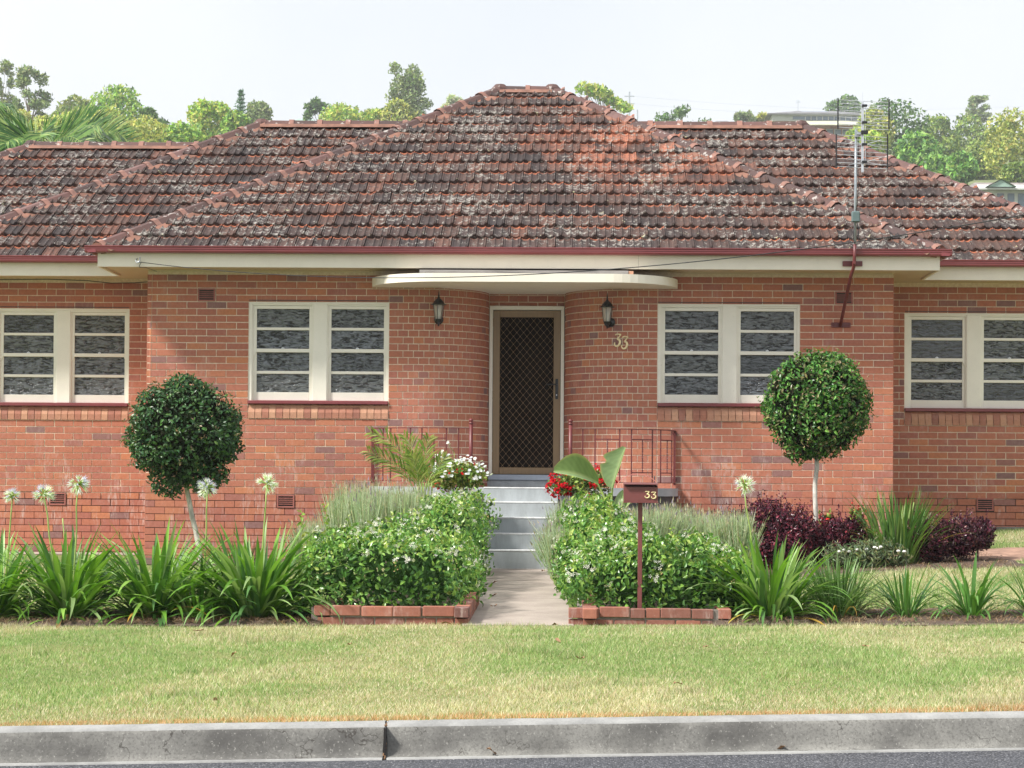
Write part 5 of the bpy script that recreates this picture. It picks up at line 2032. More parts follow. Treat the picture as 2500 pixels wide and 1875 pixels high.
def jasmine(label, boxes, nl, nf, seed, twigs=()):
    rs = np.random.RandomState(seed)
    b = boxes[0]
    root = empty('jasmine_hedge', ((b[0] + b[1]) / 2, (b[2] + b[3]) / 2, gz(0, 18)), label=label, cat='hedge', group='white flowering jasmine hedges either side of the path')
    B = hedge_blobs(boxes, rs)
    P_, N_, _ = blob_pts(B, nl, rs, .38, .84)
    ok = P_[:, 2] > -.12
    P_, N_ = P_[ok], N_[ok]
    top = np.clip((N_[:, 2] + .3), 0, 1)
    n = len(P_)
    # leaves facing upward draw the lighter, yellower greens more often
    pr = rs.rand(n) * .75 + top * .35
    ci = np.clip((pr * 5.6).astype(int), 0, 5)
    sh = rs.rand(n) < .40
    ci[sh] = rs.randint(0, 4, sh.sum())
    c = np.array(JAS)[ci] * (1 + rs.normal(0, .15, (n, 1)))
    leaf_mesh('foliage', P_, N_, .050, .025, np.clip(c, .01, 1), M['jasleaf'], root, up=.35, fold=.3, rs=rs, shape='leaf')
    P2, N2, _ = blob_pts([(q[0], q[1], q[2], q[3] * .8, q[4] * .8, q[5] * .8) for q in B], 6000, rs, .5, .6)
    leaf_mesh('inner_foliage', P2, N2, .08, .045, mixcols([(.03, .075, .02), (.045, .10, .028)], len(P2), rs), M['softleaf'], root, rs=rs)  # inner leaves coloured dark to give the shade within the hedge
    # shoots standing proud of the clipped top
    P3, N3, _ = blob_pts(B, 900, rs, .05, .9)
    k = (N3[:, 2] > .35)
    P3, N3 = P3[k], N3[k]
    S3 = np.repeat(P3, 7, 0); hgt = np.tile(np.linspace(0, .085, 7), len(P3))
    S3 = S3 + np.array([0, 0, 1.0]) * hgt[:, None]
    leaf_mesh('young_shoot', S3, np.tile([0, -.3, 1.0], (len(S3), 1)) + rs.normal(0, .8, (len(S3), 3)), .036, .016, mixcols([(.22, .36, .06), (.32, .42, .08), (.14, .28, .05)], len(S3), rs), M['leaf'], root, up=.5, rs=rs)['kind'] = 'stuff'
    # flowers: little five armed pinwheels in clusters
    P4, N4, _ = blob_pts(B, nf * 6, rs, .02, .92)
    k = (N4[:, 2] > -.1) & (P4[:, 2] > .0)
    P4, N4 = P4[k][:nf], N4[k][:nf]
    m4 = 6
    C4 = np.repeat(P4, m4, 0) + rs.normal(0, .020, (len(P4) * m4, 3)) + np.repeat(N4, m4, 0) * .030
    N5 = nrm(np.repeat(N4, m4, 0) + rs.normal(0, .5, (len(C4), 3)))
    T = nrm(np.cross(N5, rs.normal(0, 1, N5.shape))); U = np.cross(N5, T)
    V = []; F = []
    cc = []
    for q in range(5):
        a = 2 * pi * q / 5
        d = T * cos(a) + U * sin(a); e_ = T * cos(a + .5) + U * sin(a + .5)
        V.append(np.stack([C4, C4 + d * .0175 + N5 * .002, C4 + e_ * .0140 + N5 * .003], 1))
    V = np.stack(V, 1).reshape(-1, 3)
    FF = np.arange(len(V)).reshape(-1, 3)
    col = np.tile((.86, .84, .78), (len(V), 1)) * np.repeat((.85 + .15 * rs.rand(len(C4))), 15)[:, None]
    link('flowers', mk('flowers', V, FF, {'col': col}), M['petal'], root)
    # faded yellow-pink blooms
    P6, N6, _ = blob_pts(B, nf * 3, rs, .02, .92)
    k = (N6[:, 2] > .1); P6, N6 = P6[k][:nf // 2], N6[k][:nf // 2]
    P6 = np.repeat(P6, 5, 0) + rs.normal(0, .018, (len(P6) * 5, 3))
    leaf_mesh('faded_flowers', P6, np.repeat(N6, 5, 0), .016, .011, mixcols([(.62, .42, .22), (.66, .50, .38), (.70, .58, .30)], len(P6), rs), M['petal'], root, rs=rs)
    for (x, y, z0, z1) in twigs:
        mb = MB(); limb(mb, (x + .06, y, z0), (x, y, z1), .004, .002, 5); mb.build('twig', M['stem'], root)
        pz = np.linspace(z0 + .05, z1, 16)
        PP = np.stack([np.interp(pz, [z0, z1], [x + .06, x]), np.full(16, y), pz], 1)
        leaf_mesh('twig_leaves', PP, rs.normal(0, 1, (16, 3)), .055, .026, mixcols([(.25, .38, .06), (.36, .42, .10)], 16, rs), M['leaf'], root, rs=rs, shape='leaf')


jasmine('clipped jasmine hedge left of the path, taller at the back beside the steps',
        [(-2.20, -.80, 17.62, 19.4, .40, .43), (-1.95, -.84, 19.2, 21.0, .43, .54), (-1.62, -.90, 20.8, 24.2, .62, .76)], 72000, 260, 21, twigs=((-2.28, 19, .30, .66), (-2.10, 19.2, .40, .70)))
jasmine('clipped jasmine hedge right of the path behind the letterbox post',
        [(.04, 1.40, 17.72, 19.4, .36, .42), (-.05, .80, 19.2, 21.2, .42, .54), (.75, 1.42, 19.2, 20.6, .38, .42), (-.06, .62, 21.0, 22.6, .58, .70)], 72000, 280, 22, twigs=((.33, 20.4, .50, .80), (.20, 20.5, .48, .78)))


# ------------------------------------------------------------------ lavender
def lavender(label, boxes, n, seed):
    """boxes (x0,x1,y0,y1,ztop): tufts of thin grey-green spikes"""
    rs = np.random.RandomState(seed)
    b = boxes[0]
    root = empty('lavender_bush', ((b[0] + b[1]) / 2, (b[2] + b[3]) / 2, gz(b[0], b[2])), label=label, cat='lavender', group='grey green lavender bushes behind the hedges')
    V = []; C_ = []
    PL = []
    for (x0, x1, y0, y1, zt) in boxes:
        k = int(n * (x1 - x0) * (y1 - y0) / sum((q[1] - q[0]) * (q[3] - q[2]) for q in boxes))
        nb = max(3, int((x1 - x0) * (y1 - y0) * 22))
        cx = rs.uniform(x0, x1, nb); cy = rs.uniform(y0, y1, nb); ch_ = rs.uniform(.82, 1.0, nb)
        bi = rs.randint(0, nb, k)
        bx = cx[bi]; by = cy[bi]
        g = np.array([gz(p, q) for p, q in zip(bx, by)])
        lean = rs.normal(0, .10, (k, 2))
        lean *= 1
        h = (zt - g) * ch_[bi] * rs.uniform(.45, 1.0, k) ** .7
        P0 = np.stack([bx, by, g + h * .1], 1)
        P1 = np.stack([bx + lean[:, 0] * 1.0, by + lean[:, 1] * 1.0, g + h * (1 - .25 * np.hypot(lean[:, 0], lean[:, 1]))], 1)
        D = nrm(P1 - P0)
        S = nrm(np.cross(D, rs.normal(0, 1, D.shape)))
        wd = rs.uniform(.003, .006, k)[:, None]
        mid = P0 * .4 + P1 * .6
        tri = np.stack([mid - S * wd, P1, mid + S * wd], 1)
        V.append(tri.reshape(-1, 3))
        c = mixcols([(.34, .43, .27), (.42, .51, .34), (.52, .59, .41), (.27, .35, .19), (.48, .48, .31)], k, rs, .14)
        C_.append(np.repeat(c, 3, 0))
        # needle leaves along the upper stems
        for t in (.35, .5, .65, .8):
            q = P0 * (1 - t) + P1 * t
            PL.append((q, D, c))
        sel = rs.rand(k) < .10           # old flower spikes
        q = P1[sel]; dd = D[sel]; ss = S[sel]
        sp = np.stack([q - ss * .007, q + dd * .045, q + ss * .007], 1)
        V.append(sp.reshape(-1, 3)); C_.append(np.repeat(mixcols([(.36, .32, .22), (.30, .24, .30), (.42, .38, .26)], sel.sum(), rs), 3, 0))
    V = np.concatenate(V); C_ = np.concatenate(C_)
    link('stems', mk('stems', V, np.arange(len(V)).reshape(-1, 3), {'col': C_}), M['softleaf'], root)
    Q = np.concatenate([p[0] for p in PL]); Dn = np.concatenate([p[1] for p in PL]); Cn = np.concatenate([p[2] for p in PL])
    leaf_mesh('foliage', Q, rs.normal(0, 1, Q.shape), .042, .006, Cn, M['softleaf'], root, up=1.1, fold=.05, rs=rs)


lavender('broad lavender bush left of the path between the jasmine and the brick wall', [(-2.30, -1.55, 21.6, 23.8, 1.02), (-2.62, -2.2, 21.6, 23.2, .62), (-1.55, -1.1, 23.6, 24.6, .92)], 16000, 31)
lavender('lavender in front of the right planter box beside the steps', [(-.12, .28, 22.8, 24.6, .86), (-.16, -.04, 20.8, 23.6, .58)], 6500, 32)
lavender('lavender with pale spikes right of the letterbox in front of the porch', [(.62, 1.25, 21.2, 22.8, .80), (1.2, 1.60, 21.0, 22.4, .74)], 14000, 33)

# ------------------------------------------------------------------ planter boxes and their flowers
def planter(x0, x1, y0, y1, zt, label):
    root = empty('planter_box', ((x0 + x1) / 2, (y0 + y1) / 2, 0), label=label, cat='planter', group='slate grey planter boxes at the top of the steps')
    mb = MB(); t = .02
    mb.box(x0, x1, y0, y0 + t, 0, zt, bev=.004); mb.box(x0, x1, y1 - t, y1, 0, zt, bev=.004)
    mb.box(x0 + .001, x0 + t, y0 + t, y1 - t, 0, zt, bev=.004); mb.box(x1 - t, x1 - .001, y0 + t, y1 - t, 0, zt, bev=.004)
    mb.build('box_body', M['planter'], root)
    mb = MB(); mb.box(x0 + t, x1 - t, y0 + t, y1 - t, zt - .08, zt - .03); mb.build('potting_soil', M['soil'], root)


planter(-1.56, -1.045, 25.0, 25.5, .770, 'slate grey planter box left of the steps under the white flowers')
planter(-.112, .40, 25.0, 25.5, .770, 'slate grey planter box right of the steps under the red geraniums')


def discs(C0, N0, r, col, rs, petals=5, cup=.25):
    T = nrm(np.cross(N0, rs.normal(0, 1, N0.shape))); U = np.cross(N0, T)
    V = []
    for q in range(petals):
        a = 2 * pi * q / petals; h = pi / petals * .95
        d1 = T * cos(a - h) + U * sin(a - h); d2 = T * cos(a) + U * sin(a); d3 = T * cos(a + h) + U * sin(a + h)
        V.append(np.stack([C0, C0 + d1 * r * .75 + N0 * r * cup, C0 + d2 * r + N0 * r * cup, C0 + d3 * r * .75 + N0 * r * cup], 1))
    V = np.stack(V, 1)
    n = len(C0)
    V = V.reshape(-1, 3)
    F = np.arange(len(V)).reshape(-1, 4)
    return V, F, np.repeat(col, petals * 4, 0)


def flower_bush(name, label, cat, x, y, z, rx, rz_, leafcols, nl, flowers, seed, leafL=.045, wispy=()):
    rs = np.random.RandomState(seed)
    root = empty(name, (x, y, z - rz_ * .6), label=label, cat=cat)
    blobs = [(x + rs.uniform(-1, 1) * rx * .62, y + rs.uniform(-1, 1) * rx * .4, z + rs.uniform(-.75, .6) * rz_ * .6, rx * .38, rx * .36, rz_ * .42) for _ in range(16)]
    P_, N_, _ = blob_pts(blobs, nl, rs, .8, .5)
    leaf_mesh('foliage', P_, N_, leafL, leafL * .55, mixcols(leafcols, len(P_), rs, .2), M['leaf'], root, up=.4, rs=rs, shape='leaf')
    for nm, cols, nclus, per, r, zmin, xr in flowers:
        P4, N4, _ = blob_pts(blobs, nclus * 30, rs, .02, .95)
        k = (P4[:, 2] > z + zmin * rz_) & (N4[:, 1] < .3) & (P4[:, 0] > x + xr[0] * rx) & (P4[:, 0] < x + xr[1] * rx)
        P4, N4 = P4[k][:nclus], N4[k][:nclus]
        if not len(P4): continue
        C4 = np.repeat(P4, per, 0) + rs.normal(0, r * .95, (len(P4) * per, 3)) + np.repeat(N4, per, 0) * .02 + np.array([0, -.01, .015])
        N5 = nrm(np.repeat(N4, per, 0) * .6 + np.array([0, -.5, .8]) + rs.normal(0, .45, (len(C4), 3)))
        V, F, c = discs(C4, N5, r, mixcols(cols, len(C4), rs, .06), rs)
        link(nm, mk(nm, V, F, {'col': c}), M['petal'], root)
    for (dx, dz, ex, ez) in wispy:
        mb = MB(); limb(mb, (x + dx, y, z + dz), (x + ex, y - .05, z + ez), .004, .0025, 5); mb.build('stem', M['stem'], root)
        C4 = np.array([[x + ex, y - .05, z + ez]]).repeat(4, 0) + rs.normal(0, .008, (4, 3))
        V, F, c = discs(C4, nrm(np.array([[0, -.5, .8]]).repeat(4, 0) + rs.normal(0, .3, (4, 3))), .017, np.array([(.86, .86, .88)] * 4), rs)
        link('wispy_flower', mk('wispy_flower', V, F, {'col': c}), M['petal'], root)


flower_bush('white_periwinkle', 'loose bush of white flowers with a few red ones in the left planter box', 'flowering plant', -1.20, 25.2, .98, .40, .26,
            [(.09, .17, .03), (.16, .27, .05), (.26, .36, .08), (.36, .38, .10)], 2400,
            [('white_flowers', [(.86, .87, .90), (.80, .84, .90)], 46, 3, .021, -.15, (-1, 1.2)), ('red_flowers', [(.55, .015, .02), (.42, .01, .02)], 16, 3, .015, -.7, (-1, .3))], 41,
            wispy=((-.05, .1, -.17, .38), (-.05, .1, -.24, .28), (-.1, .05, -.30, .22), (-.1, .05, -.22, .14)))
flower_bush('red_geranium', 'red geranium bush in the right planter box, half behind a broad leaf', 'flowering plant', .13, 25.2, .90, .40, .22,
            [(.09, .17, .04), (.17, .27, .05), (.30, .36, .08), (.14, .17, .05)], 2400,
            [('red_flowers', [(.50, .006, .018), (.62, .010, .02), (.36, .004, .014)], 40, 9, .0145, -.6, (-1.3, -.25)), ('red_flowers', [(.50, .006, .018), (.62, .010, .02)], 30, 9, .0145, -.7, (.1, .9))], 42)


# ------------------------------------------------------------------ young bird of paradise with broad leaves
def broad_leaf(root, pts_mid, widths_l, widths_r, side, nrm_, name='broad_leaf', cut=None):
    """blade built along a midrib polyline; side = direction of the blade's width; widths each side"""
    V = []; F = []; c = []; v = []
    n = len(pts_mid)
    k = 6
    side = Vector(side).normalized(); nn = Vector(nrm_).normalized()
    for i in range(n):
        p = Vector(pts_mid[i])
        for j in range(-k, k + 1):
            t = j / k
            w_ = widths_r[i] if j > 0 else widths_l[i]
            q = p + side * (t * w_) + nn * (abs(t) ** 1.5 * w_ * .35)
            V.append(q)
            base = (.24, .36, .13) if j >= 0 else (.30, .43, .20)
            f = 1 - .12 * ((i * 3 + j) % 2) + .06 * sin(i * 2.3)
            col = tuple(x * f for x in base)
            if abs(j) == k: col = (.50, .52, .20)
            if j == 0: col = (.42, .52, .24)
            c.append(col); v.append(0)
    m_ = 2 * k + 1
    for i in range(n - 1):
        for j in range(2 * k):
            if cut and (i in cut[0]) and (j - k) in cut[1]: continue
            a = i * m_ + j
            F.append((a, a + 1, a + m_ + 1, a + m_))
    return link(name, mk(name, V, F, {'col': np.array(c), 'v': np.array(v)}, smooth=True), M['bigleaf'], root)


bop = empty('bird_of_paradise', (.40, 23.2, .1), label='young bird of paradise plant with two broad pale green leaves beside the steps', cat='garden plant')
mb = MB()
mb.tube([(.40, 23.2, .15), (.39, 23.2, .60), (.35, 23.2, .76), (.28, 23.2, .90), (.20, 23.2, .945)], [.02, .016, .013, .010, .007], 8); mb.build('leaf_stalk', M['stem'], bop, smooth=True)
mb = MB(); mb.tube([(.41, 23.2, .15), (.415, 23.2, .62), (.43, 23.2, .86), (.47, 23.2, 1.02)], [.02, .015, .011, .007], 8); mb.build('leaf_stalk', M['stem'], bop, smooth=True)
n = 16
mid = []; wl_ = []; wr_ = []
for i in range(n + 1):
    t = i / n
    mid.append((.285 - .46 * t, 23.18 - .06 * sin(t * 3), .915 + .115 * t + .075 * sin(t * pi) * .35))
    wl_.append(.012 + .02 * sin(pi * t) ** .7)
    wr_.append(.006 + .185 * sin(pi * min(1, t * .93 + .04)) ** .75)
broad_leaf(bop, mid, wl_, wr_, (.12, -.25, 1), (0, -.7, .3))
mid = []; wl_ = []; wr_ = []
for i in range(n + 1):
    t = i / n
    mid.append((.425 + .135 * t ** 1.2, 23.16 - .03 * t, .86 + .42 * t))
    wl_.append(.004 + .20 * sin(pi * min(1, t * .85 + .06)) ** .8 * (1 - .55 * max(0, t - .70) / .3) * (.74 if 8 <= i <= 9 else 1))
    wr_.append(.004 + .012 * sin(pi * t))
broad_leaf(bop, mid, [w_ * 1.0 for w_ in wl_], wr_, (1, -.25, -.28), (0.1, -.5, .1))
for (x0, z0, x1, z1, w_) in ((.50, .62, .66, .86, .05), (.46, .60, .54, .84, .05)):
    mid = [(lerp(x0, x1, i / 10), 23.22, lerp(z0, z1, i / 10)) for i in range(11)]
    ww = [.003 + w_ * sin(pi * min(1, i / 10 * .95 + .03)) ** .8 for i in range(11)]
    o = broad_leaf(bop, mid, ww, ww, (.8, -.5, -.5), (0, -.5, .1), 'young_leaf')


# ------------------------------------------------------------------ palms
def frond(root, pts, nleaf, ll, cols, rs, name='frond', droop=.25, w_=.014, side=(0, 0, 1), two=True, spread=.9, mat='softleaf'):
    P_ = [Vector(p) for p in pts]
    # resample
    S = [0]
    for a, b in zip(P_, P_[1:]): S.append(S[-1] + (b - a).length)
    def at(s):
        for i in range(len(S) - 1):
            if s <= S[i + 1] + 1e-9: return P_[i].lerp(P_[i + 1], (s - S[i]) / (S[i + 1] - S[i])), (P_[i + 1] - P_[i]).normalized()
        return P_[-1], (P_[-1] - P_[-2]).normalized()
    mb = MB(); mb.tube(P_, [.012 * (1 - .75 * s / S[-1]) * (w_ / .014) for s in S], 5)
    st_o = mb.build('frond', M['stem'], root)
    V = []; F = []; C_ = []
    for k in range(nleaf):
        t = .22 + .78 * (k + .5) / nleaf
        p, d = at(t * S[-1])
        for sg in (-1, 1):
            s_ = d.cross(Vector(side)).normalized() * sg if two else Vector(side)
            L = ll * (sin(pi * min(1, t * .8 + .12)) ** .7) * rs.uniform(.85, 1.1)
            dd = (d * (1 - spread * .55) + s_ * spread + Vector(rs.normal(0, .10, 3))).normalized()
            b = p + dd * L * .55 + Vector((0, 0, .05 * L))
            e_ = p + dd * L + Vector((0, 0, -droop * L))
            q = dd.cross(Vector((0, -1, .3))).normalized() * w_
            i0 = len(V)
            V += [p - q * .4, p + q * .4, b + q, b - q, e_]
            F += [(i0, i0 + 1, i0 + 2), (i0, i0 + 2, i0 + 3), (i0 + 3, i0 + 2, i0 + 4)]
            c = np.array(cols[rs.randint(len(cols))]) * rs.uniform(.8, 1.2)
            C_ += [c] * 5
    link('leaflets', mk('leaflets', V, np.array(F), {'col': np.array(C_)}), M[mat], st_o)


rs = np.random.RandomState(51)
pm = empty('golden_cane_palm', (-1.63, 24.5, .1), label='small golden cane palm with yellow green fronds leaning left in front of the porch railing', cat='palm')
mb = MB()
for k in range(6): limb(mb, (-1.66 + .02 * k, 24.5 + R.uniform(-.05, .05), .1), (-1.66 + .03 * k, 24.5, .9), .016, .009, 6)
mb.build('canes', M['stem'], pm, smooth=True)
PC = [(.20, .30, .04), (.28, .36, .06), (.14, .24, .04), (.38, .42, .12)]
for pts in ([(-1.66, 24.5, .75), (-1.74, 24.5, 1.02), (-1.84, 24.48, 1.22), (-2.00, 24.45, 1.38), (-2.18, 24.42, 1.45)],
            [(-1.66, 24.5, .75), (-1.78, 24.45, .98), (-1.94, 24.40, 1.12), (-2.20, 24.32, 1.24)],
            [(-1.64, 24.5, .75), (-1.68, 24.5, 1.08), (-1.74, 24.5, 1.30), (-1.82, 24.5, 1.42)],
            [(-1.62, 24.5, .75), (-1.60, 24.5, 1.05), (-1.57, 24.48, 1.28), (-1.54, 24.45, 1.40)],
            [(-1.60, 24.5, .75), (-1.52, 24.5, .98), (-1.42, 24.5, 1.12), (-1.36, 24.5, 1.18)],
            [(-1.64, 24.5, .75), (-1.66, 24.4, 1.0), (-1.70, 24.35, 1.15), (-1.72, 24.3, 1.2)]):
    frond(pm, pts, 20, .235, PC, rs, droop=.10, w_=.0085, side=(0, 1, .1), spread=.52, mat='leaf')

# ------------------------------------------------------------------ burgundy shrubs and low plants in the right garden
BU = [(.060, .010, .022), (.095, .014, .030), (.14, .020, .042), (.040, .008, .018), (.19, .03, .05)]


def shrub(name, label, cat, blobs, n, cols, seed, L=.038, W=.018, mat='glossleaf', group=None, up=.5, dark=(.02, .006, .010)):
    rs = np.random.RandomState(seed)
    b = blobs[0]
    root = empty(name, (b[0], b[1], gz(b[0], b[1])), label=label, cat=cat, group=group)
    P_, N_, _ = blob_pts(blobs, n, rs, .55, .75)
    leaf_mesh('foliage', P_, N_, L, W, mixcols(cols, len(P_), rs, .25), M[mat], root, up=up, rs=rs, shape='leaf')
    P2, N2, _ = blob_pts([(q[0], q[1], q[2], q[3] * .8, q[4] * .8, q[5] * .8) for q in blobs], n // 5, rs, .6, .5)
    leaf_mesh('inner_foliage', P2, N2, L * 1.6, W * 1.6, mixcols([dark], len(P2), rs), M['softleaf'], root, rs=rs)  # core leaves take a dark colour as the shade inside the shrub
    # upright shoots
    P3, N3, _ = blob_pts(blobs, n // 22, rs, .05, .9)
    k = N3[:, 2] > .25
    P3 = P3[k]
    S3 = np.repeat(P3, 9, 0) + np.tile(np.linspace(0, 1, 9), len(P3))[:, None] * np.repeat(nrm(N3[k] * .5 + np.array([0, 0, 1.]) + rs.normal(0, .25, (len(P3), 3))) * rs.uniform(.05, .14, (len(P3), 1)), 9, 0)
    leaf_mesh('shoots', S3, rs.normal(0, 1, S3.shape), L * .8, W * .8, mixcols(cols, len(S3), rs, .25), M[mat], root, up=.5, rs=rs)['kind'] = 'stuff'
    mb = MB()
    for k in range(8):
        q = blobs[k % len(blobs)]
        limb(mb, (q[0] + R.uniform(-.05, .05), q[1], gz(q[0], q[1]) - .02), (q[0] + R.uniform(-.2, .2), q[1] + R.uniform(-.1, .1), q[2] + q[5] * .5), .008, .003, 5)
    mb.build('branches', M['bark2'], root)
    return root


BG = 'burgundy leaved shrubs along the right wall'
shrub('burgundy_shrub', 'wide burgundy shrub in front of the low wall vent, left of the white trunk', 'shrub',
      [(2.05, 23.6, .42, .32, .30, .32), (1.75, 23.6, .34, .28, .28, .28), (2.32, 23.5, .36, .28, .28, .28), (1.50, 23.7, .30, .22, .2, .24), (2.12, 23.4, .22, .34, .3, .2)], 11000, BU, 61, group=BG)
shrub('burgundy_shrub', 'smaller burgundy shrub just right of the white trunk, mixed with green plants', 'shrub',
      [(2.80, 23.7, .34, .20, .22, .22), (2.62, 23.7, .28, .18, .2, .2), (3.02, 23.8, .28, .17, .2, .2), (2.95, 23.7, .42, .09, .1, .16)], 4500, BU, 62, group=BG)
shrub('burgundy_shrub', 'burgundy shrub at the right end of the bed under the right wing', 'shrub',
      [(4.05, 23.6, .36, .26, .25, .22), (3.78, 23.6, .30, .24, .24, .19), (4.28, 23.7, .40, .16, .2, .17), (3.62, 23.6, .36, .14, .2, .14)], 6500, [(.055, .012, .026), (.085, .016, .034), (.12, .02, .045), (.17, .07, .07), (.04, .01, .02)], 63, group=BG)
d3 = shrub('daisy_patch', 'low grey green plants with white button flowers between the burgundy shrubs', 'garden plant',
           [(3.05, 23.2, .16, .26, .2, .12), (2.82, 23.2, .14, .22, .2, .11), (3.28, 23.25, .15, .2, .18, .11)], 2600, [(.16, .22, .12), (.22, .28, .17), (.34, .34, .18), (.12, .17, .08)], 64, L=.07, W=.013, mat='leaf', dark=(.05, .06, .03))
for (x, z) in ((2.92, .245), (3.10, .27), (3.16, .275), (2.74, .225), (3.34, .235), (3.40, .23), (2.84, .225), (3.02, .25), (3.13, .26), (2.79, .24)):
    mb = MB(); mb.lathe((x, 23.05, z), [(.006, -.006), (.020, 0), (.022, .008), (.014, .017), (.002, .02)], 9)
    mb.build('white_flower', M['bulb'], d3, smooth=True)
shrub('green_seedlings', 'small green plant with red flowers behind the burgundy shrubs', 'garden plant',
      [(3.06, 24.2, .52, .08, .08, .13), (2.76, 24.3, .50, .08, .08, .09), (3.18, 24.1, .34, .08, .08, .1)], 700, [(.14, .26, .04), (.24, .34, .05), (.30, .34, .08), (.5, .03, .03)], 65, L=.045, W=.025, mat='leaf', dark=(.04, .08, .02))
shrub('low_rose_bush', 'low green bush with a few dark red flowers behind the last left agapanthus', 'shrub',
      [(-2.55, 25.6, .12, .22, .2, .14), (-2.85, 25.7, .08, .2, .2, .12), (-2.25, 25.6, .10, .18, .2, .12)], 2200, [(.07, .13, .04), (.12, .20, .05), (.18, .22, .09), (.09, .12, .05), (.35, .02, .03)], 66, L=.045, W=.024, mat='leaf', dark=(.03, .04, .02))


# ------------------------------------------------------------------ lawns
def fbm(x, y, s):
    r = np.random.RandomState(s)
    v = 0; a = 1; tot = 0
    for o in range(5):
        f = 1.1 * 2 ** o
        for _ in range(3):
            th = r.uniform(0, 2 * pi); ph = r.uniform(0, 6)
            v = v + a * np.sin((x * cos(th) + y * sin(th)) * f * r.uniform(.7, 1.3) + ph)
        tot += a * 3; a *= .62
    return v / tot


GZ = np.vectorize(gz)


def lawn(name, x, y, rs, hgt=.024):
    n = len(x)
    z = GZ(x, y)
    k = 11.64 + .0686 * x
    dist = y - k
    p = fbm(x * 1.5, y * 1.6, 7) * 1.9
    p2 = fbm(x * 2.8, y * 5, 9)
    p3 = fbm(x * 1.1 + 7, y * 1.7, 19)
    dry = np.clip(1.15 - dist / 1.3, 0, 1) * .85 + np.clip(p * 1.3 + .18, 0, .7) + np.clip((dist < 0) * 1, 0, 1)
    dry = np.clip(dry + rs.normal(0, .16, n), 0, 1)
    dry = np.where((y > 17.0) & (y < 17.45), np.clip(dry + .35, 0, 1), dry)
    green = np.array([(.25, .37, .13), (.33, .45, .18), (.41, .50, .23), (.16, .27, .09)])[rs.randint(0, 4, n)]
    straw = np.array([(.66, .58, .42), (.74, .67, .51), (.52, .40, .27), (.60, .58, .36)])[rs.randint(0, 4, n)]
    edge = np.array([(.58, .34, .18), (.68, .46, .28)])[rs.randint(0, 2, n)]
    isd = rs.rand(n) < dry * .85 + .10
    c = np.where(isd[:, None], straw, green)
    ed = (dist < .13) & (rs.rand(n) < .75)
    c = np.where(ed[:, None], edge, c) * (1 + rs.normal(0, .12, (n, 1))) * (1 + .25 * p2[:, None])
    rank = (p2 > .34) & (rs.rand(n) < .7)
    c = np.where(rank[:, None], c * .72, c)
    bare = (p3 > .48) & (rs.rand(n) < .75) & (dist > .3)
    h = hgt * rs.uniform(.5, 1.25, n) * (1 + .9 * p2) * np.where(bare, .35, 1) * np.where(rank, 1.35, 1) * np.where(rs.rand(n) < .01, 2.2, 1)
    c = np.where(bare[:, None], c * .6 + np.array([.20, .14, .10]), c)
    a = rs.uniform(0, 2 * pi, n); ln = rs.uniform(.1, 1.1, n) * h
    dx, dy = np.cos(a), np.sin(a)
    b = rs.uniform(0, 2 * pi, n)
    wd = rs.uniform(.0014, .0028, n) * (1 + (y > 18) * .5)
    base = np.stack([x, y, z], 1)
    sx = np.stack([np.cos(b) * wd, np.sin(b) * wd, np.zeros(n)], 1)
    tip = base + np.stack([dx * ln, dy * ln, h], 1)
    V = np.stack([base - sx, base + sx, tip], 1).reshape(-1, 3)
    me = mk(name, V, np.arange(3 * n).reshape(-1, 3), {'col': np.repeat(np.clip(c, .01, 1), 3, 0)})
    return tag(link(name, me, M['grass']), kind='stuff')


rs = np.random.RandomState(71)
n = 330000
x = rs.uniform(-4.9, 4.4, n)
t = rs.rand(n) ** 1.15
kk = 11.64 + .0686 * x - .012 - .03 * rs.rand(n) * (rs.rand(n) < .3)
y = kk + (17.44 + .06 * np.sin(x * 5) - kk) * t
ok = ~((x > pxl(17) - .02) & (x < pxr(17) + .02) & (y > 17.38))
lawn('verge_grass', x[ok], y[ok], rs)
n = 150000
x = np.concatenate([rs.uniform(1.15, 6.3, n), rs.uniform(-7.6, -1.95, n // 2)])
y = np.concatenate([rs.uniform(18.6, 28.1, n), rs.uniform(18.75, 25.1, n // 2)])
bed = (x > 1.2) & (x < 4.6) & (y > 22.7 + .25 * np.sin(x * 2)) & (y < 27) & ~((x > 4.4) & (y > 25.6))
pth = (x > 4.0) & (y > 23.6) & (y < 25.3)
ok = ~(bed | pth)
lawn('garden_grass', x[ok], y[ok], rs, .036)
# tussock on the verge at right
rs2 = np.random.RandomState(5)
n = 260
a = rs2.uniform(0, 2 * pi, n); r_ = .06 * np.sqrt(rs2.rand(n))
bx, by = 3.02 + r_ * np.cos(a), 13.1 + r_ * np.sin(a)
bz = GZ(bx, by)
tip = np.stack([bx + np.cos(a) * rs2.uniform(.02, .09, n), by + np.sin(a) * rs2.uniform(.02, .08, n), bz + rs2.uniform(.04, .11, n)], 1)
s_ = np.stack([np.sin(a) * .0015, -np.cos(a) * .0015, np.zeros(n)], 1)
b0 = np.stack([bx, by, bz], 1)
V = np.stack([b0 - s_, b0 + s_, tip], 1).reshape(-1, 3)
tag(link('grass_tuft', mk('grass_tuft', V, np.arange(3 * n).reshape(-1, 3), {'col': np.repeat(mixcols([(.5, .45, .3), (.35, .4, .2)], n, rs2), 3, 0)}), M['grass']), 'straw coloured tuft of long grass on the right of the verge', 'grass tuft')

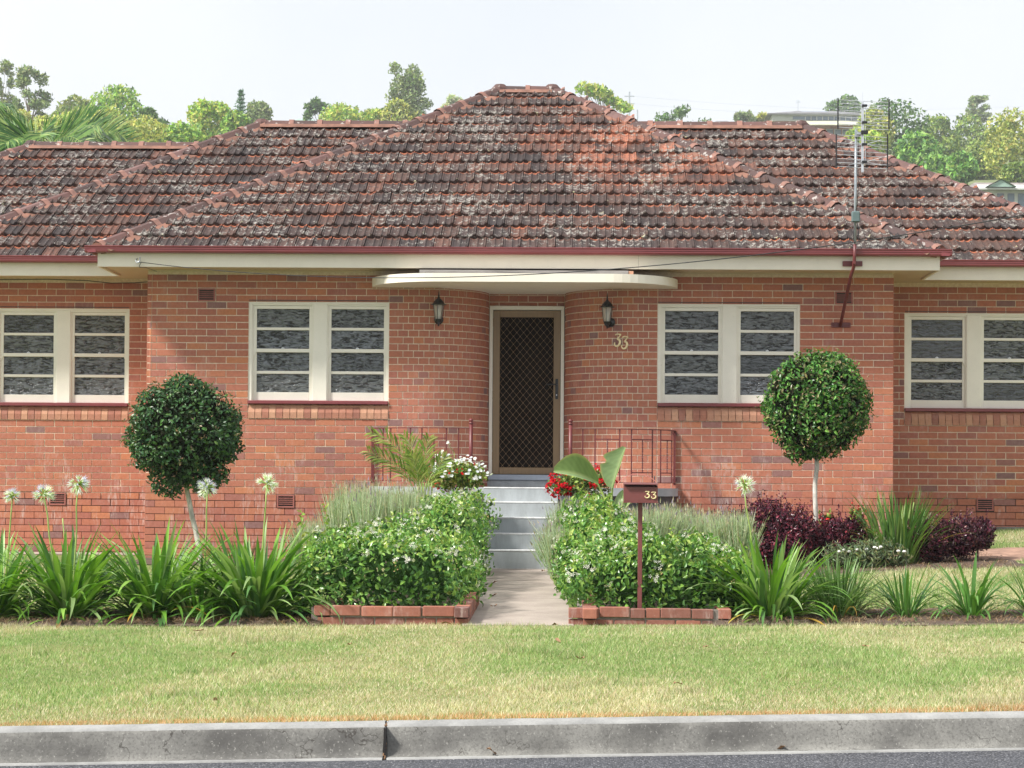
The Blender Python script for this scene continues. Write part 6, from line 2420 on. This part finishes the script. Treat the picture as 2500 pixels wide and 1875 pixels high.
# mulch straw and dead leaf litter on the beds
n = 26000
rs = np.random.RandomState(81)
x = np.concatenate([rs.uniform(-5.0, -1.95, n // 2), rs.uniform(1.12, 4.4, n // 4), rs.uniform(1.0, 4.5, n // 4)])
y = np.concatenate([rs.uniform(17.40, 18.7, n // 2), rs.uniform(17.40, 18.5, n // 4), rs.uniform(22.75, 24.5, n // 4)])
n = len(x)
z = GZ(x, y) + .022
a = rs.uniform(0, pi, n); L = rs.uniform(.02, .09, n); d = np.stack([np.cos(a) * L, np.sin(a) * L * .7, rs.uniform(-.01, .035, n)], 1)
s_ = np.stack([-np.sin(a), np.cos(a), np.zeros(n)], 1) * rs.uniform(.001, .003, n)[:, None]
b0 = np.stack([x, y, z], 1)
V = np.stack([b0 - s_, b0 + s_, b0 + d + s_, b0 + d - s_], 1).reshape(-1, 3)
c = mixcols([(.12, .08, .05), (.26, .17, .10), (.36, .26, .16), (.07, .05, .035), (.20, .12, .07)], n, rs)
tag(link('mulch', mk('mulch', V, np.arange(4 * n).reshape(-1, 4), {'col': np.repeat(c, 4, 0)}), M['softleaf']), kind='stuff')


def dead_leaf(seed):
    rd = random.Random(seed)
    V = []; F = []
    n = 5
    L, W_ = rd.uniform(.05, .09), rd.uniform(.02, .035)
    for i in range(n + 1):
        s = i / n
        w_ = W_ * sin(pi * min(1, s * .9 + .06)) ** .8
        zz = .012 * sin(s * 3 + seed) + .01
        V += [(s * L, -w_ / 2, zz + .012 * rd.random()), (s * L, 0, zz), (s * L, w_ / 2, zz + .014 * rd.random())]
    for i in range(n):
        for k in range(2):
            q = i * 3 + k
            F.append((q, q + 1, q + 4, q + 3))
    me = mk('fallen_leaf', V, F, smooth=True)
    me.materials.append(M['dryleaf'])
    return me


DL = [dead_leaf(k) for k in range(4)]
spots = [(-.90, 17.2, 'brown leaf on the grass right below the left edging corner'), (-.10, 17.05, 'leaf on the grass at the foot of the path'),
         (-.10, 15.9, 'leaf on the verge straight below the path'), (.10, 14.6, 'leaf in the middle of the verge below the path'),
         (-3.9, 13.2, 'leaf nearest the kerb at the far left of the verge'), (-2.2, 14.9, 'leaf in the middle of the left half of the verge'),
         (2.0, 15.2, 'leaf on the verge below the grassy tussock'), (3.1, 15.6, 'leaf on the verge below the small agapanthus second from the right'),
         (2.6, 13.0, 'leaf left of the straw coloured grass tuft'), (-1.5, 15.5, 'leaf on the verge below the left brick edging'),
         (.9, 15.2, 'leaf on the verge below the letterbox'), (-1.95, 12.4, 'leaf just behind the kerb left of its joint'),
         (3.4, 14.4, 'leaf behind the straw coloured grass tuft'), (.6, 12.9, 'leaf near the kerb right of its joint'),
         (-2.7, 16.6, 'leaf on the verge below the widest agapanthus')]
for i, (x, y, lb_) in enumerate(spots):
    o = bpy.data.objects.new('fallen_leaf', DL[i % 4]); COL.objects.link(o)
    o.location = (x, y, gz(x, y) + .016); o.rotation_euler = (R.uniform(-.3, .3), R.uniform(-.3, .3), R.uniform(0, 6))
    tag(o, 'dry ' + lb_, 'fallen leaf', 'dry leaves scattered over the verge grass')
for i, (x, y, lb_) in enumerate([(-.30, 24.1, 'at the foot of the steps'), (-.72, 22.3, 'on the joint between the middle and far slabs'), (-.66, 20.5, 'on the path at the left, near its nearer joint'), (-.62, 19.3, 'on the near slab of the path')]):
    o = bpy.data.objects.new('fallen_leaf', DL[i % 4]); COL.objects.link(o)
    o.location = (x, y, gz(x, y) + .018); o.rotation_euler = (R.uniform(-.2, .2), R.uniform(-.2, .2), R.uniform(0, 6))
    tag(o, 'dry brown leaf lying ' + lb_, 'fallen leaf', 'dry leaves on the concrete path')
o = bpy.data.objects.new('fallen_leaf', DL[1]); COL.objects.link(o); o.location = (-.42, ky(-.42) - .19, kz(0) - .158); o.rotation_euler = (.1, .2, .3)
tag(o, 'pale curled leaf lying in the gutter at the foot of the kerb', 'fallen leaf')
o = bpy.data.objects.new('fallen_leaf', DL[2]); COL.objects.link(o); o.location = (1.10, ky(1.1) - .19, kz(1) - .158); o.rotation_euler = (.1, .2, 2.3)
tag(o, 'small brown leaf in the gutter right of the kerb joint', 'fallen leaf')

# ------------------------------------------------------------------ far hillside: trees, palms, houses, poles
TREES = [
    (-104.3, 405, 5.7, 77.8, 64.2, 'gum', 'olive', 'tall gum tree cut by the left edge of the photo'),
    (-87.5, 360, 6.2, 67.9, 60.1, 'gum', 'gum', 'open gum tree with gaps in its crown behind the palms'),
    (-81.7, 330, 3.7, 56.2, 51.2, 'round', 'yellow', 'small yellow tree between the palm fronds at the left'),
    (-69.0, 338, 7.8, 61.2, 53.7, 'round', 'bright', 'tallest bright green domed tree on the left hill'),
    (-78.4, 351, 7.0, 61.6, 54.5, 'round', 'olive', 'olive shouldered tree left of the bright domed tree'),
    (-59.5, 285, 7.4, 49.0, 43.2, 'round', 'yolive', 'yellow olive tree in front of the domed tree'),
    (-52.9, 275, 5.1, 46.3, 41.4, 'round', 'yolive', 'yellow olive tree just left of the left hip of the roof'),
    (-59.8, 315, 2.1, 54.1, 50.2, 'round', 'green', 'little round tree top beside the bright dome'),
    (-55.5, 300, 3.4, 49.9, 45.6, 'round', 'green', 'green tree below the small pole on the hill'),
    (-51.3, 290, 4.0, 47.6, 43.6, 'round', 'yolive', 'low yellow green tree beside the roof hip'),
    (-52.7, 324, 5.9, 56.9, 50.4, 'round', 'lime', 'lime green tree left of the pointed pine'),
    (-46.8, 310, 3.9, 52.9, 48.3, 'round', 'bright', 'bright green tree at the foot of the pointed pine'),
    (-53.5, 360, 2.6, 64.7, 57.2, 'pine', 'pine', 'pointed dark pine with tiered branches'),
    (-55.5, 396, 5.0, 69.2, 62.2, 'round', 'gum', 'grey green tree right of the pointed pine'),
    (-48.2, 428, 6.1, 75.6, 68.7, 'sparse', 'green', 'thin branched green tree above the left roof ridge'),
    (-39.5, 382, 7.8, 65.8, 60.7, 'round', 'lime', 'wide lime green tree behind the left roof ridge'),
    (-32.7, 370, 4.1, 63.5, 58.9, 'round', 'lime', 'low lime tree left of the tall gum'),
    (-28.1, 362, 5.2, 63.1, 57.6, 'round', 'yolive', 'yellow tree at the foot of the tall gum'),
    (-28.9, 396, 7.4, 75.7, 63.0, 'tall', 'gum', 'tall gum tree standing high above the left roof ridge'),
    (-26.1, 495, 4.6, 87.6, 81.3, 'sparse', 'pale', 'pale far tree peeping over the left slope of the main roof'),
    (5.3, 382, 8.0, 69.1, 63.0, 'umb', 'lime', 'flat topped lime tree behind the right slope of the main roof'),
    (19.1, 405, 12.6, 70.1, 64.6, 'sparse', 'green', 'wide feathery green tree above the right roof ridge'),
    (37.5, 495, 4.5, 84.1, 79.6, 'sparse', 'gum', 'small grey green tree left of the distant house'),
    (41.9, 495, 3.3, 83.6, 79.6, 'sparse', 'yellow', 'small yellow tree beside the distant house'),
    (62.3, 518, 8.3, 91.8, 82.4, 'round', 'green', 'dark round tree behind the distant house and the antenna'),
    (46.2, 345, 5.6, 59.5, 50.8, 'round', 'yolive', 'yellow green tree behind the antenna'),
    (49.9, 350, 11.1, 61.9, 50.3, 'round', 'green', 'big dark spreading tree right of the antenna'),
    (38.5, 300, 4.9, 49.2, 44.3, 'round', 'lime', 'low lime tree behind the lower antenna grid'),
    (68.0, 420, 7.6, 71.5, 58.6, 'round', 'mid', 'tree of the right wood just past the big dark tree'),
    (74.6, 425, 8.5, 72.0, 59.3, 'round', 'mid', 'middle tree of the right wood under the ridge gum'),
    (78.1, 415, 6.8, 69.7, 58.0, 'round', 'mid', 'tree of the right wood behind the tall yellow green one'),
    (58.3, 350, 5.7, 56.0, 48.4, 'round', 'mid', 'lower tree in the middle of the right wood'),
    (62.4, 345, 5.6, 54.6, 47.1, 'round', 'mid', 'lower tree in the right wood with pale trunks below'),
    (47.1, 308, 5.6, 50.0, 42.7, 'lush', 'lush', 'broad leaved bright tree low on the right slope'),
    (48.6, 300, 4.3, 45.4, 41.3, 'lush', 'lush', 'bright broad leaved bush above the white gabled house'),
    (50.9, 296, 3.8, 45.1, 40.2, 'lush', 'lush', 'broad leaved tree left of the pale trunks'),
    (62.6, 324, 6.7, 56.5, 44.3, 'tallround', 'yolive', 'tall yellow green tree at the right edge of the photo'),
    (104.9, 585, 5.5, 103.5, 96.3, 'gum', 'gum', 'small gum standing on the right ridge line'),
    (56.9, 290, 4.2, 42.9, 39.2, 'round', 'mid', 'dark low tree at the right edge above the grey roof'),
    (-58.1, 262, 6.8, 44.6, 39.4, 'round', 'yolive', 'broad yellow olive tree just behind the lower left roof ridge'),
    (-49.1, 252, 7.9, 42.0, 37.5, 'round', 'yolive', 'broad low tree right of the upswept palm fronds'),
    (-45.2, 258, 5.5, 42.6, 38.4, 'round', 'bright', 'low bright tree tucked behind the left hip'),
    (-64.1, 270, 4.5, 45.3, 40.6, 'round', 'yolive', 'low tree hidden behind the upswept palm fronds'),
]
TC = {'olive': [(.12, .16, .05), (.17, .20, .065), (.22, .24, .08), (.07, .10, .035)],
      'gum': [(.11, .155, .065), (.16, .20, .085), (.21, .24, .11), (.075, .10, .045)],
      'yellow': [(.30, .29, .07), (.38, .34, .10), (.20, .22, .05)],
      'yolive': [(.19, .22, .055), (.26, .27, .07), (.33, .32, .09), (.10, .13, .035)],
      'bright': [(.14, .24, .045), (.20, .31, .055), (.27, .38, .075), (.06, .12, .03)],
      'lime': [(.20, .31, .045), (.28, .38, .06), (.35, .43, .085), (.09, .16, .03)],
      'green': [(.07, .14, .04), (.11, .20, .055), (.16, .25, .07), (.035, .08, .028)],
      'pine': [(.03, .085, .045), (.045, .11, .055), (.06, .13, .06)],
      'pale': [(.26, .30, .18), (.33, .36, .22)],
      'mid': [(.13, .20, .045), (.20, .27, .06), (.27, .33, .08), (.06, .11, .03)],
      'lush': [(.12, .26, .06), (.20, .36, .085), (.30, .46, .13), (.05, .12, .035)]}


def far_tree(cx, Y, w_, zt, zb, style, ck, label, seed):
    rs = np.random.RandomState(seed)
    zg = hillz(cx, Y) - .3
    root = empty('hill_tree' if style != 'pine' else 'pine_tree', (cx, Y, zg), label=label, cat='tree' if style != 'pine' else 'pine tree', group='trees on the hillside beyond the house')
    cols = TC[ck]
    rx = w_ / 2 * 1.10
    h = max(zt - zb, w_ * .8)
    zb = zt - h
    cz = (zt + zb) / 2
    B = []
    mb = MB()
    tr = max(.18, w_ * .03)
    if style == 'pine':
        limb(mb, (cx, Y, zg), (cx, Y, zt - .3), .3, .04, 6)
        P_ = []
        nt_ = 15
        for k in range(nt_):
            z = lerp(zb - 2, zt - .5, k / (nt_ - 1)); r_ = rx * 1.5 * (1 - k / nt_) + .1
            for j in range(7):
                a = 2 * pi * j / 7 + k
                for t in np.linspace(.08, 1, 16):
                    P_.append((cx + cos(a) * r_ * t, Y + sin(a) * r_ * t, z + r_ * .30 * t * t))
        P_ = np.array(P_) + rs.normal(0, .05, (len(P_), 3))
        leaf_mesh('crown', P_, rs.normal(0, 1, P_.shape), .42, .16, mixcols(cols, len(P_), rs, .2), M['leaf'], root, up=.6, rs=rs)
        mb.build('trunk', M['bark2'], root)
        return
    if style in ('round', 'lush', 'tallround'):
        nb = 24 if style != 'tallround' else 40
        for k in range(nb):
            d = rs.normal(0, 1, 3); d /= np.linalg.norm(d)
            if d[1] > .3: d[1] *= -1
            s = rs.uniform(.24, .40)
            sh = .68 if style != 'tallround' else .72
            B.append((cx + d[0] * rx * sh, Y + d[1] * rx * sh, cz + d[2] * h / 2 * sh, rx * s, rx * s, min(h / 2, rx) * s * 1.0))
        B.append((cx, Y, cz, rx * .72, rx * .72, h / 2 * .74))
        n = 3600
    elif style in ('gum', 'tall', 'umb'):
        nb = {'gum': 34, 'tall': 60, 'umb': 30}[style]
        for k in range(nb):
            if style == 'gum':
                u = rs.uniform(-.85, .85); v = rs.uniform(-.9, .9)
                B.append((cx + u * rx * (1 - .3 * max(0, v)), Y + rs.uniform(-.5, .5) * rx, cz + v * h / 2, rx * rs.uniform(.10, .30), rx * .25, rx * rs.uniform(.08, .20)))
            elif style == 'tall':
                v = rs.uniform(-.75, .88); wd = (1.05 - .30 * abs(v)) * (1.0 if v > -.2 else .6)
                B.append((cx + (rs.uniform(-.7, .7) * wd + (-.08 if v > 0 else .18)) * rx, Y + rs.uniform(-.6, .3) * rx, cz + v * h / 2, rx * rs.uniform(.12, .34), rx * .3, rx * rs.uniform(.12, .28)))
            else:
                u = rs.uniform(-.9, .9)
                B.append((cx + u * rx, Y + rs.uniform(-.5, .3) * rx, zt - .10 * h - (.45 * h * max(0, u + .3)) + rs.uniform(-.08, .06) * h, rx * rs.uniform(.18, .30), rx * .3, rx * .13))
        n = 2300 if style != 'tall' else 5200
        for b in B[::2]: limb(mb, (cx, Y, lerp(zg, zb, .9) if style != 'umb' else zb), (b[0], b[1], b[2]), tr * .5, tr * .1, 5, 4, .1)
    else:
        for k in range(22):
            u = rs.uniform(-.9, .9)
            B.append((cx + u * rx, Y + rs.uniform(-.5, .3) * rx, zt - .08 * h - abs(u) ** 1.6 * h * .42 - rs.rand() * h * .35, rx * rs.uniform(.10, .2), rx * .2, rx * rs.uniform(.06, .13)))
        n = 1300
        for b in B[::2]: limb(mb, (cx, Y, zb), (b[0], b[1], b[2]), tr * .35, tr * .08, 5, 4, .1)
    limb(mb, (cx, Y, zg), (cx + rs.uniform(-.3, .3), Y, cz), tr, tr * .5, 7)
    mb.build('trunk', M['bark2'], root)
    P_, N_, idx = blob_pts(B, n, rs, .55 if style in ('gum', 'tall', 'umb', 'sparse') else .42, .7)
    P_ = P_ + rs.normal(0, rx * .035, P_.shape)
    tone = 1 + rs.normal(0, .10, len(B))[idx]
    c = mixcols(cols, len(P_), rs, .16) * tone[:, None]
    s = Y / 400.0
    L = {'lush': 1.0, 'gum': .62, 'tall': .62}.get(style, .72) * (.45 + .55 * s)
    leaf_mesh('crown', P_, N_, L, L * .6, np.clip(c, .01, 1), M['leaf'], root, up=.25, rs=rs, along=.15)


for k_ in TC: TC[k_] = [tuple(min(.6, q * (1.35 if k_ in ('mid', 'green', 'lush') else 1.9) + .012) for q in c) for c in TC[k_]]
for i, tt in enumerate(TREES): far_tree(*tt, 200 + i)
# pale trunks showing at the foot of the right wood
for x, y in ((50.6, 300), (51.2, 301), (51.8, 300), (59.6, 318), (60.4, 319), (61.0, 318)):
    pass

# palms behind the left wing
PG = [(.06, .15, .045), (.10, .21, .055), (.16, .29, .07), (.035, .09, .03), (.30, .38, .13)]
rs = np.random.RandomState(301)
pa = empty('feather_palm', (-18.3, 69, gz(-9, 40)), label='tall feather palm with hanging fronds at the left edge of the photo', cat='palm', group='feather palms behind the left wing')
mb = MB(); limb(mb, (-18.3, 69, .9), (-18.3, 69, 12.4), .22, .16, 8); mb.build('trunk', M['bark2'], pa)
for k in range(16):
    a = 2 * pi * k / 16 + rs.uniform(-.15, .15)
    e_ = rs.uniform(.1, 1.0)
    Lf = rs.uniform(1.8, 2.3)
    pts = []
    for i in range(7):
        t = i / 6
        r_ = Lf * (sin(min(1, t) * 1.15)) * .75
        pts.append((-18.3 + cos(a) * r_, 69 + sin(a) * r_, 12.45 + e_ * 1.15 * t * Lf * .55 - 1.35 * t * t * Lf * .62))
    frond(pa, pts, 34, .70, PG, rs, droop=.30, w_=.016, spread=.7, mat='leaf')
pb = empty('feather_palm', (-15.0, 63, .9), label='feather palm with upswept arching fronds just above the left roof ridge', cat='palm', group='feather palms behind the left wing')
mb = MB(); limb(mb, (-15.0, 63, .9), (-15.0, 63, 10.2), .2, .15, 8); mb.build('trunk', M['bark2'], pb)
for k, (a, up_, Lf) in enumerate(((.15, .9, 2.6), (.05, .55, 2.7), (-.25, 1.1, 2.4), (-.5, 1.3, 2.0), (.45, .75, 2.3), (2.9, 1.0, 2.0), (3.2, .7, 2.2), (2.6, 1.2, 1.8), (1.4, 1.2, 2.0), (-1.4, .9, 2.2), (-1.9, .8, 2.0), (-.9, .8, 2.4), (3.6, .9, 1.9))):
    pts = []
    for i in range(8):
        t = i / 7
        pts.append((-14.9 + cos(a) * Lf * t, 63 + sin(a) * Lf * t, 10.25 + up_ * Lf * t * .62 - .62 * Lf * t * t * .85))
    frond(pb, pts, 46, .95, PG, rs, droop=-.02, w_=.020, spread=.62, mat='leaf', side=(0, -1, .35))
# far houses
def hipbox(mb, x0, x1, y0, y1, ze, zr, inset):
    ym = (y0 + y1) / 2
    mb.add([(x0, y0, ze), (x1, y0, ze), (x1, y1, ze), (x0, y1, ze), (x0 + inset, ym, zr), (x1 - inset, ym, zr)], [(0, 1, 5, 4), (1, 2, 5), (2, 3, 4, 5), (3, 0, 4), (0, 3, 2, 1)])


M['farwhite'] = paint('far_white_wall', (.62, .63, .60), .8, .1, .5)
M['faryellow'] = paint('far_pale_roof', (.55, .56, .42), .7, .1, .5)
M['farorange'] = paint('far_orange_brick', (.46, .24, .14), .9, .2, 1)
M['fargrey'] = paint('far_grey_roof', (.20, .20, .21), .8, .25, .8)
M['farglass'] = paint('far_glass', (.16, .20, .26), .15, .2, .5)
M['farpanel'] = paint('solar_panel', (.30, .34, .42), .15, .1, .5)
M['fartile'] = paint('far_tile_roof', (.27, .235, .22), .9, .3, 2)
M['fargreen'] = paint('far_green_roof', (.30, .42, .36), .7, .1, .5)
fh = empty('hillside_house', (47, 455, 71), label='distant two storey house with dark solar roof behind the antenna', cat='house')
mb = MB(); mb.box(39.9, 57.5, 450.5, 462, 74.6, 75.95); mb.build('upper_wall', M['farwhite'], fh)
mb = MB(); mb.box(40.5, 58.5, 450.6, 462, 68, 74.55); mb.build('lower_wall', M['farorange'], fh)
mb = MB(); hipbox(mb, 38.9, 59.5, 449.5, 463, 76.0, 77.6, 6.5); mb.box(38.9, 59.5, 449.4, 449.6, 75.75, 76.02); fr_ = mb.build('roof', M['fargrey'], fh)
mb = MB(); mb.add([(45.8, 453.5, 76.98), (51.5, 453.5, 76.98), (51.0, 455.6, 77.50), (46.3, 455.6, 77.50)], [(0, 1, 2, 3)]); mb.build('solar_panel', M['farpanel'], fr_)
for k in range(9):
    x = 46.6 + k * 1.15
    mb = MB(); mb.box(x, x + .95, 450.35, 450.48, 74.75, 75.5); w_o = mb.build('window', M['farglass'], fh)
    mb = MB(); mb.box(x + .95, x + 1.05, 450.3, 450.5, 74.7, 75.55); mb.build('window_frame', M['farwhite'], w_o)
mb = MB(); mb.box(44.0, 46.4, 450.35, 450.48, 74.9, 75.5); mb.build('window', M['farglass'], fh)
mb = MB(); mb.add([(44.5, 446.5, 73.3), (57.2, 446.5, 73.3), (56.5, 450.4, 74.7), (45.5, 450.4, 74.7), (44.5, 446.5, 73.15), (57.2, 446.5, 73.15)], [(0, 1, 2, 3), (4, 5, 1, 0)]); mb.build('verandah_roof', M['faryellow'], fh)
for x in (50.8, 52.4, 54.0):
    mb = MB(); mb.box(x, x + 1.2, 450.35, 450.5, 71.9, 72.9); w_o = mb.build('window', M['farglass'], fh)
    mb = MB(); mb.box(x - .1, x, 450.3, 450.5, 71.8, 73.0); mb.box(x, x + 1.2, 450.3, 450.5, 72.9, 73.0); mb.build('window_frame', M['farwhite'], w_o)
mb = MB(); mb.tube([(45.5, 455, 77.4), (45.5, 455, 79.6)], .05, 5); mb.tube([(44.9, 455, 79.0), (46.1, 455, 79.2)], .04, 5); mb.tube([(45.1, 455, 79.4), (45.9, 455, 79.4)], .04, 5); mb.build('aerial', M['galv'], fh)
gh = empty('gabled_house', (47, 242, 30.5), label='white gabled house with a pale roof low on the right slope', cat='house')
mb = MB(); mb.box(43.5, 60, 240.3, 250, 29.5, 32.9); mb.build('wall', M['farwhite'], gh)
mb = MB(); hipbox(mb, 41.5, 62, 239.6, 251, 32.85, 34.35, 2.2); mb.build('roof', M['fartile'], gh)
mb = MB(); mb.add([(43.0, 238.9, 32.9), (60, 238.9, 32.9), (60, 242.5, 33.75), (43.4, 242.5, 33.75)], [(0, 1, 2, 3)]); mb.box(43.0, 60, 238.85, 239.0, 32.75, 32.93); mb.build('verandah_roof', M['farwhite'], gh)
mb = MB(); mb.add([(43.9, 238.6, 33.0), (46.7, 238.6, 33.0), (45.3, 238.6, 33.72)], [(0, 1, 2)])
mb.add([(43.7, 238.4, 33.0), (45.3, 238.4, 33.85), (45.3, 241.5, 33.85), (43.7, 241.5, 33.0)], [(0, 1, 2, 3)]); mb.add([(46.9, 238.4, 33.0), (46.9, 241.5, 33.0), (45.3, 241.5, 33.85), (45.3, 238.4, 33.85)], [(0, 1, 2, 3)])
mb.build('gable', M['fargreen'], gh)
for x in (45.2, 46.3, 47.4, 48.5):
    mb = MB(); mb.box(x, x + .7, 240.2, 240.28, 31.0, 32.5); mb.build('window', M['farglass'], gh)
def small_roof(x, Y, w_, z0, z1, m, label):
    root = empty('far_house', (x, Y, z0 - 3), label=label, cat='house')
    mb = MB(); hipbox(mb, x - w_ / 2, x + w_ / 2, Y, Y + 8, z0, z1, w_ * .3); mb.build('roof', m, root)
    mb = MB(); mb.box(x - w_ / 2 + .3, x + w_ / 2 - .3, Y + .3, Y + 7.7, z0 - 4, z0 - .02); mb.build('wall', M['farwhite'], root)
small_roof(36.0, 540, 6.0, 88.6, 89.9, M['fargrey'], 'tiny grey roof just above the right roof ridge')
small_roof(-59.7, 495, 7.0, 81.3, 82.7, M['fargreen'], 'pale green far roof just above the left roof ridge')
def pole(x, Y, z0, z1, label, arms):
    root = empty('power_pole', (x, Y, z0), label=label, cat='power pole')
    mb = MB(); mb.tube([(x, Y, z0), (x, Y, z1)], .16, 6); mb.build('post', M['galv'], root)
    for zz in arms:
        mb = MB(); mb.box(x - 1.0, x + 1.0, Y - .1, Y + .1, zz - .09, zz + .09); mb.build('crossarm', M['galv'], root)
pole(11.3, 450, 66, 80.3, 'tallest distant power pole right of the main roof', (79.4, 77.9))
pole(14.2, 495, 75, 84.3, 'short distant pole beside the tall power pole', ())
pole(-70.3, 420, 62, 70.2, 'tiny pole poking out of the trees at the left', ())
mb = MB()
for dz in (0, 1.5):
    mb.tube([(11.3 + 100 * t, 450 + 60 * t, 79.5 - dz + 9 * t * 1.0 - 8 * t * (1 - t)) for t in [i / 20 for i in range(21)]], .014, 4)
tag(mb.build('power_lines', M['galv']), 'faint distant power lines strung right from the tall pole', 'power line')

# thin air between here and the hill
mb = MB(); mb.box(-260, 260, -12, 1100, -2.2, 125)
hz_o = mb.build('haze', None)
hm = bpy.data.materials.new('haze_air'); hm.use_nodes = True
ht = hm.node_tree; ht.nodes.clear()
ho = ht.nodes.new('ShaderNodeOutputMaterial'); hv = ht.nodes.new('ShaderNodeVolumePrincipled')
hv.inputs['Color'].default_value = (0.93, 0.96, 1.0, 1); hv.inputs['Density'].default_value = 0.00032
ht.links.new(hv.outputs[0], ho.inputs['Volume'])
hz_o.data.materials.append(hm)
tag(hz_o, kind='stuff')
